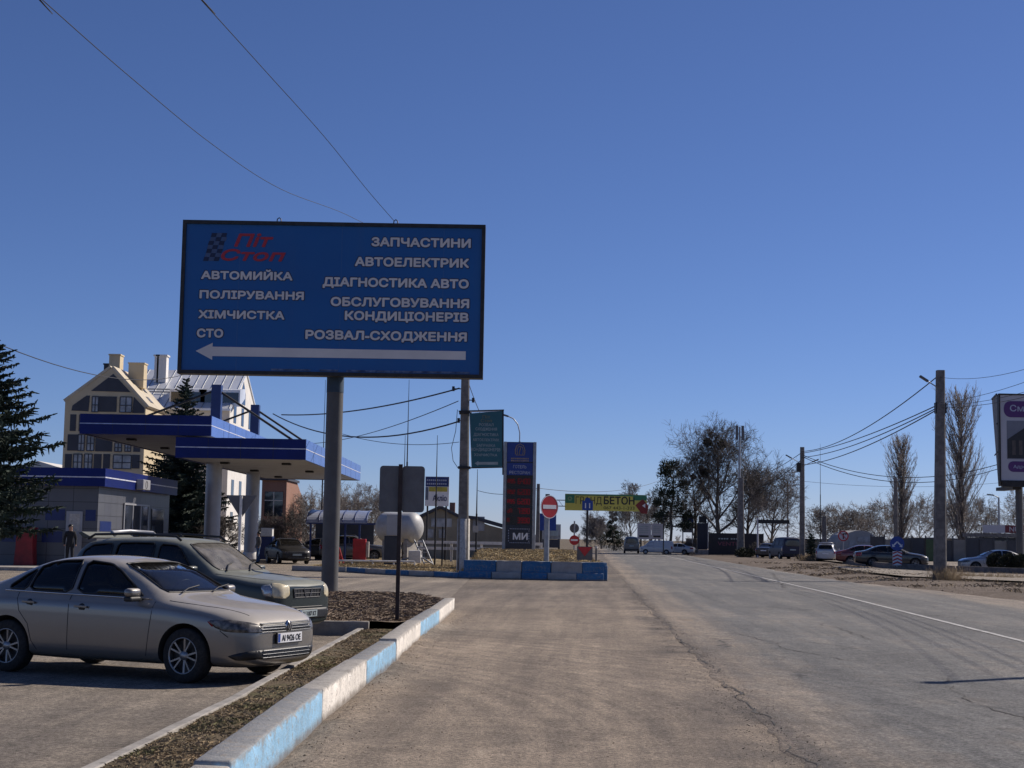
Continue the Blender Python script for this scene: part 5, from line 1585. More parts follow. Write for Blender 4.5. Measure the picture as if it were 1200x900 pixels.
for k in range(4):
    zz = max(.02, za) + H_ * (k + .15) / 4
    hh = H_ / 9
    ch.prism([(-.3, zz), (0, zz + .13), (.3, zz), (.3, zz + hh), (0, zz + hh + .13 if zz + hh + .13 < zb_ else zb_), (-.3, zz + hh)], -.108, -.101)
ch.build('chevron', M['signred'], pn)

# far billboards, totem, fences, boom
d = 205
t = thing('billboard', 'pale two panel billboard above the white van at the bend', 'billboard', (xat(762, d), d, 0))
o0 = t.location.x
for a, c in ((747, 763), (763.6, 777)):
    q = MB().box2((xat(a, d) - o0, 0, zat(632, d, 762)), (xat(c, d) - o0, .3, zat(613.5, d, 762))).build('board', M['vinyl'], t)
    MB().box2((xat(a + 2, d) - o0, -.04, zat(629.5, d, 762)), (xat(c - 3, d) - o0, -.005, zat(627.5, d, 762))).build('black_strip', M['ink'], q)
    l_ = MB()
    for k in range(4): l_.box2((xat(a + 2, d) - o0, -.03, zat(617.6 + 2.3 * k, d, 762)), (xat(c - 3 - k % 2, d) - o0, -.005, zat(616.8 + 2.3 * k, d, 762)))
    l_.build('small_print', M['bleached'], q)
for s in (-1.2, 1.2): MB().tube([(s, .4, 0), (s, .4, zat(625, d))], .12, 7).build('post', M['darksteel'], t)
t = thing('advert_sign', 'narrow blue and white sign boards under the dark tree', 'billboard', (xat(806, 195), 195, 0))
o0 = t.location.x
for k, (a, b2, mt) in enumerate(((605, 612, 'signblue'), (613.5, 624, 'winpale'))):
    MB().box2((xat(799.5, 195) - o0, 0, zat(b2, 195, 806)), (xat(812.5, 195) - o0, .2, zat(a, 195, 806))).build('board', M[mt], t)
for s in (-.6, .6): MB().tube([(s, .25, 0), (s, .25, zat(606, 195, 806))], .08, 7).build('post', M['steel'], t)
t = thing('dark_totem', 'black sign pillar on a grey plinth by the road bend', 'sign', (xat(823, 190), 190, 0))
o0 = t.location.x
MB().box2((xat(817, 190) - o0, -.3, zat(644, 190, 823)), (xat(828.5, 190) - o0, .3, zat(613, 190, 823))).build('pillar', mat('black_navy_panel', (.012, .014, .03), .4), t)
MB().box2((xat(819, 190) - o0, -.25, zat(612.6, 190, 823)), (xat(827.5, 190) - o0, .25, zat(605, 190, 823))).build('cap', M['ink'], t)
MB().box2((xat(828.6, 190) - o0, -.1, zat(643, 190, 823)), (xat(830, 190) - o0, .1, zat(612, 190, 823))).build('white_edge', M['vinyl'], t)
MB().box2((xat(815, 190) - o0, -.6, 0), (xat(833, 190) - o0, .6, zat(644.3, 190, 823))).build('plinth', M['concrete'], t)
t = thing('grey_wall', 'short grey wall left of the black sign pillar', 'wall', (xat(811, 196), 196, 0))
MB().box2((-.75, 0, 0), (.85, .3, zat(632, 196, 811))).build('wall', M['darkconcrete'], t); MB().box2((-.8, -.05, zat(632, 196, 811) + .003), (.9, .35, zat(632, 196, 811) + .12)).build('coping', M['concrete'], t)
d = 176
t = thing('banner_fence', 'black site fence with a faded pink word printed on it', 'fence', (xat(859, d), d, 0))
o0 = t.location.x
X_ = lambda p: xat(p, d) - o0
pl = MB().box2((X_(831), 0, .15), (X_(895), .12, zat(625, d, 859))).build('panel', mat('black_banner', (.018, .016, .02), .6, 0, .2, 1), t)
text_part('VENTU', pl, X_(841), zat(639.5, d, 859), .46, mat('faded_pink_print', (.22, .06, .09), .6), y=-.006, width=26 * d / FPX, bold=.01)
q = MB()
for k in range(9): q.box((X_(843 + 3.1 * k + (k > 3) * 2), -.006, zat(631.5, d, 859)), (.2, .01, .14))
q.build('small_print', M['bleached'], pl)
for k in range(5): MB().box2((X_(831) + 1.55 * k - .05, .12, 0), (X_(831) + 1.55 * k + .05, .2, zat(624.5, d, 859))).build('post', M['darksteel'], t)
d = 158
t = thing('height_boom', 'black boom sign held out to the right from a pale post', 'sign', (xat(888, d), d, 0))
MB().tube([(0, 0, 0), (0, 0, zat(607, d, 888))], .09, 8).build('post', M['vinyl'], t)
MB().box2((.05, -.12, zat(613.5, d, 900)), (xat(925, d) - t.location.x, .12, zat(609, d, 900))).build('boom', M['ink'], t)
t = thing('thin_post', 'thin dark post beside the white van at the bend', 'post', (xat(777.5, 178), 178, 0))
MB().tube([(0, 0, 0), (0, 0, zat(607, 178, 777))], .07, 7).build('post', M['darksteel'], t)
MB().tube([(0, 0, zat(607, 178, 777) + .004), (0, 0, zat(606, 178, 777))], .09, 7).build('cap', M['signback'], t)

# grey fence, green gate, pavilion, tent
d = 142
t = thing('panel_fence', 'long dark grey panel fence behind the parked cars on the right', 'fence', (xat(1110, d), d, 0))
o0 = t.location.x
X_ = lambda p: xat(p, d) - o0
M['fencegrey'] = mat('grey_fence_sheet', (0.055, 0.058, 0.068), 0.5, 0.2, 0.25, .5)
pl = MB()
for k in range(13):
    a, c = 1021 + 16 * k, 1021 + 16 * k + 15.3
    pl.mat((0, 1, 0, 2, 0, 0, 1, 2)[k % 8]).box2((X_(a), .02 * (k % 2), .2), (X_(c), .08 + .02 * (k % 2), zat(630 + (k * 7 % 4), d, 1100)))
pl.build('panel', [M['fencegrey'], M['panelgrey'], M['slate']], t)
for k in range(14):
    MB().box2((X_(1020.5 + 16 * k) - .06, -.06, 0), (X_(1020.5 + 16 * k) + .06, 0, zat(628, d, 1100))).build('post', M['fencegrey'], t)
t = thing('gate_leaf', 'green metal gate panel left of the nearest power pole', 'gate', (xat(1092, 139), 139, 0))
MB().box2((-.55, 0, .1), (.5, .06, zat(632, 139, 1092))).build('sheet', mat('green_sheet', (.03, .07, .03), .5), t)
for s in (-.6, .55): MB().box2((s - .06, -.03, 0), (s + .06, .09, zat(631, 139, 1092))).build('post', M['darksteel'], t)
t = thing('white_post', 'whitish post on the right of the green gate', 'post', (xat(1107, 138), 138, 0))
MB().box2((-.1, -.1, 0), (.1, .1, zat(633, 138, 1107))).build('post', M['column'], t); MB().box2((-.13, -.13, zat(633, 138, 1107) + .003), (.13, .13, zat(632, 138, 1107))).build('cap', M['column'], t)
d = 150
t = thing('shop_pavilion', 'low pavilion with a white and dark red sign above the silver car', 'shop', (xat(1175, d), d, 0))
o0 = t.location.x
X_ = lambda p: xat(p, d) - o0
MB().box2((X_(1152), 0, 0), (X_(1225), 6, zat(630, d, 1175))).build('wall', M['slate'], t)
MB().box2((X_(1150), -.6, zat(629.5, d, 1175)), (X_(1228), 6.2, zat(625, d, 1175))).build('roof', M['darkconcrete'], t)
sg = MB().box2((X_(1150.5), -.5, zat(624.5, d, 1175)), (X_(1176), -.3, zat(615.5, d, 1175))).build('sign_panel', M['vinyl'], t)
s2 = MB().box2((X_(1176.2), -.5, zat(624.5, d, 1175)), (X_(1226), -.3, zat(615.5, d, 1175))).build('sign_panel', mat('dark_red_sign', (.17, .03, .035), .5), t)
text_part('NUR', s2, X_(1181), zat(623, d, 1181), .5, M['vinyl'], y=-.51, width=17 * d / FPX, bold=.02)
for k in range(4): MB().box2((X_(1154 + 11 * k), -.04, zat(641, d, 1175)), (X_(1163 + 11 * k), 0, zat(633, d, 1175))).build('shop_window', M['win'], t)
MB().box2((X_(1152), -.5, zat(637.5, d, 1175)), (X_(1200), -.041, zat(636, d, 1175))).build('awning', M['winpale'], t)
d = 165
t = thing('white_tent', 'white arched tent roof behind the no right turn sign', 'tent', (xat(1008, d), d, 0))
o0 = t.location.x
arc = []
for k in range(13):
    an = math.pi * k / 12
    arc.append((2.1 * math.cos(an) , zat(640, d, 1008) + (zat(621.5, d, 1008) - zat(640, d, 1008)) * math.sin(an)))
q = MB().prism([(2.1, 0)] + arc + [(-2.1, 0)], 0, 7); q.build('canvas', mat('pale_canvas', (.36, .36, .35), .8, 0, .1, .6), t)
MB().box2((-.3, -.05, zat(636, d, 1012)), (1.7, -.002, zat(629.5, d, 1012))).build('window_strip', M['winpale'], t)
MB().box2((-1.2, -.04, .0), (-.5, -.002, 2)).build('door_flap', M['winpale'], t)
# the far end of the road: pale low buildings
for (px, w_, py, d, lb) in ((1100, 60, 640, 260, 'far pale low building between the poplars'), (960, 45, 641, 250, 'far pale low building behind the white tent')):
    t = thing('far_building', lb, 'building', (xat(px, d), d, 0))
    MB().box2((-w_ * d / FPX / 2, 0, 0), (w_ * d / FPX / 2, 8, zat(py - 8, d, px))).build('wall', M['beige'], t)
    MB().box2((-w_ * d / FPX / 2 - .3, -.3, zat(py - 8, d, px) + .003), (w_ * d / FPX / 2 + .3, 8.3, zat(py - 9.5, d, px))).build('roof', M['slate'], t)
    for k in range(3): MB().box2((-2 + 1.6 * k, -.05, 1), (-1.1 + 1.6 * k, 0, 2.2)).build('window', M['win'], t)
# ================================================================== VEHICLES
def loft_body(stations, levels=2):
    # station: x, zb, hw, zm, zs, hb, zbelt, ht, zt, zc
    rings = []
    for (x, zb, hw, zm, zs, hb, zbt, ht, zt, zc) in stations:
        half = [(0, zb), (hw * .78, zb), (hw * .975, zb + .09), (hw, zm), (hw * .985, zs), (hb, zbt), (ht, zt), (ht * .55, zt + (zc - zt) * .72), (0, zc)]
        ring = [(x, y, z) for y, z in half] + [(x, -y, z) for y, z in half[-2:0:-1]]
        rings.append(ring)
    n = len(rings[0])
    vs = [p for r_ in rings for p in r_]
    fs = []
    for i in range(len(rings) - 1):
        for k in range(n):
            k2 = (k + 1) % n
            fs.append((i * n + k, i * n + k2, (i + 1) * n + k2, (i + 1) * n + k))
    for i, rev in ((0, False), (len(rings) - 1, True)):
        b = i * n
        for k in range(8):
            a, c = b + k, b + k + 1
            d, e = b + (n - k - 1) % n, b + (n - k) % n
            if k == 0: q = (a, c, d)
            elif k == 7: q = (a, c, e)
            else: q = (a, c, d, e)
            fs.append(q if not rev else q[::-1])
    me = bpy.data.meshes.new('body')
    me.from_pydata(vs, [], fs)
    bm = bmesh.new(); bm.from_mesh(me); bmesh.ops.recalc_face_normals(bm, faces=bm.faces)
    cl = bm.edges.layers.float.new('crease_edge')          # a firm shoulder line along the flanks
    bm.verts.ensure_lookup_table()
    for i in range(1, len(rings) - 2):
        for k, w_ in ((4, .8), (n - 4, .8), (2, .4), (n - 2, .4), (6, .25), (n - 6, .25)):
            e = bm.edges.get((bm.verts[i * n + k], bm.verts[(i + 1) * n + k]))
            if e: e[cl] = w_
    bm.to_mesh(me); bm.free()
    o = link(bpy.data.objects.new('body', me))
    if levels:
        md = o.modifiers.new('s', 'SUBSURF'); md.levels = md.render_levels = levels
    dg = bpy.context.evaluated_depsgraph_get(); dg.update()
    me2 = bpy.data.meshes.new_from_object(o.evaluated_get(dg))
    o.modifiers.clear()
    o.data = me2
    return o
def boolean_cut(o, cutters):
    for c in cutters:
        md = o.modifiers.new('b', 'BOOLEAN'); md.operation = 'DIFFERENCE'; md.solver = 'EXACT'; md.object = c
    dg = bpy.context.evaluated_depsgraph_get(); dg.update()
    me = bpy.data.meshes.new_from_object(o.evaluated_get(dg))
    o.modifiers.clear()
    o.data = me
    for c in cutters: bpy.data.objects.remove(c)
def resample(poly, step):
    out = []
    for i in range(len(poly)):
        a, b = Vector(poly[i]), Vector(poly[(i + 1) % len(poly)])
        n = max(1, int((b - a).length / step))
        out += [a + (b - a) * k / n for k in range(n)]
    return out
def smooth_poly(poly, it=1):
    for _ in range(it):
        q = []
        for i in range(len(poly)):
            a, b = Vector(poly[i]), Vector(poly[(i + 1) % len(poly)])
            q += [a + (b - a) * .12, a + (b - a) * .88]
        poly = q
    return poly
def project_patch(bvh, poly, frame, off, step=.05, thick=.012):
    # frame(u, w) -> (origin, direction); a conforming plate of some thickness on the body surface
    bd = resample(poly, step)
    n = len(bd)
    x0, x1 = min(p.x for p in bd), max(p.x for p in bd)
    y0, y1 = min(p.y for p in bd), max(p.y for p in bd)
    pts = [Vector(p) for p in bd]
    def inside(p):
        c = False
        for i in range(n):
            a, b = bd[i], bd[(i + 1) % n]
            if (a.y > p.y) != (b.y > p.y) and p.x < (b.x - a.x) * (p.y - a.y) / (b.y - a.y) + a.x: c = not c
        return c
    yy = y0 + step / 2
    while yy < y1:
        xx = x0 + step / 2
        while xx < x1:
            p = Vector((xx, yy))
            if inside(p) and min((p - q).length for q in bd) > step * .5: pts.append(p)
            xx += step
        yy += step
    vs, es, fs, *_ = delaunay_2d_cdt(pts, [(i, (i + 1) % n) for i in range(n)], [], 1, 1e-5)
    out, ok = [], []
    for p in vs:
        o_, d_ = frame(p.x, p.y)
        hit = bvh.ray_cast(o_, d_)
        if hit[0] is None:
            ok.append(False); out.append((Vector((0, 0, 0)), Vector((0, 0, 1))))
        else:
            nn = hit[1]
            if nn.dot(d_) > 0: nn = -nn
            ok.append(True); out.append((hit[0], nn))
    fs = [f for f in fs if all(ok[i] for i in f)]
    used = sorted({i for f in fs for i in f})
    mp = {i: k for k, i in enumerate(used)}
    top = [out[i][0] + out[i][1] * off for i in used]
    bot = [out[i][0] + out[i][1] * (off - thick) for i in used]
    m = len(used)
    faces = [tuple(mp[i] for i in f) for f in fs]
    cnt = {}
    for f in faces:
        for i in range(len(f)):
            e = (f[i], f[(i + 1) % len(f)])
            cnt[e] = cnt.get(e, 0) + 1
    side = [(a, b, b + m, a + m) for (a, b) in cnt if (b, a) not in cnt]
    mb = MB()
    mb.add(top + bot, faces + side, True)
    return mb
def side_frame(s): return lambda u, w: (Vector((u, s * 3, w)), Vector((0, -s, 0)))
def front_frame(u, w): return (Vector((4, u, w)), Vector((-1, 0, 0)))
def back_frame(u, w): return (Vector((-4, u, w)), Vector((1, 0, 0)))
def top_frame(u, w): return (Vector((u, w, 4)), Vector((0, 0, -1)))
def diag_frame(s, fx=1):
    d = Vector((-fx * .7071, -s * .7071, 0)); e = Vector((fx * .7071, -s * .7071, 0))
    return lambda u, w: (-d * 4 + e * (u - 0) + Vector((0, 0, w)), d)
def surf_line(bvh, pts, frame, r_, off=0.0, step=.06):
    out = []
    for a, b in zip(pts, pts[1:]):
        a, b = Vector(a), Vector(b)
        n = max(1, int((b - a).length / step))
        for k in range(n + (1 if b == Vector(pts[-1]) else 0)):
            p = a + (b - a) * k / n
            o_, d_ = frame(p.x, p.y)
            h = bvh.ray_cast(o_, d_)
            if h[0] is not None: out.append(h[0] - d_ * off)
    mb = MB()
    if len(out) > 1: mb.tube(out, r_, 5)
    return mb

def make_wheel(root, x, y, r_, width, spokes=10, rim_mat='alloy', steer=0.0, name='wheel'):
    s = 1 if y > 0 else -1
    w2 = width / 2
    pr = [(r_ * .66, -w2), (r_ * .70, -w2 - .006), (r_ * .93, -w2 + .008), (r_ * .99, -w2 + .03), (r_, -w2 + .06), (r_, w2 - .06), (r_ * .99, w2 - .03), (r_ * .93, w2 - .008), (r_ * .70, w2 + .006), (r_ * .66, w2)]
    ty = MB().lathe(pr, 40, 'Y').build(name, M['rubber'], root)
    ty.location = (x, y, r_)
    ty.rotation_euler = (0, 0, steer)
    rm = MB()
    rr = r_ * .67
    rm.lathe([(rr, -w2), (rr * .97, -w2 + .02), (rr * .94, 0), (rr * .97, w2 - .02), (rr, w2)], 36, 'Y')
    yo = s * (w2 - .012)
    if spokes:
        for k in range(spokes):
            an = 2 * math.pi * (k // 2 + .5 * 0) / (spokes / 2) + (0.24 if k % 2 else -0.24)
            d = Vector((math.cos(an), 0, math.sin(an)))
            base = 2 * math.pi * (k // 2) / (spokes / 2)
            d0 = Vector((math.cos(base + (an - base) * .5), 0, math.sin(base + (an - base) * .5)))
            rm.bar(d0 * .045 + Vector((0, yo - s * .012, 0)), d * rr * .97 + Vector((0, yo, 0)), .02, .02)
        rm.lathe([(.001, yo + s * .004), (.05, yo + s * .004), (.06, yo - s * .02)], 20, 'Y')
    else:
        rm.lathe([(.001, yo), (rr * .35, yo), (rr * .55, yo - s * .02), (rr * .9, yo - s * .004), (rr * .97, yo - s * .03)], 28, 'Y')
    rm.lathe([(rr * .92, yo - s * .004), (rr * .93, yo + s * .012), (rr * 1.0, yo + s * .014), (rr * 1.02, yo)], 36, 'Y')
    rm.mat(1).lathe([(.001, yo - s * .06), (rr * .94, yo - s * .055)], 28, 'Y')
    rm.build('rim', [M[rim_mat], M['black']], ty)
    return ty

def build_car(spec, label, cat='car', name='parked_car', group=None):
    root = thing(name, label, cat, (0, 0, 0), 0, group)
    body = loft_body(spec['st'])
    bvh = BVHTree.FromPolygons([v.co for v in body.data.vertices], [p.vertices for p in body.data.polygons])
    paint = spec['paint']
    cut = []
    def cutter(mb):
        o = mb.build('cut', [paint, M['interior']])
        for p in o.data.polygons: p.material_index = 1
        return o
    for x, rr in spec['arch']:
        for s in (-1, 1):
            cut.append(cutter(MB().lathe([(.0001, s * .52), (rr, s * .52), (rr, s * 1.3), (.0001, s * 1.3)], 40, 'Y', (x, 0, spec['r'] + .01))))
    sides = [smooth_poly(p) for p in spec['side_win']]
    ws = smooth_poly(spec['windscreen']); rw = smooth_poly(spec['rear_win'])
    if spec.get('open'):
        for p in sides:
            cut.append(cutter(MB().prism([tuple(q) for q in p], -1.2, 1.2, 'XZ')))
        cut.append(cutter(MB().prism([tuple(q) for q in ws], .03, 3.0, 'YZ')))
        cut.append(cutter(MB().prism([tuple(q) for q in rw], -3.0, spec['cab'][1], 'YZ')))
        c = spec['cab']
        cut.append(cutter(MB().box2((c[1], -c[2] + .12, c[3]), (.1, c[2] - .12, c[4]))))
        cut.append(cutter(MB().box2((.0, -c[2] + .02, c[3] + .01), (c[0] + .22, c[2] - .02, spec['dash'] - .05))))
    body.data.materials.append(paint); body.data.materials.append(M['interior'])
    boolean_cut(body, cut)
    for p in body.data.polygons: p.use_smooth = True
    body.data.set_sharp_from_angle(angle=R(42))
    body.parent = root
    gl = spec.get('glass', 'glass_dark')
    for s in (-1, 1):
        for k, p in enumerate(sides):
            project_patch(bvh, p, side_frame(s), -.003, .06, .004 if spec.get('open') else .01).build('side_window', M[gl] if spec.get('open') else M['win'], root)
        for k, p in enumerate(sides):
            surf_line(bvh, [tuple(q) for q in p] + [tuple(p[0])], side_frame(s), .011, .003).build('window_trim', M['black'], root)
        for ln in spec.get('chrome', []):
            surf_line(bvh, ln, side_frame(s), .009, .008).build('chrome_trim', M['chrome'], root)
        sm = MB()
        for ln in spec['seams']:
            q = surf_line(bvh, ln, side_frame(s), .0055, -.001)
            sm.add(q.v, q.f)
        sm.build('door_seam', M['black'], root)
        for (x, z) in spec['handles']:
            h = bvh.ray_cast(Vector((x, s * 3, z)), Vector((0, -s, 0)))[0]
            cup = MB().lathe([(.001, 0), (.05, 0), (.052, -s * .012)], 16, 'Y', (x, h.y + s * .002, z - .01)).build('handle_cup', M['black'], root)
            MB().bar((x - .10, h.y + s * .022, z + .006), (x + .09, h.y + s * .022, z), .022, .028).build('door_handle', paint, root, bevel=.006)
        for pl, mt, nm in spec['diag']:
            project_patch(bvh, smooth_poly(pl), diag_frame(s), .004, .03, .02).build(nm, M[mt], root)
        for pl, mt, nm in spec.get('diag_back', []):
            project_patch(bvh, smooth_poly(pl), diag_frame(s, -1), .004, .04, .02).build(nm, M[mt], root)
        if spec.get('mirror'):
            x, z = spec['mirror']
            h = bvh.ray_cast(Vector((x, s * 3, z - .04)), Vector((0, -s, 0)))[0]
            mm = MB()
            bm = [(x - .06, h.y + s * .06), (x + .06, h.y + s * .06), (x + .05, h.y + s * .25), (x - .05, h.y + s * .27)]
            a = MB().prism(bm, z - .005, z + .10, 'XY').build('mirror', paint, root, bevel=.035)
            for p in a.data.polygons: p.use_smooth = True
            MB().prism([(u * 1 + (x - u) * .05, v) for u, v in bm], z - .055, z + .005, 'XY').build('mirror_base', M['black'], a, bevel=.02)
            MB().bar((x, h.y - s * .02, z - .03), (x, h.y + s * .1, z - .02), .06, .035).build('mirror_arm', M['black'], a)
    project_patch(bvh, ws, front_frame, -.004 if spec.get('open') else .003, .09, .005).build('windscreen', M[spec.get('wsglass', 'glass_light')] if spec.get('open') else M['win'], root)
    surf_line(bvh, [tuple(q) for q in ws] + [tuple(ws[0])], front_frame, .012, .002).build('windscreen_seal', M['black'], root)
    project_patch(bvh, rw, back_frame, -.004 if spec.get('open') else .003, .09, .005).build('rear_window', M[gl] if spec.get('open') else M['win'], root)
    for pl, mt, nm, off in spec['front']:
        project_patch(bvh, [Vector(p) for p in pl], front_frame, off, .05, .03).build(nm, M[mt] if isinstance(mt, str) else mt, root)
    for pl, mt, nm, off in spec.get('back', []):
        project_patch(bvh, [Vector(p) for p in pl], back_frame, off, .05, .03).build(nm, M[mt] if isinstance(mt, str) else mt, root)
    for ln, r_, mt, nm in spec.get('front_lines', []):
        surf_line(bvh, ln, front_frame, r_, .012).build(nm, M[mt], root)
    for ln in spec.get('hood', []):
        for s in (-1, 1): surf_line(bvh, [(x, s * y) for x, y in ln], top_frame, .005, -.001).build('bonnet_seam', M['black'], root)
    for (x, st) in spec['wheels']:
        for s in (-1, 1):
            make_wheel(root, x, s * spec['track'], spec['r'], spec['tw'], spec.get('spokes', 10), spec.get('rim', 'alloy'), st)
    un = MB().box2((spec['wheels'][1][0] - .3, -spec['track'] + .12, spec['under']), (spec['wheels'][0][0] + .4, spec['track'] - .12, spec['under'] + .12)).build('underbody', M['black'], root)
    if spec.get('open'):
        for (x, y) in spec['seats']:
            st_ = MB()
            st_.box2((x - .25, y - .24, .38), (x + .28, y + .24, .58))
            st_.prism([(x - .22, .5), (x - .08, .5), (x - .30, 1.13), (x - .40, 1.12)], y - .23, y + .23)
            st_.prism([(x - .34, 1.17), (x - .27, 1.17), (x - .31, 1.32), (x - .39, 1.32)], y - .12, y + .12)
            z = spec.get('seat_dz', 0)
            o = st_.build('seat', M['seat'], root, bevel=.04); o.location.z = z
        x, y, z = spec['wheel']
        sw = MB()
        cpts = []
        for k in range(21):
            an = 2 * math.pi * k / 20
            cpts.append((x + .09 * math.sin(an), y + .185 * math.cos(an), z + .165 * math.sin(an)))
        sw.tube(cpts, .014, 6, False); sw.bar((x, y - .17, z), (x, y + .17, z), .02, .05); sw.bar((x + .02, y, z), (x + .3, y, z - .15), .05, .05)
        sw.build('steering_wheel', M['black'], root)
        MB().box2((spec['cab'][0] - .05, -spec['cab'][2] + .02, spec['dash'] - .25), (spec['cab'][0] + .24, spec['cab'][2] - .02, spec['dash'])).build('dashboard', M['interior'], root, bevel=.05)
    return root, bvh

# ---------------- silver sedan
paintA = paint_mat('silver_beige_paint', (0.205, 0.188, 0.166), 0.5, 0.28, 0.45, (0.41, 0.38, 0.335), side=.2, top=.66)
ST_SEDAN = [
 (2.275, .27, .48, .42, .54, .46, .60, .38, .655, .665),
 (2.24, .22, .64, .44, .585, .60, .655, .48, .715, .73),
 (2.14, .19, .765, .46, .645, .74, .715, .56, .785, .80),
 (2.00, .175, .85, .50, .71, .765, .785, .58, .835, .855),
 (1.75, .17, .87, .52, .765, .83, .84, .62, .885, .91),
 (1.42, .17, .89, .54, .80, .835, .88, .62, .93, .955),
 (1.20, .17, .885, .55, .825, .835, .905, .64, .96, .985),
 (1.06, .17, .885, .55, .84, .83, .92, .68, .985, 1.015),
 (.72, .17, .885, .55, .86, .815, .935, .65, 1.165, 1.21),
 (.36, .17, .885, .56, .87, .81, .95, .615, 1.345, 1.39),
 (-.05, .17, .885, .56, .88, .805, .955, .605, 1.395, 1.445),
 (-.60, .17, .885, .57, .89, .805, .965, .60, 1.395, 1.445),
 (-1.00, .18, .89, .58, .90, .805, .975, .595, 1.33, 1.38),
 (-1.36, .19, .89, .58, .90, .80, .98, .61, 1.175, 1.21),
 (-1.66, .21, .88, .58, .895, .785, .985, .64, 1.06, 1.075),
 (-2.08, .25, .84, .58, .88, .74, .97, .60, 1.02, 1.03),
 (-2.27, .30, .78, .58, .84, .70, .93, .56, .98, .99),
 (-2.32, .36, .70, .56, .78, .63, .86, .5, .91, .915)]
def louver(z0, z1, n, y0, y1):
    return [([(-y1, z0 + (z1 - z0) * k / n), (-y0, z0 + (z1 - z0) * k / n)], .0035, 'steel', 'grille_bar') for k in range(n + 1)]
SEDAN = dict(st=ST_SEDAN, paint=paintA, arch=((1.42, .365), (-1.23, .365)), r=.317, tw=.205, track=.775, wheels=((1.42, -.06), (-1.23, 0)), under=.2, open=True, spokes=10,
  side_win=[[(.76, .975), (.62, 1.07), (.30, 1.27), (.12, 1.345), (-.24, 1.378), (-.24, .99)],
            [(-.32, .992), (-.32, 1.38), (-.60, 1.37), (-.82, 1.335), (-.95, 1.285), (-.98, 1.005)],
            [(-1.02, 1.01), (-.99, 1.265), (-1.14, 1.18), (-1.30, 1.06), (-1.29, 1.015)]],
  windscreen=[(-.64, 1.03), (-.40, 1.025), (.40, 1.025), (.64, 1.03), (.54, 1.345), (.3, 1.365), (-.3, 1.365), (-.54, 1.345)],
  rear_win=[(-.58, 1.10), (.58, 1.10), (.52, 1.34), (-.52, 1.34)],
  cab=(.74, -.92, .70, .62, 1.30), dash=.97, seats=((.05, .37), (.05, -.37), (-.75, .37), (-.75, -.37)), wheel=(.42, .37, .98), seat_dz=-.06,
  chrome=[[(.90, .95), (0, .967), (-.7, .98), (-1.34, .995)]],
  seams=[[(.96, .92), (.92, .60), (.88, .30), (.80, .25), (.4, .245), (-.2, .245), (-.29, .26), (-.285, .6), (-.285, .97)], [(-.285, .245), (-.72, .25), (-.84, .40), (-.90, .60), (-1.04, .75), (-1.10, .97)], [(1.93, .70), (1.90, .62), (2.0, .55)]],
  handles=((-.08, .83), (-.88, .86)), mirror=(.74, .975),
  diag=[([(.62, .735), (.69, .655), (.80, .61), (1.22, .595), (1.27, .655), (1.12, .71), (.85, .75)], 'lamp_smoke', 'headlight'),
        ([(.61, .725), (.665, .66), (.69, .715)], 'lamp_red', 'side_reflector'),
        ([(.83, .335), (.93, .285), (1.24, .30), (1.26, .40), (1.08, .395), (.92, .365)], 'black', 'fog_lamp_recess')],
  diag_back=[([(.75, .92), (1.15, .90), (1.17, .70), (.75, .72)], 'lamp_red', 'tail_light')],
  front=[([(-.55, .60), (.55, .60), (.52, .705), (-.52, .705)], 'black', 'grille', .004),
         ([(-.52, .295), (.52, .295), (.50, .40), (-.50, .40)], 'black', 'lower_grille', .004)],
  back=[([(-.27, .68), (.27, .68), (.27, .80), (-.27, .80)], 'signwhite', 'number_plate', .01)],
  front_lines=louver(.605, .70, 3, -.53, .53)[0:4] + louver(.31, .39, 2, -.5, .5),
  hood=[[(2.1, .56), (1.6, .70), (1.12, .76)]])
def place_car(root, x, y, heading):
    root.location = (x, y, lot_z(x, y) if y < 38 and x < 0 else 0)
    root.rotation_euler = (0, 0, heading)
def plate(root, bvh, z, txt, w=.52, h=.112, tilt=0.0, x_off=.02, dark=False):
    hit = bvh.ray_cast(Vector((4, 0, z)), Vector((-1, 0, 0)))[0]
    x = hit.x + x_off
    p = MB().box2((x - .02, -w / 2 - .012, z - h / 2 - .012), (x, w / 2 + .012, z + h / 2 + .012)).build('number_plate_frame', M['black'], root, bevel=.004)
    q = MB().box2((x + .0005, -w / 2, z - h / 2), (x + .004, w / 2, z + h / 2)).build('number_plate', M['signwhite'] if not dark else M['bleached'], p)
    # lettering: drawn facing -Y, turned to face the nose
    t = text_part(txt, p, 0, -.039, .078, M['ink'], y=0, width=.405, align='C', bold=.03, extrude=.001, step=.0001)
    t.rotation_euler = (0, 0, R(90)); t.location = (x + .006, .025, z)
    MB().box2((x + .0045, -w / 2 + .004, z - .05), (x + .0055, -w / 2 + .05, z + .05)).build('flag_strip', M['signblue'], p)
HEAD = -R(24.5)
vw, vwb = build_car(SEDAN, 'dusty silver beige sedan parked nearest the camera, nose to the grass strip', 'car')
plate(vw, vwb, .525, 'AI 9426 OE', x_off=.03)
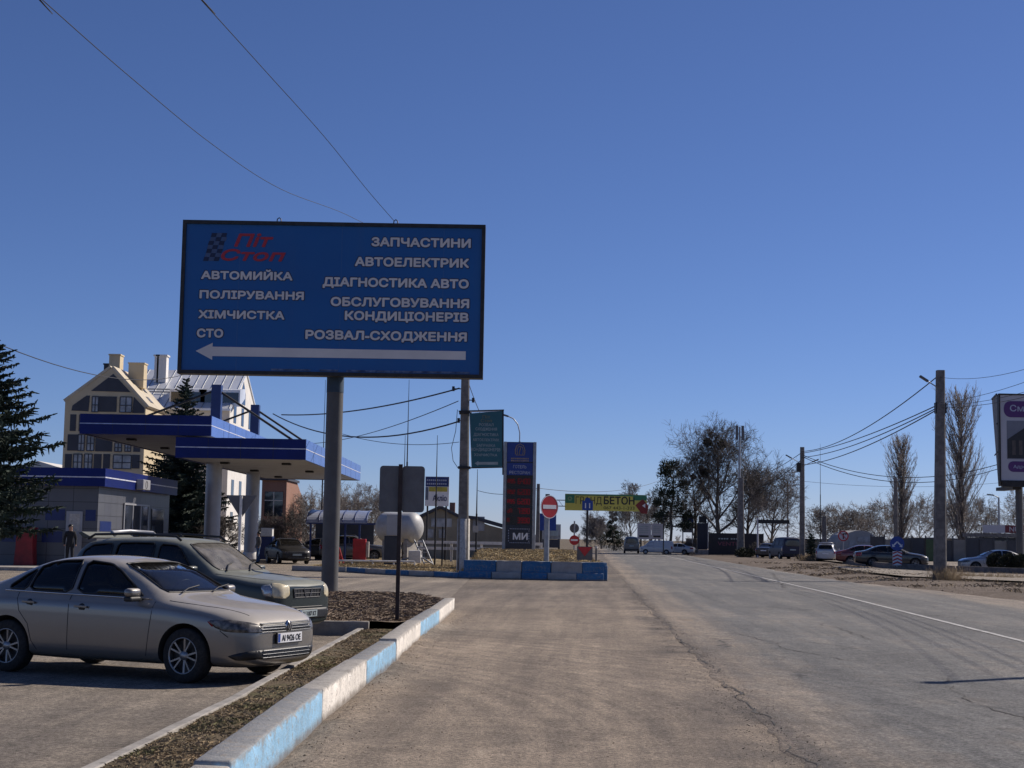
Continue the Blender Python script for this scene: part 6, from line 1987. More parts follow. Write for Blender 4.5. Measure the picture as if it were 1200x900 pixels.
# round badge on the grille
bx_ = vwb.ray_cast(Vector((4, 0, .655)), Vector((-1, 0, 0)))[0].x + .02
bd = MB().lathe([(.001, bx_), (.058, bx_), (.066, bx_ - .012), (.066, bx_ - .03)], 28, 'X', (0, 0, .655)).build('badge', M['chrome'], vw)
MB().lathe([(.001, bx_ + .002), (.055, bx_ + .002), (.055, bx_ + .001)], 28, 'X', (0, 0, .655)).build('badge_field', mat('badge_grey', (.12, .12, .13), .3), bd)
q = MB()
for a, b2 in (((-.032, .045), (0, .004)), ((.032, .045), (0, .004)), ((-.048, .018), (-.02, -.044)), ((-.02, -.044), (0, -.006)), ((0, -.006), (.02, -.044)), ((.02, -.044), (.048, .018))):
    q.bar((bx_ + .006, a[0], .655 + a[1]), (bx_ + .006, b2[0], .655 + b2[1]), .011, .006)
q.build('badge_mark', M['chrome'], bd)
fw = at(218, 797, 18.05)          # where the near front tyre touches the ground
h = Vector((math.cos(HEAD), math.sin(HEAD)))
nrm = Vector((h.y, -h.x))                        # towards the car's right side
o2 = Vector((fw.x, fw.y)) - h * 1.42 - nrm * .80
place_car(vw, o2.x, o2.y, HEAD)

# ---------------- green SUV
paintB = paint_mat('grey_green_paint', (0.012, 0.020, 0.017), 0.2, 0.36, 0.5, (0.27, 0.28, 0.24), side=.03, top=.55, coat=.35)
ST_SUV = [
 (2.27, .30, .60, .50, .70, .61, .80, .52, .87, .88),
 (2.23, .25, .75, .52, .76, .72, .855, .60, .945, .955),
 (2.10, .23, .83, .55, .83, .80, .925, .66, .99, 1.0),
 (1.85, .22, .875, .58, .86, .82, .945, .64, .995, 1.015),
 (1.40, .22, .885, .60, .93, .845, 1.005, .74, 1.045, 1.06),
 (1.10, .22, .885, .60, .95, .845, 1.03, .74, 1.07, 1.085),
 (.98, .22, .885, .60, .96, .84, 1.04, .74, 1.095, 1.115),
 (.55, .22, .885, .62, .96, .80, 1.05, .66, 1.37, 1.41),
 (.28, .22, .885, .62, .98, .82, 1.06, .68, 1.56, 1.60),
 (-.10, .22, .885, .62, .98, .82, 1.06, .68, 1.615, 1.655),
 (-.90, .22, .885, .63, .99, .82, 1.07, .675, 1.62, 1.66),
 (-1.70, .24, .88, .63, .99, .815, 1.07, .66, 1.59, 1.63),
 (-2.00, .27, .86, .63, .97, .765, 1.06, .60, 1.50, 1.54),
 (-2.15, .30, .84, .62, .95, .74, 1.04, .62, 1.20, 1.24),
 (-2.23, .34, .78, .60, .88, .70, .96, .60, 1.02, 1.03)]
SUV = dict(st=ST_SUV, paint=paintB, arch=((1.36, .40), (-1.265, .40)), r=.345, tw=.215, track=.765, wheels=((1.36, 0), (-1.265, 0)), under=.26, open=True, spokes=10, wsglass='glass_dusty', glass='glass_dark',
  side_win=[[(.58, 1.09), (.44, 1.22), (.22, 1.46), (.10, 1.52), (-.22, 1.54), (-.22, 1.10)], [(-.32, 1.10), (-.32, 1.55), (-.75, 1.555), (-1.12, 1.54), (-1.14, 1.11)], [(-1.24, 1.12), (-1.22, 1.535), (-1.66, 1.51), (-1.86, 1.40), (-1.88, 1.14)]],
  windscreen=[(-.65, 1.13), (-.4, 1.125), (.4, 1.125), (.65, 1.13), (.565, 1.535), (.3, 1.565), (-.3, 1.565), (-.565, 1.535)],
  rear_win=[(-.58, 1.16), (.58, 1.16), (.54, 1.48), (-.54, 1.48)],
  cab=(.66, -1.85, .70, .70, 1.45), dash=1.07, seats=((.05, .37), (.05, -.37), (-.85, .37), (-.85, -.37)), wheel=(.46, .37, 1.08), seat_dz=.06,
  seams=[[(.80, .98), (.76, .6), (.72, .30), (-.2, .30), (-.27, .6), (-.27, 1.08)], [(-.27, .30), (-.85, .32), (-1.0, .7), (-1.19, .9), (-1.19, 1.1)]],
  handles=((-.10, .95), (-.98, .97)), mirror=(.66, 1.09),
  diag=[([(.93, .95), (.94, .72), (1.16, .70), (1.24, .76), (1.23, .90), (1.06, .945)], 'lamp_yellow', 'headlight'),
        ([(.77, .90), (.80, .745), (.935, .73), (.925, .93)], 'lamp_clear', 'indicator_lamp'),
        ([(.92, .40), (1.22, .40), (1.24, .50), (.94, .50)], 'black', 'fog_lamp_recess')],
  diag_back=[([(.8, 1.0), (1.05, 1.0), (1.05, .75), (.8, .75)], 'lamp_red', 'tail_light')],
  front=[([(-.37, .71), (.37, .71), (.40, .855), (-.40, .855)], 'black', 'grille', .006),
         ([(-.60, .36), (.60, .36), (.66, .53), (-.66, .53)], 'black', 'lower_grille', .006),
         ([(-.50, .545), (.50, .545), (.50, .565), (-.50, .565)], 'black', 'bumper_slot', .006)],
  back=[([(-.27, .72), (.27, .72), (.27, .84), (-.27, .84)], 'signwhite', 'number_plate', .01)],
  front_lines=[([(-.37, 0.715), (.37, 0.715)], .007, 'signback', 'grille_bar'), ([(-.40, 0.850), (.40, 0.850)], .007, 'signback', 'grille_bar'), ([(-.37, 0.780), (.37, 0.780)], .005, 'signback', 'grille_bar'),
               ([(-.37, 0.710), (-.40, 0.855)], .012, 'signback', 'grille_bar'), ([(.37, 0.710), (.40, 0.855)], .012, 'signback', 'grille_bar'), ([(-.12, 0.855), (-.06, 0.710)], .012, 'signback', 'grille_bar'), ([(.12, 0.855), (.06, 0.710)], .012, 'signback', 'grille_bar')] +
              [([(-.36 + .08 * k, 0.720), (-.37 + .082 * k, 0.845)], .003, 'signback', 'grille_bar') for k in (1, 2, 7, 8)],
  hood=[[(2.0, .60), (1.5, .72), (1.0, .78)]])
nis, nisb = build_car(SUV, 'dusty grey green off-road car with yellowed headlights parked behind the silver sedan', 'car')
plate(nis, nisb, .45, 'AI 3187 KT', x_off=.035, dark=True)
ra = MB()
for s in (-1, 1):
    ra.tube([(.15, s * .62, 1.60), (.05, s * .62, 1.665), (-.8, s * .61, 1.70), (-1.7, s * .60, 1.675), (-1.85, s * .60, 1.60)], .022, 7)
ra.build('roof_rail', M['black'], nis)
MB().prism([(-1.78, 1.62), (-2.02, 1.72), (-2.1, 1.70), (-1.95, 1.60)], -.58, .58).build('roof_spoiler', paintB, nis, bevel=.01)
MB().tube([(-1.3, -.55, 1.66), (-1.38, -.55, 1.72), (-1.45, .0, 1.745), (-1.38, .55, 1.72), (-1.3, .55, 1.66)], .03, 7).build('rear_roof_bar', M['column'], nis)
MB().tube([(-.3, 0, 1.655), (-.36, 0, 1.70)], [.03, .01], 8).build('aerial_base', M['black'], nis)
wp = MB()
for s in (0.1, -.55): wp.tube([(1.05, s, 1.115), (.86, s + .3, 1.215), (.80, s + .5, 1.255)], .012, 5)
wp.build('wiper', M['black'], nis)
wp = MB()
for s in (0.12, -.5): wp.tube([(1.10, s, 1.025), (1.0, s + .25, 1.065), (.96, s + .52, 1.095)], .010, 5)
wp.build('wiper', M['black'], vw)
nose = at(357, 700, 25.5)
h2a = HEAD - R(1)
hv = Vector((math.cos(h2a), math.sin(h2a)))
nosec = Vector((nose.x, nose.y))
oo = nosec - hv * 2.22
place_car(nis, oo.x, oo.y, h2a)

# ---------------- other cars: the two bodies above in other paint, without their plates
def far_car(src, label, paints, x, y, heading, group=None, scale=1.0, drop=('badge', 'number_plate_frame')):
    c = copy_tree(src)
    for ch in list(c.children):
        if any(ch.name.startswith(d) for d in drop):
            for g_ in list(ch.children_recursive): bpy.data.objects.remove(g_)
            bpy.data.objects.remove(ch)
    c['label'] = label
    if group: c['group'] = group
    recolor(c, paints)
    c.location = (x, y, 0)
    c.rotation_euler = (0, 0, heading)
    c.scale = (scale,) * 3
    return c
PB = paint_mat('black_paint', (0.008, 0.008, 0.009), 0.0, 0.45, 0.05, coat=.15)
PS = paint_mat('silver_paint', (0.42, 0.43, 0.45), 0.6, 0.3, 0.4)
PG = paint_mat('dark_grey_paint', (0.022, 0.023, 0.026), 0.2, 0.35, 0.10)
PR = paint_mat('dark_red_paint', (0.16, 0.012, 0.016), 0.3, 0.3, 0.4)
PW = paint_mat('white_car_paint', (0.55, 0.55, 0.55), 0.0, 0.3, 0.4)
PT = paint_mat('taupe_paint', (0.07, 0.065, 0.06), 0.4, 0.35, 0.5)
G1 = {'silver_beige_paint': None}
def pm(p): return {'silver_beige_paint': p, 'grey_green_paint': p, 'van_paint': p}
WHITE_DARK = {'smoked_headlight_lens': M['lamp_clear']}
d = 88.0
blk = far_car(vw, 'black saloon driving towards the camera under the fuel canopy', pm(PB), xat(337, d), d, R(-68), drop=('badge', 'number_plate_frame'))
plate_o = MB().box2((2.36, -.26, .47), (2.38, .26, .58)).build('number_plate', M['bleached'], blk)
far_car(vw, 'dark car standing behind the black saloon, half behind the billboard pole', pm(PB), xat(374, 103), 103, R(172))
far_car(nis, 'grey off-road car inside the wash shelter', pm(PT), xat(412, 97.5) - .2, 101.0, R(4))
far_car(vw, 'dark grey saloon parked behind the blue arrow sign', pm(PG), xat(1046, 110), 110.5, R(-8), 'cars parked on the right', 1.12)
far_car(vw, 'dark red car parked behind the grey saloon', pm(PR), xat(1018, 121), 121, R(-14), 'cars parked on the right', 1.1)
far_car(vw, 'silver car with its nose left of the bushes at the right edge', pm(PS), xat(1163, 100), 99.5, R(176), 'cars parked on the right')
s1 = far_car(nis, 'white tailed off-road car right of the second concrete pole', pm(PS), xat(969, 136), 136, R(75), 'cars parked on the right', 1.0)
far_car(vw, 'grey car behind the boom post, half hidden by the blue van', pm(PG), xat(900, 160), 160, R(70), 'cars parked on the right', 1.1)
far_car(vw, 'white car parked in front of the black sign pillar', pm(PW), xat(793, 186), 186, R(160), None, .95)

# ---------------- vans
paintV = paint_mat('van_paint', (0.006, 0.009, 0.04), 0.0, 0.5, 0.10, coat=.1)
ST_VAN = [
 (2.35, .30, .66, .50, .70, .62, .80, .50, .86, .87), (2.28, .26, .82, .55, .80, .76, .90, .6, .96, .98), (2.0, .24, .90, .6, .92, .84, 1.02, .66, 1.08, 1.10),
 (1.65, .24, .92, .65, 1.0, .86, 1.10, .70, 1.18, 1.20), (1.35, .24, .92, .7, 1.02, .85, 1.14, .72, 1.45, 1.48), (1.0, .24, .92, .7, 1.03, .84, 1.16, .72, 1.82, 1.86), (.7, .24, .92, .7, 1.04, .84, 1.18, .73, 1.90, 1.95),
 (-.5, .24, .92, .7, 1.05, .84, 1.2, .74, 1.91, 1.97), (-2.0, .26, .92, .7, 1.05, .84, 1.2, .74, 1.90, 1.96), (-2.3, .28, .91, .7, 1.05, .83, 1.2, .73, 1.86, 1.92), (-2.4, .3, .89, .7, 1.03, .81, 1.18, .70, 1.80, 1.84), (-2.42, .34, .82, .68, .98, .74, 1.15, .62, 1.72, 1.74)]
VAN = dict(st=ST_VAN, paint=paintV, arch=((1.5, .38), (-1.4, .38)), r=.33, tw=.21, track=.80, wheels=((1.5, 0), (-1.4, 0)), under=.3, open=False, spokes=0, rim='steel',
  side_win=[[(1.25, 1.2), (.95, 1.62), (.35, 1.7), (.35, 1.2)], [(.2, 1.22), (.2, 1.7), (-.9, 1.7), (-.9, 1.22)], [(-1.05, 1.22), (-1.05, 1.7), (-2.1, 1.68), (-2.12, 1.24)]],
  windscreen=[(-.7, 1.26), (.7, 1.26), (.62, 1.78), (-.62, 1.78)], rear_win=[(-.68, 1.18), (.68, 1.18), (.64, 1.72), (-.64, 1.72)],
  seams=[[(1.2, 1.1), (1.15, .35), (.3, .35), (.3, 1.15)]], handles=((.45, 1.02),), mirror=(1.2, 1.2),
  diag=[([(.72, .84), (1.1, .8), (1.1, .68), (.72, .72)], 'lamp_clear', 'headlight')], diag_back=[([(.80, 1.15), (.98, 1.15), (.98, .75), (.80, .75)], 'lamp_red', 'tail_light')],
  front=[([(-.5, .7), (.5, .7), (.5, .82), (-.5, .82)], 'black', 'grille', .006)], back=[([(-.26, .82), (.26, .82), (.26, .94), (-.26, .94)], 'bleached', 'number_plate', .012), ([(-.8, .42), (.8, .42), (.8, .55), (-.8, .55)], 'black', 'rear_bumper', .05)])
van, _ = build_car(VAN, 'dark blue van seen from behind, left of the second concrete pole', 'van', 'parked_van')
place_car(van, xat(924, 148) , 150, R(97))
van.scale = (1.08, 1.12, 1.12)
v2 = far_car(van, 'grey minivan driving away at the far bend of the road', pm(paint_mat('slate_van_paint', (.09, .10, .115), .3, .35, .4)), xat(740, 190), 190, R(86), None, 1.05)
v2.name = 'minivan'
v3 = far_car(van, 'white panel van parked sideways beside the grey minivan', pm(PW), xat(769, 183), 183, R(176), None, .84)
v3.name = 'panel_van'
for ch in list(v3.children):
    if ch.name.startswith(('side_window', 'window_trim')) and max(v.co.x for v in ch.data.vertices) < 0.6: bpy.data.objects.remove(ch)
# ================================================================== TREES
def rand_perp(d, rng):
    v = Vector((rng.uniform(-1, 1), rng.uniform(-1, 1), rng.uniform(-1, 1)))
    v = v - d * v.dot(d)
    return v.normalized() if v.length > 1e-4 else Vector((1, 0, 0))
class Twigs:
    def __init__(self): self.v, self.f = [], []
    def seg(self, a, b, ra, rb, n=3):
        d = (b - a)
        if d.length < 1e-5: return
        t = d.normalized()
        u = Vector((1, 0, 0)) if abs(t.x) < .9 else Vector((0, 1, 0))
        u = (u - t * u.dot(t)).normalized(); w = t.cross(u)
        base = len(self.v)
        for p, r_ in ((a, ra), (b, rb)):
            for k in range(n):
                an = 2 * math.pi * k / n
                self.v.append(tuple(p + (u * math.cos(an) + w * math.sin(an)) * r_))
        for k in range(n):
            k2 = (k + 1) % n
            self.f.append((base + k, base + k2, base + n + k2, base + n + k))
    def build(self, name, mt, parent):
        me = bpy.data.meshes.new(name)
        me.from_pydata(self.v, [], self.f)
        me.materials.append(mt)
        for p in me.polygons: p.use_smooth = True
        o = link(bpy.data.objects.new(name, me))
        o.parent = parent
        return o
def bare_tree(H, seed, spread=.75, trunk_r=None, upright=.12, fork=.22, twig_mat='twig', tw=.02, density=1.0, mistle=0, label='', loc=(0, 0, 0), group=None, levels=4, name='bare_tree', cat='tree'):
    rng = random.Random(seed)
    t = thing(name, label, cat, loc, rng.uniform(0, 6), group)
    T, C = Twigs(), Twigs()
    tr = trunk_r or H * .022
    tips = []
    def limb(p, d, L, r_, lev):
        n = 4 if lev < 3 else 3
        q = p.copy()
        for i in range(n):
            d = (d + rand_perp(d, rng) * (.16 + .05 * lev) + Vector((0, 0, upright * (1 if lev < 3 else .5)))).normalized()
            e = q + d * L / n
            r0, r1 = r_ * (1 - .62 * i / n), r_ * (1 - .62 * (i + 1) / n)
            C.seg(q, e, max(tw * .6, r0), max(tw * .35, r1), 5 if lev == 1 else 3)
            if lev < levels:
                kids = (2 if lev < 3 else 2.6) if i > 0 else (1 if lev > 1 else 0)
                kids = int(kids * density + rng.random())
                for _ in range(kids):
                    ax = rand_perp(d, rng)
                    an = rng.uniform(.45, .95)
                    cd = (d * math.cos(an) + ax * math.sin(an)).normalized()
                    limb(e, cd, L * rng.uniform(.42, .62), max(tw * .8, r1 * rng.uniform(.45, .7)), lev + 1)
            q = e
        if lev >= 3: tips.append(q)
    # trunk with a few leaders
    p, d = Vector((0, 0, -.2)), Vector((0, 0, 1))
    n = 9
    th = H * .80
    for i in range(n):
        d = (d + rand_perp(d, rng) * .07 + Vector((0, 0, .12))).normalized()
        e = p + d * th / n
        T.seg(p, e, tr * (1.25 if i == 0 else 1 - .85 * i / n), tr * (1 - .85 * (i + 1) / n), 8)
        fr = (i + 1) / n
        if fr >= fork:
            for _ in range(3):
                az = rng.uniform(0, 2 * math.pi)
                up = rng.uniform(.55, 1.25)
                cd = Vector((math.cos(az), math.sin(az), up)).normalized()
                L = H * spread * .50 * (1.25 - .85 * fr) * rng.uniform(.6, 1.25)
                limb(e, cd, L, tr * (1 - .8 * fr) * .55, 1)
        p = e
    limb(p, d, H * .2, tr * .15, 2)
    T.build('trunk', M['bark'], t)
    C.build('crown', M[twig_mat], t)
    for k in range(mistle):
        q = min(rng.sample(tips, 3), key=lambda p_: p_.xy.length)
        B = Twigs()
        rr = rng.uniform(.35, .75) * H / 18
        for _ in range(130):
            v = Vector((rng.gauss(0, 1), rng.gauss(0, 1), rng.gauss(0, 1))).normalized()
            B.seg(q + v * rr * .2, q + v * rr * rng.uniform(.7, 1.05), .02, .07, 3)
        B.build('mistletoe', M['mistle'], t)
    return t
def poplar(H, seed, width, label, loc, group):
    rng = random.Random(seed)
    t = thing('poplar_tree', label, 'tree', loc, 0, group)
    T, C = Twigs(), Twigs()
    p = Vector((0, 0, -.2)); n = 12
    for i in range(n):
        e = p + Vector((rng.uniform(-.12, .12), rng.uniform(-.12, .12), H * .92 / n))
        T.seg(p, e, H * .020 * (1 - .92 * i / n), H * .020 * (1 - .92 * (i + 1) / n), 7)
        p = e
    for k in range(150):
        z0 = H * (.08 + .84 * (k / 150) ** 1.05)
        az = rng.uniform(0, 6.28)
        out = Vector((math.cos(az), math.sin(az), 0))
        q = Vector((0, 0, z0))
        fr = z0 / H
        wmax = width * .5 * (1 - .85 * max(0, (fr - .45) / .55) ** 1.6) * min(1, .35 + fr * 2.2)
        L = min(H * .30, (H - z0) * 1.05) * rng.uniform(.7, 1.05)
        r_ = H * .0042 * (1 - .6 * fr)
        m = 6
        d = (out * .55 + Vector((0, 0, 1))).normalized()
        for i in range(m):
            rad = Vector((q.x, q.y, 0)).length
            d = (d + Vector((0, 0, .35 if rad > wmax * .75 else .08)) + rand_perp(d, rng) * .12).normalized()
            e = q + d * L / m
            C.seg(q, e, max(.016, r_ * (1 - .8 * i / m)), max(.012, r_ * (1 - .8 * (i + 1) / m)), 3)
            for _ in range(4):
                cd = (d + rand_perp(d, rng) * rng.uniform(.3, .7) + Vector((0, 0, .3))).normalized()
                l2 = L * rng.uniform(.10, .24)
                a = q + (e - q) * rng.random(); b = a + cd * l2 * .6
                C.seg(a, b, .016, .013); cd = (cd + rand_perp(cd, rng) * .25 + Vector((0, 0, .2))).normalized(); C.seg(b, b + cd * l2 * .5, .013, .008)
                if rng.random() < .6: C.seg(b, b + (cd + rand_perp(cd, rng) * .5).normalized() * l2 * .4, .012, .008)
            q = e
    T.build('trunk', M['bark'], t)
    C.build('crown', M['twig_pale'], t)
    return t
def spruce(H, R0, seed, label, loc, whorls=26, tuft=1.0, mt='needle', start=.06, name='spruce_tree', rz=0, nb=9, cap=99):
    rng = random.Random(seed)
    t = thing(name, label, 'tree', loc, rz)
    T = Twigs()
    for i in range(8): T.seg(Vector((0, 0, H * i / 8 - .1)), Vector((0, 0, H * (i + 1) / 8)), H * .016 * (1 - i / 8.2), H * .016 * (1 - (i + 1) / 8.2), 7)
    T.build('trunk', M['bark'], t)
    S, N = Twigs(), MB()
    for w_ in range(whorls):
        fr = start + (1 - start) * (w_ / whorls) ** .92
        z = H * fr
        L0 = min(cap, R0 * (1 - fr) ** .85 + .12)
        k_ = nb if fr < .8 else 6
        az0 = rng.uniform(0, 6.28)
        for k in range(k_):
            az = az0 + 6.28 * k / k_ + rng.uniform(-.4, .4)
            L = L0 * rng.uniform(.55, 1.2)
            o_ = Vector((math.cos(az), math.sin(az), 0)); sd = Vector((-o_.y, o_.x, 0))
            p = Vector((0, 0, z + rng.uniform(-.5, .5) * H / whorls)); m = max(4, int(L / .22))
            droop = rng.uniform(.25, .5) * (1.15 - fr)
            for i in range(m):
                s = i / m
                dz = -droop + s * s * (droop + .25) + (.35 * fr)
                d = (o_ + Vector((0, 0, dz)) + sd * rng.uniform(-.12, .12)).normalized()
                e = p + d * L / m
                S.seg(p, e, .035 * (1 - s) * H / 10 + .006, .035 * (1 - s - 1 / m) * H / 10 + .006, 3)
                # side sprays and hanging twigs, each a thin leaf of needles
                for sg in (-1, 1, 0, 0, 2):
                    l2 = (L * .33 * (1 - s * .72) + .12) * rng.uniform(.6, 1.1) * tuft
                    if sg == 0: dd = Vector((rng.uniform(-.5, .5), rng.uniform(-.5, .5), -1)).normalized(); l2 *= .6
                    elif sg == 2: dd = (d + Vector((0, 0, .5)) + rand_perp(d, rng) * .4).normalized(); l2 *= .5
                    else: dd = (d * .75 + sd * sg * rng.uniform(.55, 1.0) + Vector((0, 0, rng.uniform(-.45, .05)))).normalized()
                    a = p + (e - p) * rng.random()
                    wv = dd.cross(rand_perp(dd, rng)).normalized()
                    for seg_ in range(2):
                        aa = a + dd * l2 * .5 * seg_; bb = a + dd * l2 * .5 * (seg_ + 1)
                        wd = .055 * (1.15 - .5 * seg_) * (H / 10) ** .5
                        wv2 = (wv + rand_perp(dd, rng) * .6).normalized()
                        N.add([aa - wv2 * wd, aa + wv2 * wd, bb + wv2 * wd * .35, bb - wv2 * wd * .35], [(0, 1, 2, 3)])
                        nn = dd.cross(wv2)
                        N.add([aa - nn * wd, aa + nn * wd, bb + nn * wd * .35, bb - nn * wd * .35], [(0, 1, 2, 3)])
                p = e
    br = S.build('branches', M['twig'], t)
    N.build('foliage', M[mt], t, fix=False)
    return t
def clumpy_pine(H, seed, label, loc, clumps=26, r_=1.0, name='pine_tree', lowest=.35, spread=.22):
    rng = random.Random(seed)
    t = thing(name, label, 'tree', loc)
    T, N = Twigs(), MB()
    p = Vector((0, 0, -.2))
    n = 10
    pts = [p]
    for i in range(n):
        e = p + Vector((rng.uniform(-.2, .2), rng.uniform(-.2, .2), H / n))
        T.seg(p, e, H * .018 * (1 - .85 * i / n), H * .018 * (1 - .85 * (i + 1) / n), 7); p = e; pts.append(p)
    for k in range(clumps):
        fr = lowest + (1 - lowest) * (k + rng.random()) / clumps
        base = pts[min(n, int(fr * n))]
        az = rng.uniform(0, 6.28)
        L = H * spread * (1.1 - .75 * fr) * rng.uniform(.5, 1.3) + .2
        c = base + Vector((math.cos(az) * L, math.sin(az) * L, rng.uniform(0, .06) * H))
        T.seg(base, c, .09 * H / 14, .04 * H / 14, 4)
        rr = r_ * rng.uniform(.55, 1.1) * H / 14
        for _ in range(150):
            v = Vector((rng.gauss(0, 1), rng.gauss(0, 1), rng.gauss(0, .7)))
            v = v.normalized() * rng.random() ** .4
            a = c + v * rr
            dd = (v + Vector((rng.uniform(-.6, .6), rng.uniform(-.6, .6), rng.uniform(-.2, .8)))).normalized()
            wv = rand_perp(dd, rng)
            l2 = rng.uniform(.18, .4) * H / 14
            N.add([a - wv * .07, a + wv * .07, a + dd * l2], [(0, 1, 2)])
    T.build('trunk', M['bark'], t)
    N.build('foliage', M['pine'], t, fix=False)
    return t
def leaf_bush(rx, rz_, seed, label, loc, mt='hedge', n=2600, leaf=.06, name='evergreen_bush', group=None, cat='bush'):
    rng = random.Random(seed)
    t = thing(name, label, cat, loc, 0, group)
    N, S = MB(), Twigs()
    for _ in range(n):
        v = Vector((rng.gauss(0, 1), rng.gauss(0, 1), rng.gauss(0, 1))).normalized() * rng.random() ** .3
        b = 1 + .22 * noise.noise(v * 2.2 + Vector((seed, 0, 0)))
        a = Vector((v.x * rx * b, v.y * rx * b, rz_ * (1 + v.z * b)))
        if a.z < .02: a.z = rng.uniform(.02, .2)
        dd = (v + Vector((rng.uniform(-.7, .7), rng.uniform(-.7, .7), rng.uniform(-.4, .9)))).normalized()
        wv = rand_perp(dd, rng)
        N.add([a - wv * leaf * .5, a + wv * leaf * .5, a + dd * leaf * 1.8], [(0, 1, 2)])
    for _ in range(14):
        v = Vector((rng.gauss(0, .6), rng.gauss(0, .6), 1)).normalized()
        S.seg(Vector((0, 0, -.05)), v * rz_ * 1.7, .02, .008, 4)
    S.build('stems', M['twig'], t)
    N.build('foliage', M[mt], t, fix=False)
    return t
def twig_bush(rx, h, seed, label, loc, mt='drygrass', n=160, name='dry_weeds', cat='plant', th=.006):
    rng = random.Random(seed)
    t = thing(name, label, cat, loc)
    C = Twigs()
    for _ in range(n):
        a = Vector((rng.gauss(0, rx * .5), rng.gauss(0, rx * .5), -.03))
        d = Vector((rng.gauss(0, .45), rng.gauss(0, .45), 1)).normalized()
        L = h * rng.uniform(.4, 1.1)
        b = a + d * L * .55; c = b + (d + rand_perp(d, rng) * .35).normalized() * L * .45
        C.seg(a, b, th, th * .8); C.seg(b, c, th * .8, th * .4)
        for _ in range(3):
            e = a + (c - a) * rng.uniform(.3, .9)
            C.seg(e, e + (d + rand_perp(d, rng) * .9).normalized() * L * .25, th * .6, th * .3)
    S_ = Twigs()
    C.build('stems', M[mt], t)
    return t
def ground_at(px, d): return Vector((xat(px, d), d, 0))

# --- left: two spruces
spruce(8.5, 4.6, 3, 'dark spruce cut off by the left edge of the photo', at(-20, 640, 55).xy.to_3d(), 25, .95, nb=10, cap=2.3, start=.2)
sp = spruce(12.4, 4.3, 8, 'tall dark spruce behind the blue fuel canopy', ground_at(211, 107), 36, .9, nb=11)
# --- right of the road: the tall bare tree group
bare_tree(16.4, 11, .80, .34, .13, .2, tw=.022, mistle=3, density=1.2, label='tallest bare tree with a broad crown and mistletoe balls by the road bend', loc=ground_at(843, 188), group='bare trees by the bend')
bare_tree(12.4, 12, .62, .26, .10, .22, tw=.022, mistle=2, density=1.05, label='bare tree just left of the tallest one, hung with dark clumps', loc=ground_at(815, 196), group='bare trees by the bend')
bare_tree(11.8, 13, .72, .25, .10, .2, tw=.022, mistle=0, density=1.05, label='bare tree right of the tallest one, behind the phone mast', loc=ground_at(876, 196), group='bare trees by the bend')
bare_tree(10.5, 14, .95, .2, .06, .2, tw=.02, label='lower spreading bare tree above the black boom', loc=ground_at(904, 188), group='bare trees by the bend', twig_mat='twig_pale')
clumpy_pine(12.0, 5, 'dark clumpy evergreen tree left of the tall bare trees', ground_at(785, 192), 46, .95, spread=.20, lowest=.32)
clumpy_pine(6.9, 6, 'slim dark pine under the right half of the yellow banner', ground_at(719, 230), 30, .72, spread=.10, lowest=.2)
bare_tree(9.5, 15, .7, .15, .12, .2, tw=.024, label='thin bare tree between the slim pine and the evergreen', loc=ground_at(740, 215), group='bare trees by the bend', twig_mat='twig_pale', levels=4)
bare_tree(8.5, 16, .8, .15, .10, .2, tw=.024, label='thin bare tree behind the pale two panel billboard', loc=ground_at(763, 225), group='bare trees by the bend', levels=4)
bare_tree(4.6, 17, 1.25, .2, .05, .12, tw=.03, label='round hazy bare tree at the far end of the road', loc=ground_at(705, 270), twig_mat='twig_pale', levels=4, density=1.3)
leaf_bush(2.6, 1.5, 4, 'reddish shrub at the bend beside the grey minivan', ground_at(722, 232), 'brushred' if 'brushred' in M else 'hedge', 1500, .14, 'roadside_shrub')
# --- right side
poplar(18.8, 21, 4.4, 'taller slim poplar right of the nearest power pole', ground_at(1128, 168), 'poplars on the right')
poplar(14.2, 22, 5.0, 'shorter broader poplar left of the nearest power pole', ground_at(1056, 178), 'poplars on the right')
for k, (px, d, H, lb) in enumerate(((962, 205, 6.2, 'small bare tree right of the second concrete pole'), (982, 210, 6.6, 'small bare tree above the no right turn sign'), (1003, 208, 6.4, 'small bare tree above the white tent'), (1030, 215, 7.4, 'small bare tree left of the shorter poplar'), (1078, 205, 7.6, 'small bare tree between the two poplars'), (1104, 190, 7.0, 'small bare tree just behind the nearest power pole'), (1152, 180, 6.8, 'small spreading bare tree right of the taller poplar'), (1196, 175, 7.5, 'small bare tree behind the right billboard pole'), (1016, 240, 5.5, 'low far bare tree between tent and shorter poplar'))):
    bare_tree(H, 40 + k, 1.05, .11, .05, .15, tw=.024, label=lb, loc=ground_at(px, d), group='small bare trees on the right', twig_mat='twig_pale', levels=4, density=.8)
spruce(2.6, .8, 31, 'small dark conical conifer right of the second concrete pole', ground_at(951, 150), 14, 1.0)
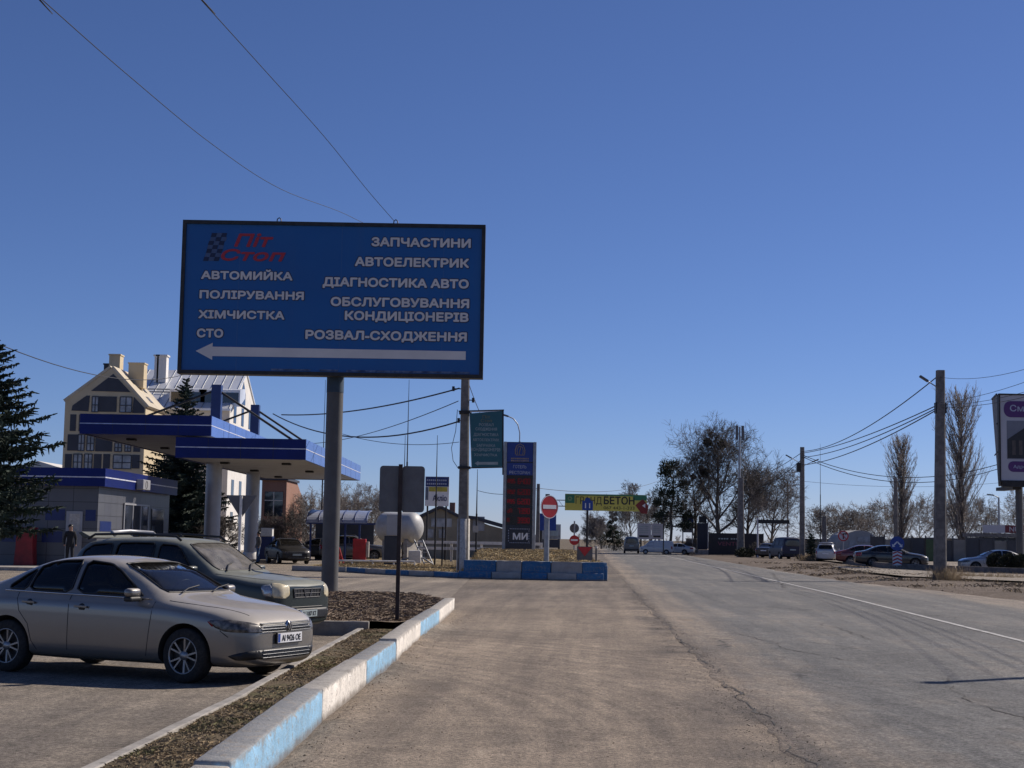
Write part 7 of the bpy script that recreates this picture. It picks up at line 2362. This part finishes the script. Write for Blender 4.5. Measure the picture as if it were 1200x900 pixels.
# --- left background
for k, (px, d, H, lb) in enumerate(((408, 128, 5.2, 'bare tree behind the wash shelter'), (433, 132, 5.6, 'bare tree between wash shelter and the big sign back'), (388, 140, 5.0, 'bare tree just behind the billboard pole'), (365, 124, 4.8, 'bare tree right of the brick house'))):
    bare_tree(H, 60 + k, 1.0, .10, .05, .1, tw=.018, label=lb, loc=ground_at(px, d), group='bare trees behind the station', twig_mat='twig_pale', levels=4, density=.8)
for k, (px, d, H, lb) in enumerate(((318, 112, 2.8, 'bare shrub in front of the brick house windows'), (340, 112, 3.4, 'bare shrub before the sunlit end wall of the brick house'), (262, 106, 2.6, 'bare dark bush right of the big spruce'))):
    bare_tree(H, 70 + k, 1.1, .06, .05, .1, tw=.014, label=lb, loc=ground_at(px, d), group='bare trees behind the station', twig_mat='twig', levels=4, density=.8)
for k, (px, d, lb) in enumerate(((806, 186, 'bare twiggy scrub left of the black sign pillar'), (893, 166, 'bare twiggy scrub at the foot of the boom post'))):
    bare_tree(1.7, 90 + k, 1.1, .05, .05, .05, tw=.02, label=lb, loc=ground_at(px, d), group='bare scrub by the bend', twig_mat='twig', levels=3, density=1.2, name='bare_shrub', cat='bush')
for k, (px, d, lb) in enumerate(((1166, 95.5, 'dark clipped bush in front of the silver car, left of the three'), (1181, 94.5, 'dark clipped bush in front of the silver car, middle of the three'), (1196, 94, 'dark clipped bush at the right edge, in front of the silver car'))):
    p = ground_at(px, d); p.z = .18
    leaf_bush(.52, .52, 80 + k, lb, p, 'hedge', 3000, .055, group='clipped bushes by the silver car')
# far tree belts that close the view
M['belt'] = mat('far_wood_twigs', (0.20, 0.175, 0.155), 0.95, 0, 0.3, .2)
def wood_belt(name, x0, x1, y, h, n, seed, label):
    rng = random.Random(seed)
    C = Twigs()
    for _ in range(n):
        a = Vector((rng.uniform(x0, x1), y + rng.uniform(-15, 15), -.2))
        hh = h * rng.uniform(.6, 1.1) * (1 + .3 * n2d(a.x, 0, .03, seed))
        d = Vector((rng.gauss(0, .08), 0, 1)).normalized()
        b = a + d * hh * .5
        C.seg(a, b, .12, .07); C.seg(b, a + d * hh, .07, .02)
        for _ in range(16):
            e = a + d * hh * rng.uniform(.25, .95)
            q = e + (d * rng.uniform(.5, 1) + rand_perp(d, rng) * .8).normalized() * hh * rng.uniform(.12, .3)
            C.seg(e, q, .04, .018)
            for _ in range(3):
                q2 = e + (q - e) * rng.uniform(.3, 1); C.seg(q2, q2 + (d + rand_perp(d, rng)).normalized() * hh * .1, .022, .014)
    o = C.build(name, M['belt'], None)
    tag(o, label, 'wood', kind='stuff')
wood_belt('far_wood', -190, 5, 400, 4, 200, 1, 'distant bare wood along the horizon left of the road')
wood_belt('far_wood', 15, 190, 380, 3.2, 200, 2, 'distant bare wood along the horizon right of the road')

# weeds
pa = pA.location
w = twig_bush(.9, .75, 1, 'dry weeds round the foot of the nearest power pole', (pa.x + .25, pa.y - .3, .08), n=320)
w = twig_bush(1.3, .7, 2, 'dry weeds round the foot of the second concrete pole', (pB.location.x + .6, pB.location.y - .5, .05), n=300, th=.012)
for k, (px, d, lb) in enumerate(((1135, 78, 'low dry grass tuft right of the nearest power pole'), (1160, 77, 'low dry grass tuft before the pale lane, left of the right edge one'), (1185, 76, 'low dry grass tuft at the right edge on the verge'))):
    twig_bush(.9, .35, 5 + k, lb, (xat(px, d), d, .1), n=150)
leaf_bush(1.1, .5, 44, 'dark scrub at the foot of the pole by the banner fence', (pC.location.x + .3, pC.location.y - 1.2, 0), 'hedge', 900, .12, 'roadside_shrub')

# ================================================================== WIRES
def wire(a, b, sag, r_, label, n=20):
    a, b = Vector(a), Vector(b)
    pts = []
    for k in range(n + 1):
        s = k / n
        p = a.lerp(b, s)
        p.z -= 4 * sag * s * (1 - s)
        pts.append(p)
    o = MB().tube(pts, r_, 5).build('overhead_wire', M['wire'])
    return tag(o, label, 'wire', 'overhead wires')
concrete_pole(-7.4, 3.0, 9.7, 'concrete pole outside the left edge that carries the two thin wires', .40, .26)
# two service wires coming over the camera's left
def wire3(pts_, r_, label):
    pts = [p if isinstance(p, Vector) else at(*p) for p in pts_]
    out = []
    for i in range(len(pts) - 1):
        p0, p1, p2, p3 = pts[max(0, i - 1)], pts[i], pts[i + 1], pts[min(len(pts) - 1, i + 2)]
        for k in range(8):
            t = k / 8
            out.append(.5 * ((2 * p1) + (p2 - p0) * t + (2 * p0 - 5 * p1 + 4 * p2 - p3) * t * t + (3 * p1 - p0 - 3 * p2 + p3) * t ** 3))
    out.append(pts[-1])
    o = MB().tube(out, r_, 5).build('overhead_wire', M['wire'])
    return tag(o, label, 'wire', 'overhead wires')
wire3([Vector((-7.5, 3, 9.5)), (20, -28, 20), (50, 0, 21), (150, 88, 26), (250, 170, 33), (330, 222, 40), (415, 256, 50), (480, 300, 58), (541, 426, 64.7)], .008, 'thin wire sagging from the upper left corner down behind the billboard')
wire3([Vector((-7.2, 3, 9.6)), (215, -24, 22), (236, 0, 23), (310, 82, 28), (380, 160, 34), (430, 222, 39), (462, 259, 41.4)], .008, 'steeper thin wire ending at the top edge of the billboard')
top = at(538, 455, dp_)
wire(top, at(330, 486, 90), .35, .035, 'thick cable from the concrete pole falling left towards the station')
wire(at(537, 494, dp_), at(320, 485, 92), 1.0, .035, 'nearly level cable from the concrete pole to the blue masts')
wire(at(537, 470, dp_), at(360, 520, 110), .4, .02, 'thin wire crossing behind the two station cables')
wire(at(538, 518, 100), at(390, 505, 110), .5, .02, 'faint wire low behind the big sign back')
wire(at(543, 430, dp_), at(563, 485, 80), .1, .016, 'short wire dropping to the teal banner frame')
pts = [at(536, 480, dp_), at(534, 505, dp_), at(529, 525, dp_), at(531, 540, dp_), at(537, 549, dp_)]
tag(MB().tube(pts, .014, 5).build('overhead_wire', M['wire']), 'loose cable hanging beside the concrete pole', 'wire', 'overhead wires')
A = lambda py: at(1100, py, 71.5)
B_ = lambda py: at(940, py, 136)
for k, (pa_, pb, sag, r_, lb) in enumerate(((440, 529, .8, .028, 'uppermost wire between the two concrete poles on the right'), (474, 531, .35, .028, 'second wire between the two concrete poles'), (477, 536, .45, .028, 'third wire between the two concrete poles'), (479, 545, .5, .03, 'lowest wire between the two concrete poles'))):
    wire(A(pa_), B_(pb), sag, r_, lb)
def right_wires():
    tip_ = gnd(1098, 801)
    k0 = (EYE + 7.0) / math.tan(R(SUN_EL))
    bx0, by0 = tip_.x + k0 * math.cos(R(SUN_AHEAD)), tip_.y + k0 * math.sin(R(SUN_AHEAD))
    for za, zb0_, sag, r_, lb in ((9.5, 8.4, 1.25, .010, 'uppermost wire leaving the nearest power pole to the right'), (8.3, 7.8, .7, .010, 'second wire leaving the nearest power pole to the right'), (8.2, 7.3, .8, .010, 'third wire leaving the nearest power pole to the right'), (8.1, 7.0, .8, .011, 'lowest wire leaving the nearest power pole to the right')):
        wire(Vector((pA.location.x + .1, 71.5, za)), Vector((bx0, by0, zb0_)), sag, r_, lb)
right_wires()
for k, (pb, px, py, d, sag, r_, lb) in enumerate(((530, 860, 560, 210, .8, .03, 'upper wire from the second concrete pole towards the bare trees'), (538, 868, 573, 170, .8, .03, 'lower wire from the second concrete pole to the pole by the banner'), (533, 1180, 541, 120, 1.6, .03, 'long sagging wire from the second concrete pole to the right'), (535, 1180, 546, 125, 1.8, .03, 'lower long sagging wire from the second concrete pole to the right'))):
    wire(B_(pb), at(px, py, d), sag, r_, lb)
for k, (a, b, sag, lb) in enumerate((((880, 556, 230), (1180, 565, 230), 1.2, 'far wire crossing behind the poplars'), ((630, 572, 125), (780, 560, 230), 1.0, 'far wire above the yellow banner'), ((630, 574, 125), (590, 560, 110), .3, 'short far wire left of the distant pole'), ((560, 575, 130), (630, 572, 125), .4, 'faint far wire behind the teal banner'), ((0, 404, 60), (240, 430, 120), 1.2, 'faint wire above the cream gabled house'))):
    wire(at(*a), at(*b), sag, .022, lb)
# pole that throws the wedge of shadow on the road: a lamp post standing outside the right edge
tip = gnd(1098, 801)
k_ = (EYE + 7.0) / math.tan(R(SUN_EL))
t = thing('lamp_post', 'tall lamp post outside the right edge, its shadow lying on the road', 'street lamp', (tip.x + k_ * math.cos(R(SUN_AHEAD)), tip.y + k_ * math.sin(R(SUN_AHEAD)), 0))
MB().tube([(0, 0, 0), (0, 0, EYE + 7.0)], [.16, .10], 10).build('pole', M['darkconcrete'], t)
MB().box((0, 0, EYE + 7.02), (.26, .26, .12)).build('cap', M['darksteel'], t)

# ================================================================== PEOPLE
def person(label, loc, rz, top, legs_, seed, h=1.75, stride=.12):
    root = thing('person', label, 'person', loc, rz)
    s = h / 1.75
    V = {'pel': (0, 0, .95), 'wst': (0, .0, 1.12), 'chs': (0, -.01, 1.34), 'nck': (0, 0, 1.49), 'hd0': (0, -.01, 1.58), 'hd1': (0, -.015, 1.68), 'hd2': (0, 0, 1.745),
         'shl': (.17, 0, 1.42), 'ell': (.235, .03, 1.15), 'wrl': (.23, -.06, .93), 'hnl': (.225, -.08, .84),
         'shr': (-.17, 0, 1.42), 'elr': (-.235, .03, 1.15), 'wrr': (-.23, -.06, .93), 'hnr': (-.225, -.08, .84),
         'hpl': (.09, 0, .90), 'knl': (.10, -stride * .7, .50), 'anl': (.10, -stride * .6, .09), 'tol': (.11, -stride * .6 - .16, .035),
         'hpr': (-.09, 0, .90), 'knr': (-.10, stride * .4, .50), 'anr': (-.10, stride, .09), 'tor': (-.11, stride - .16, .035)}
    rad = dict(pel=.15, wst=.14, chs=.16, nck=.06, hd0=.085, hd1=.10, hd2=.06, shl=.085, ell=.06, wrl=.045, hnl=.04, shr=.085, elr=.06, wrr=.045, hnr=.04, hpl=.105, knl=.072, anl=.055, tol=.045, hpr=.105, knr=.072, anr=.055, tor=.045)
    E = [('pel', 'wst'), ('wst', 'chs'), ('chs', 'nck'), ('nck', 'hd0'), ('hd0', 'hd1'), ('hd1', 'hd2'), ('chs', 'shl'), ('shl', 'ell'), ('ell', 'wrl'), ('wrl', 'hnl'), ('chs', 'shr'), ('shr', 'elr'), ('elr', 'wrr'), ('wrr', 'hnr'),
         ('pel', 'hpl'), ('hpl', 'knl'), ('knl', 'anl'), ('anl', 'tol'), ('pel', 'hpr'), ('hpr', 'knr'), ('knr', 'anr'), ('anr', 'tor')]
    ks = list(V)
    me = bpy.data.meshes.new('body')
    me.from_pydata([tuple(c * s for c in V[k]) for k in ks], [(ks.index(a), ks.index(b)) for a, b in E], [])
    o = link(bpy.data.objects.new('body', me))
    md = o.modifiers.new('skin', 'SKIN')
    for i, k in enumerate(ks):
        sv_ = me.skin_vertices[0].data[i]
        sv_.radius = (rad[k] * s, rad[k] * s * (.8 if k in ('pel', 'wst', 'chs') else 1))
        sv_.use_root = (k == 'pel')
    sb = o.modifiers.new('sub', 'SUBSURF'); sb.levels = sb.render_levels = 2
    dg = bpy.context.evaluated_depsgraph_get(); dg.update()
    m2 = bpy.data.meshes.new_from_object(o.evaluated_get(dg))
    o.modifiers.clear(); o.data = m2
    skin = mat('skin', (.36, .21, .15), .6, 0, .08, 6); shoe = M['black']
    for m in (top, legs_, skin, shoe): m2.materials.append(m)
    for p in m2.polygons:
        c = p.center / s
        p.use_smooth = True
        hand = c.z < .91 and abs(c.x) > .185
        p.material_index = 2 if (c.z > 1.50 or hand) else (0 if c.z > .93 or abs(c.x) > .19 else (1 if c.z > .09 else 3))
    o.parent = root
    hr = MB().lathe([(.001, 1.785 * s), (.06 * s, 1.775 * s), (.105 * s, 1.72 * s), (.112 * s, 1.66 * s), (.095 * s, 1.64 * s)], 18, 'Z', (0, .018 * s, 0)).build('hair', M['black'], root)
    return root
jk = mat('dark_jacket', (.015, .016, .02), .9, 0, .3, 8); jn = mat('blue_jeans', (.06, .12, .25), .9, 0, .2, 10); gj = mat('grey_jacket', (.14, .14, .14), .9, 0, .2, 8)
person('person in dark clothes standing before the shop door', (xat(84, 66.6), 66.4, .14), R(20), jk, jk, 1)
person('person in grey jacket and blue jeans beside the farther canopy column', (xat(303, 87), 87, 0), R(-60), gj, jn, 2)

# ================================================================== GROUND CLUTTER
rng = random.Random(5)
def blades(name, n, pos, label, mt='drygrass', h=(.04, .12), w_=.006, lean=.6):
    vs, fs = [], []
    for _ in range(n):
        x, y, z = pos()
        hh = rng.uniform(*h); az = rng.uniform(0, 6.28)
        dx, dy = math.cos(az), math.sin(az)
        l_ = abs(rng.gauss(0, lean))
        k = len(vs)
        sx_, sy_ = -dy * w_, dx * w_
        vs += [(x - sx_, y - sy_, z - .01), (x + sx_, y + sy_, z - .01), (x + dx * hh * l_ * .5 + sx_ * .7, y + dy * hh * l_ * .5 + sy_ * .7, z + hh * .6), (x + dx * hh * l_ * 1.2, y + dy * hh * l_ * 1.2, z + hh * (1 if l_ < .8 else .7))]
        fs += [(k, k + 1, k + 2), (k, k + 2, k + 3)]
    mb = MB(); mb.add(vs, fs)
    o = mb.build(name, M[mt], fix=False)
    return tag(o, label, 'grass', kind='stuff')
M['greenblade'] = mat('sparse_green_grass', (0.17, 0.165, 0.075), 0.95, 0, 0.3, 2)
def strip_pos():
    while True:
        y = 8.6 + 18.3 * rng.random() ** 1.5
        a, b = lerp_pts(THIN, y) + .02, lerp_pts(KERBX, y) - .17
        x = a + (b - a) * rng.random()
        if n2d(x, y, 1.4, 3) > rng.uniform(-.65, .35): return x, y, strip_z(x, y)
blades('dry_grass', 24000, strip_pos, 'short dry grass covering the strip between lot kerb and painted blocks', h=(.006, .022), w_=.0025, lean=2.0)
def strip_pos2():
    while True:
        x, y, z = strip_pos()
        if n2d(x, y, .8, 11) > .12: return x, y, z
blades('green_grass', 3000, strip_pos2, 'sparse green shoots in the dry grass strip', 'greenblade', h=(.008, .03), w_=.003, lean=1.4)
def patch_pos():
    y = 27.3 + 14.2 * rng.random(); a, b = -6.5, lerp_pts(KERBX, min(y, 36)) - .2 - max(0, (y - 37) * .25)
    x = a + (b - a) * rng.random()
    return x, y, patch_z(x, y)
M['litter'] = mat('dead_leaves', (0.19, 0.14, 0.10), 0.95, 0, 0.5, 3)
blades('leaf_litter', 16000, patch_pos, 'dead stalks and leaf litter on the soil patch', 'litter', h=(.015, .06), w_=.008, lean=2.2)
def mound_pos():
    x0 = -9 + 12.7 * rng.random(); t = .4 + 16 * rng.random() ** 1.5
    x = x0 + .052 * t * (x0 + 9.8) / 13.65; y = lerp_pts(FRONT, x0) + t
    return x, y, island_z(x, y)
M['straw'] = mat('straw_grass', (0.42, 0.33, 0.18), 0.95, 0, 0.4, 1.2, dirt=(.25, .16, .10), dirt_amt=.5)
blades('dry_grass', 26000, mound_pos, 'dry straw grass on the traffic island hump', 'straw', h=(.04, .11), w_=.012, lean=1.2)
def verge_pos():
    while True:
        y = 50 + 70 * rng.random(); u = lerp_pts(ROAD_R, y) + .4 + 7 * rng.random() ** 1.3
        x = u + .052 * y
        if n2d(x, y, .35, 21) > .1: return x, y, verge_z(x, y)
blades('dry_grass', 4000, verge_pos, 'thin dry grass tufts on the right verge', h=(.05, .18), w_=.010, lean=1.0)
# clods and pebbles swept against the kerb blocks
def clods(name, n, pos, size, mt, label):
    vs, fs = [], []
    ico = [(0, 0, 1), (.89, 0, .45), (.28, .85, .45), (-.72, .53, .45), (-.72, -.53, .45), (.28, -.85, .45), (.72, .53, -.45), (-.28, .85, -.45), (-.89, 0, -.45), (-.28, -.85, -.45), (.72, -.53, -.45), (0, 0, -1)]
    icf = [(0, 1, 2), (0, 2, 3), (0, 3, 4), (0, 4, 5), (0, 5, 1), (1, 6, 2), (2, 7, 3), (3, 8, 4), (4, 9, 5), (5, 10, 1), (6, 7, 2), (7, 8, 3), (8, 9, 4), (9, 10, 5), (10, 6, 1), (11, 7, 6), (11, 8, 7), (11, 9, 8), (11, 10, 9), (11, 6, 10)]
    for _ in range(n):
        x, y, z = pos(); s = size[0] * (size[1] / size[0]) ** (rng.random() ** 2.2)
        sx_, sy_, sz_ = s * rng.uniform(.7, 1.4), s * rng.uniform(.7, 1.4), s * rng.uniform(.4, .8)
        k = len(vs)
        for p in ico:
            j = rng.uniform(.75, 1.2)
            vs.append((x + p[0] * sx_ * j, y + p[1] * sy_ * j, z + p[2] * sz_ * j + sz_ * .3))
        fs += [tuple(k + i for i in f) for f in icf]
    mb = MB(); mb.add(vs, fs, False)
    return tag(mb.build(name, mt, fix=False), label, 'debris', kind='stuff')
def foot_pos():
    y = 8.6 + 25 * rng.random() ** 1.4
    x = lerp_pts(KERBX, y) + .03 + abs(rng.gauss(0, .28))
    return x, y, shoulder_z(x, y)
M['clod'] = mat('dried_mud', (0.24, 0.19, 0.145), 0.95, 0, 0.4, 8)
clods('dirt_clods', 1800, foot_pos, (.003, .011), M['clod'], 'dried mud crumbs and pebbles along the foot of the painted blocks')
def sh_pos():
    y = 8.6 + 30 * rng.random() ** 1.3
    x = -1.5 + 3.6 * rng.random() + .05 * y * rng.random()
    return x, y, shoulder_z(x, y)
clods('gravel', 2200, sh_pos, (.002, .007), M['clod'], 'fine gravel scattered over the dusty shoulder')
def edge_pos():
    y = 8.6 + 40 * rng.random() ** 1.3
    x = road_edges(y)[0] + rng.gauss(-.06, .16)
    return x, y, shoulder_z(x, y) + (.012 if x > road_edges(y)[0] else 0)
clods('gravel', 4200, edge_pos, (.003, .008), mat('asphalt_crumbs', (0.12, 0.108, 0.095), 0.95, 0, 0.4, 8), 'broken asphalt crumbs along the left edge of the road')
def verge_pos2():
    y = 45 + 60 * rng.random(); u = lerp_pts(ROAD_R, y) + .2 + 9 * rng.random()
    return u + .052 * y, y, verge_z(u + .052 * y, y)
clods('dirt_clods', 900, verge_pos2, (.02, .05), M['clod'], 'dirt clods on the right verge')
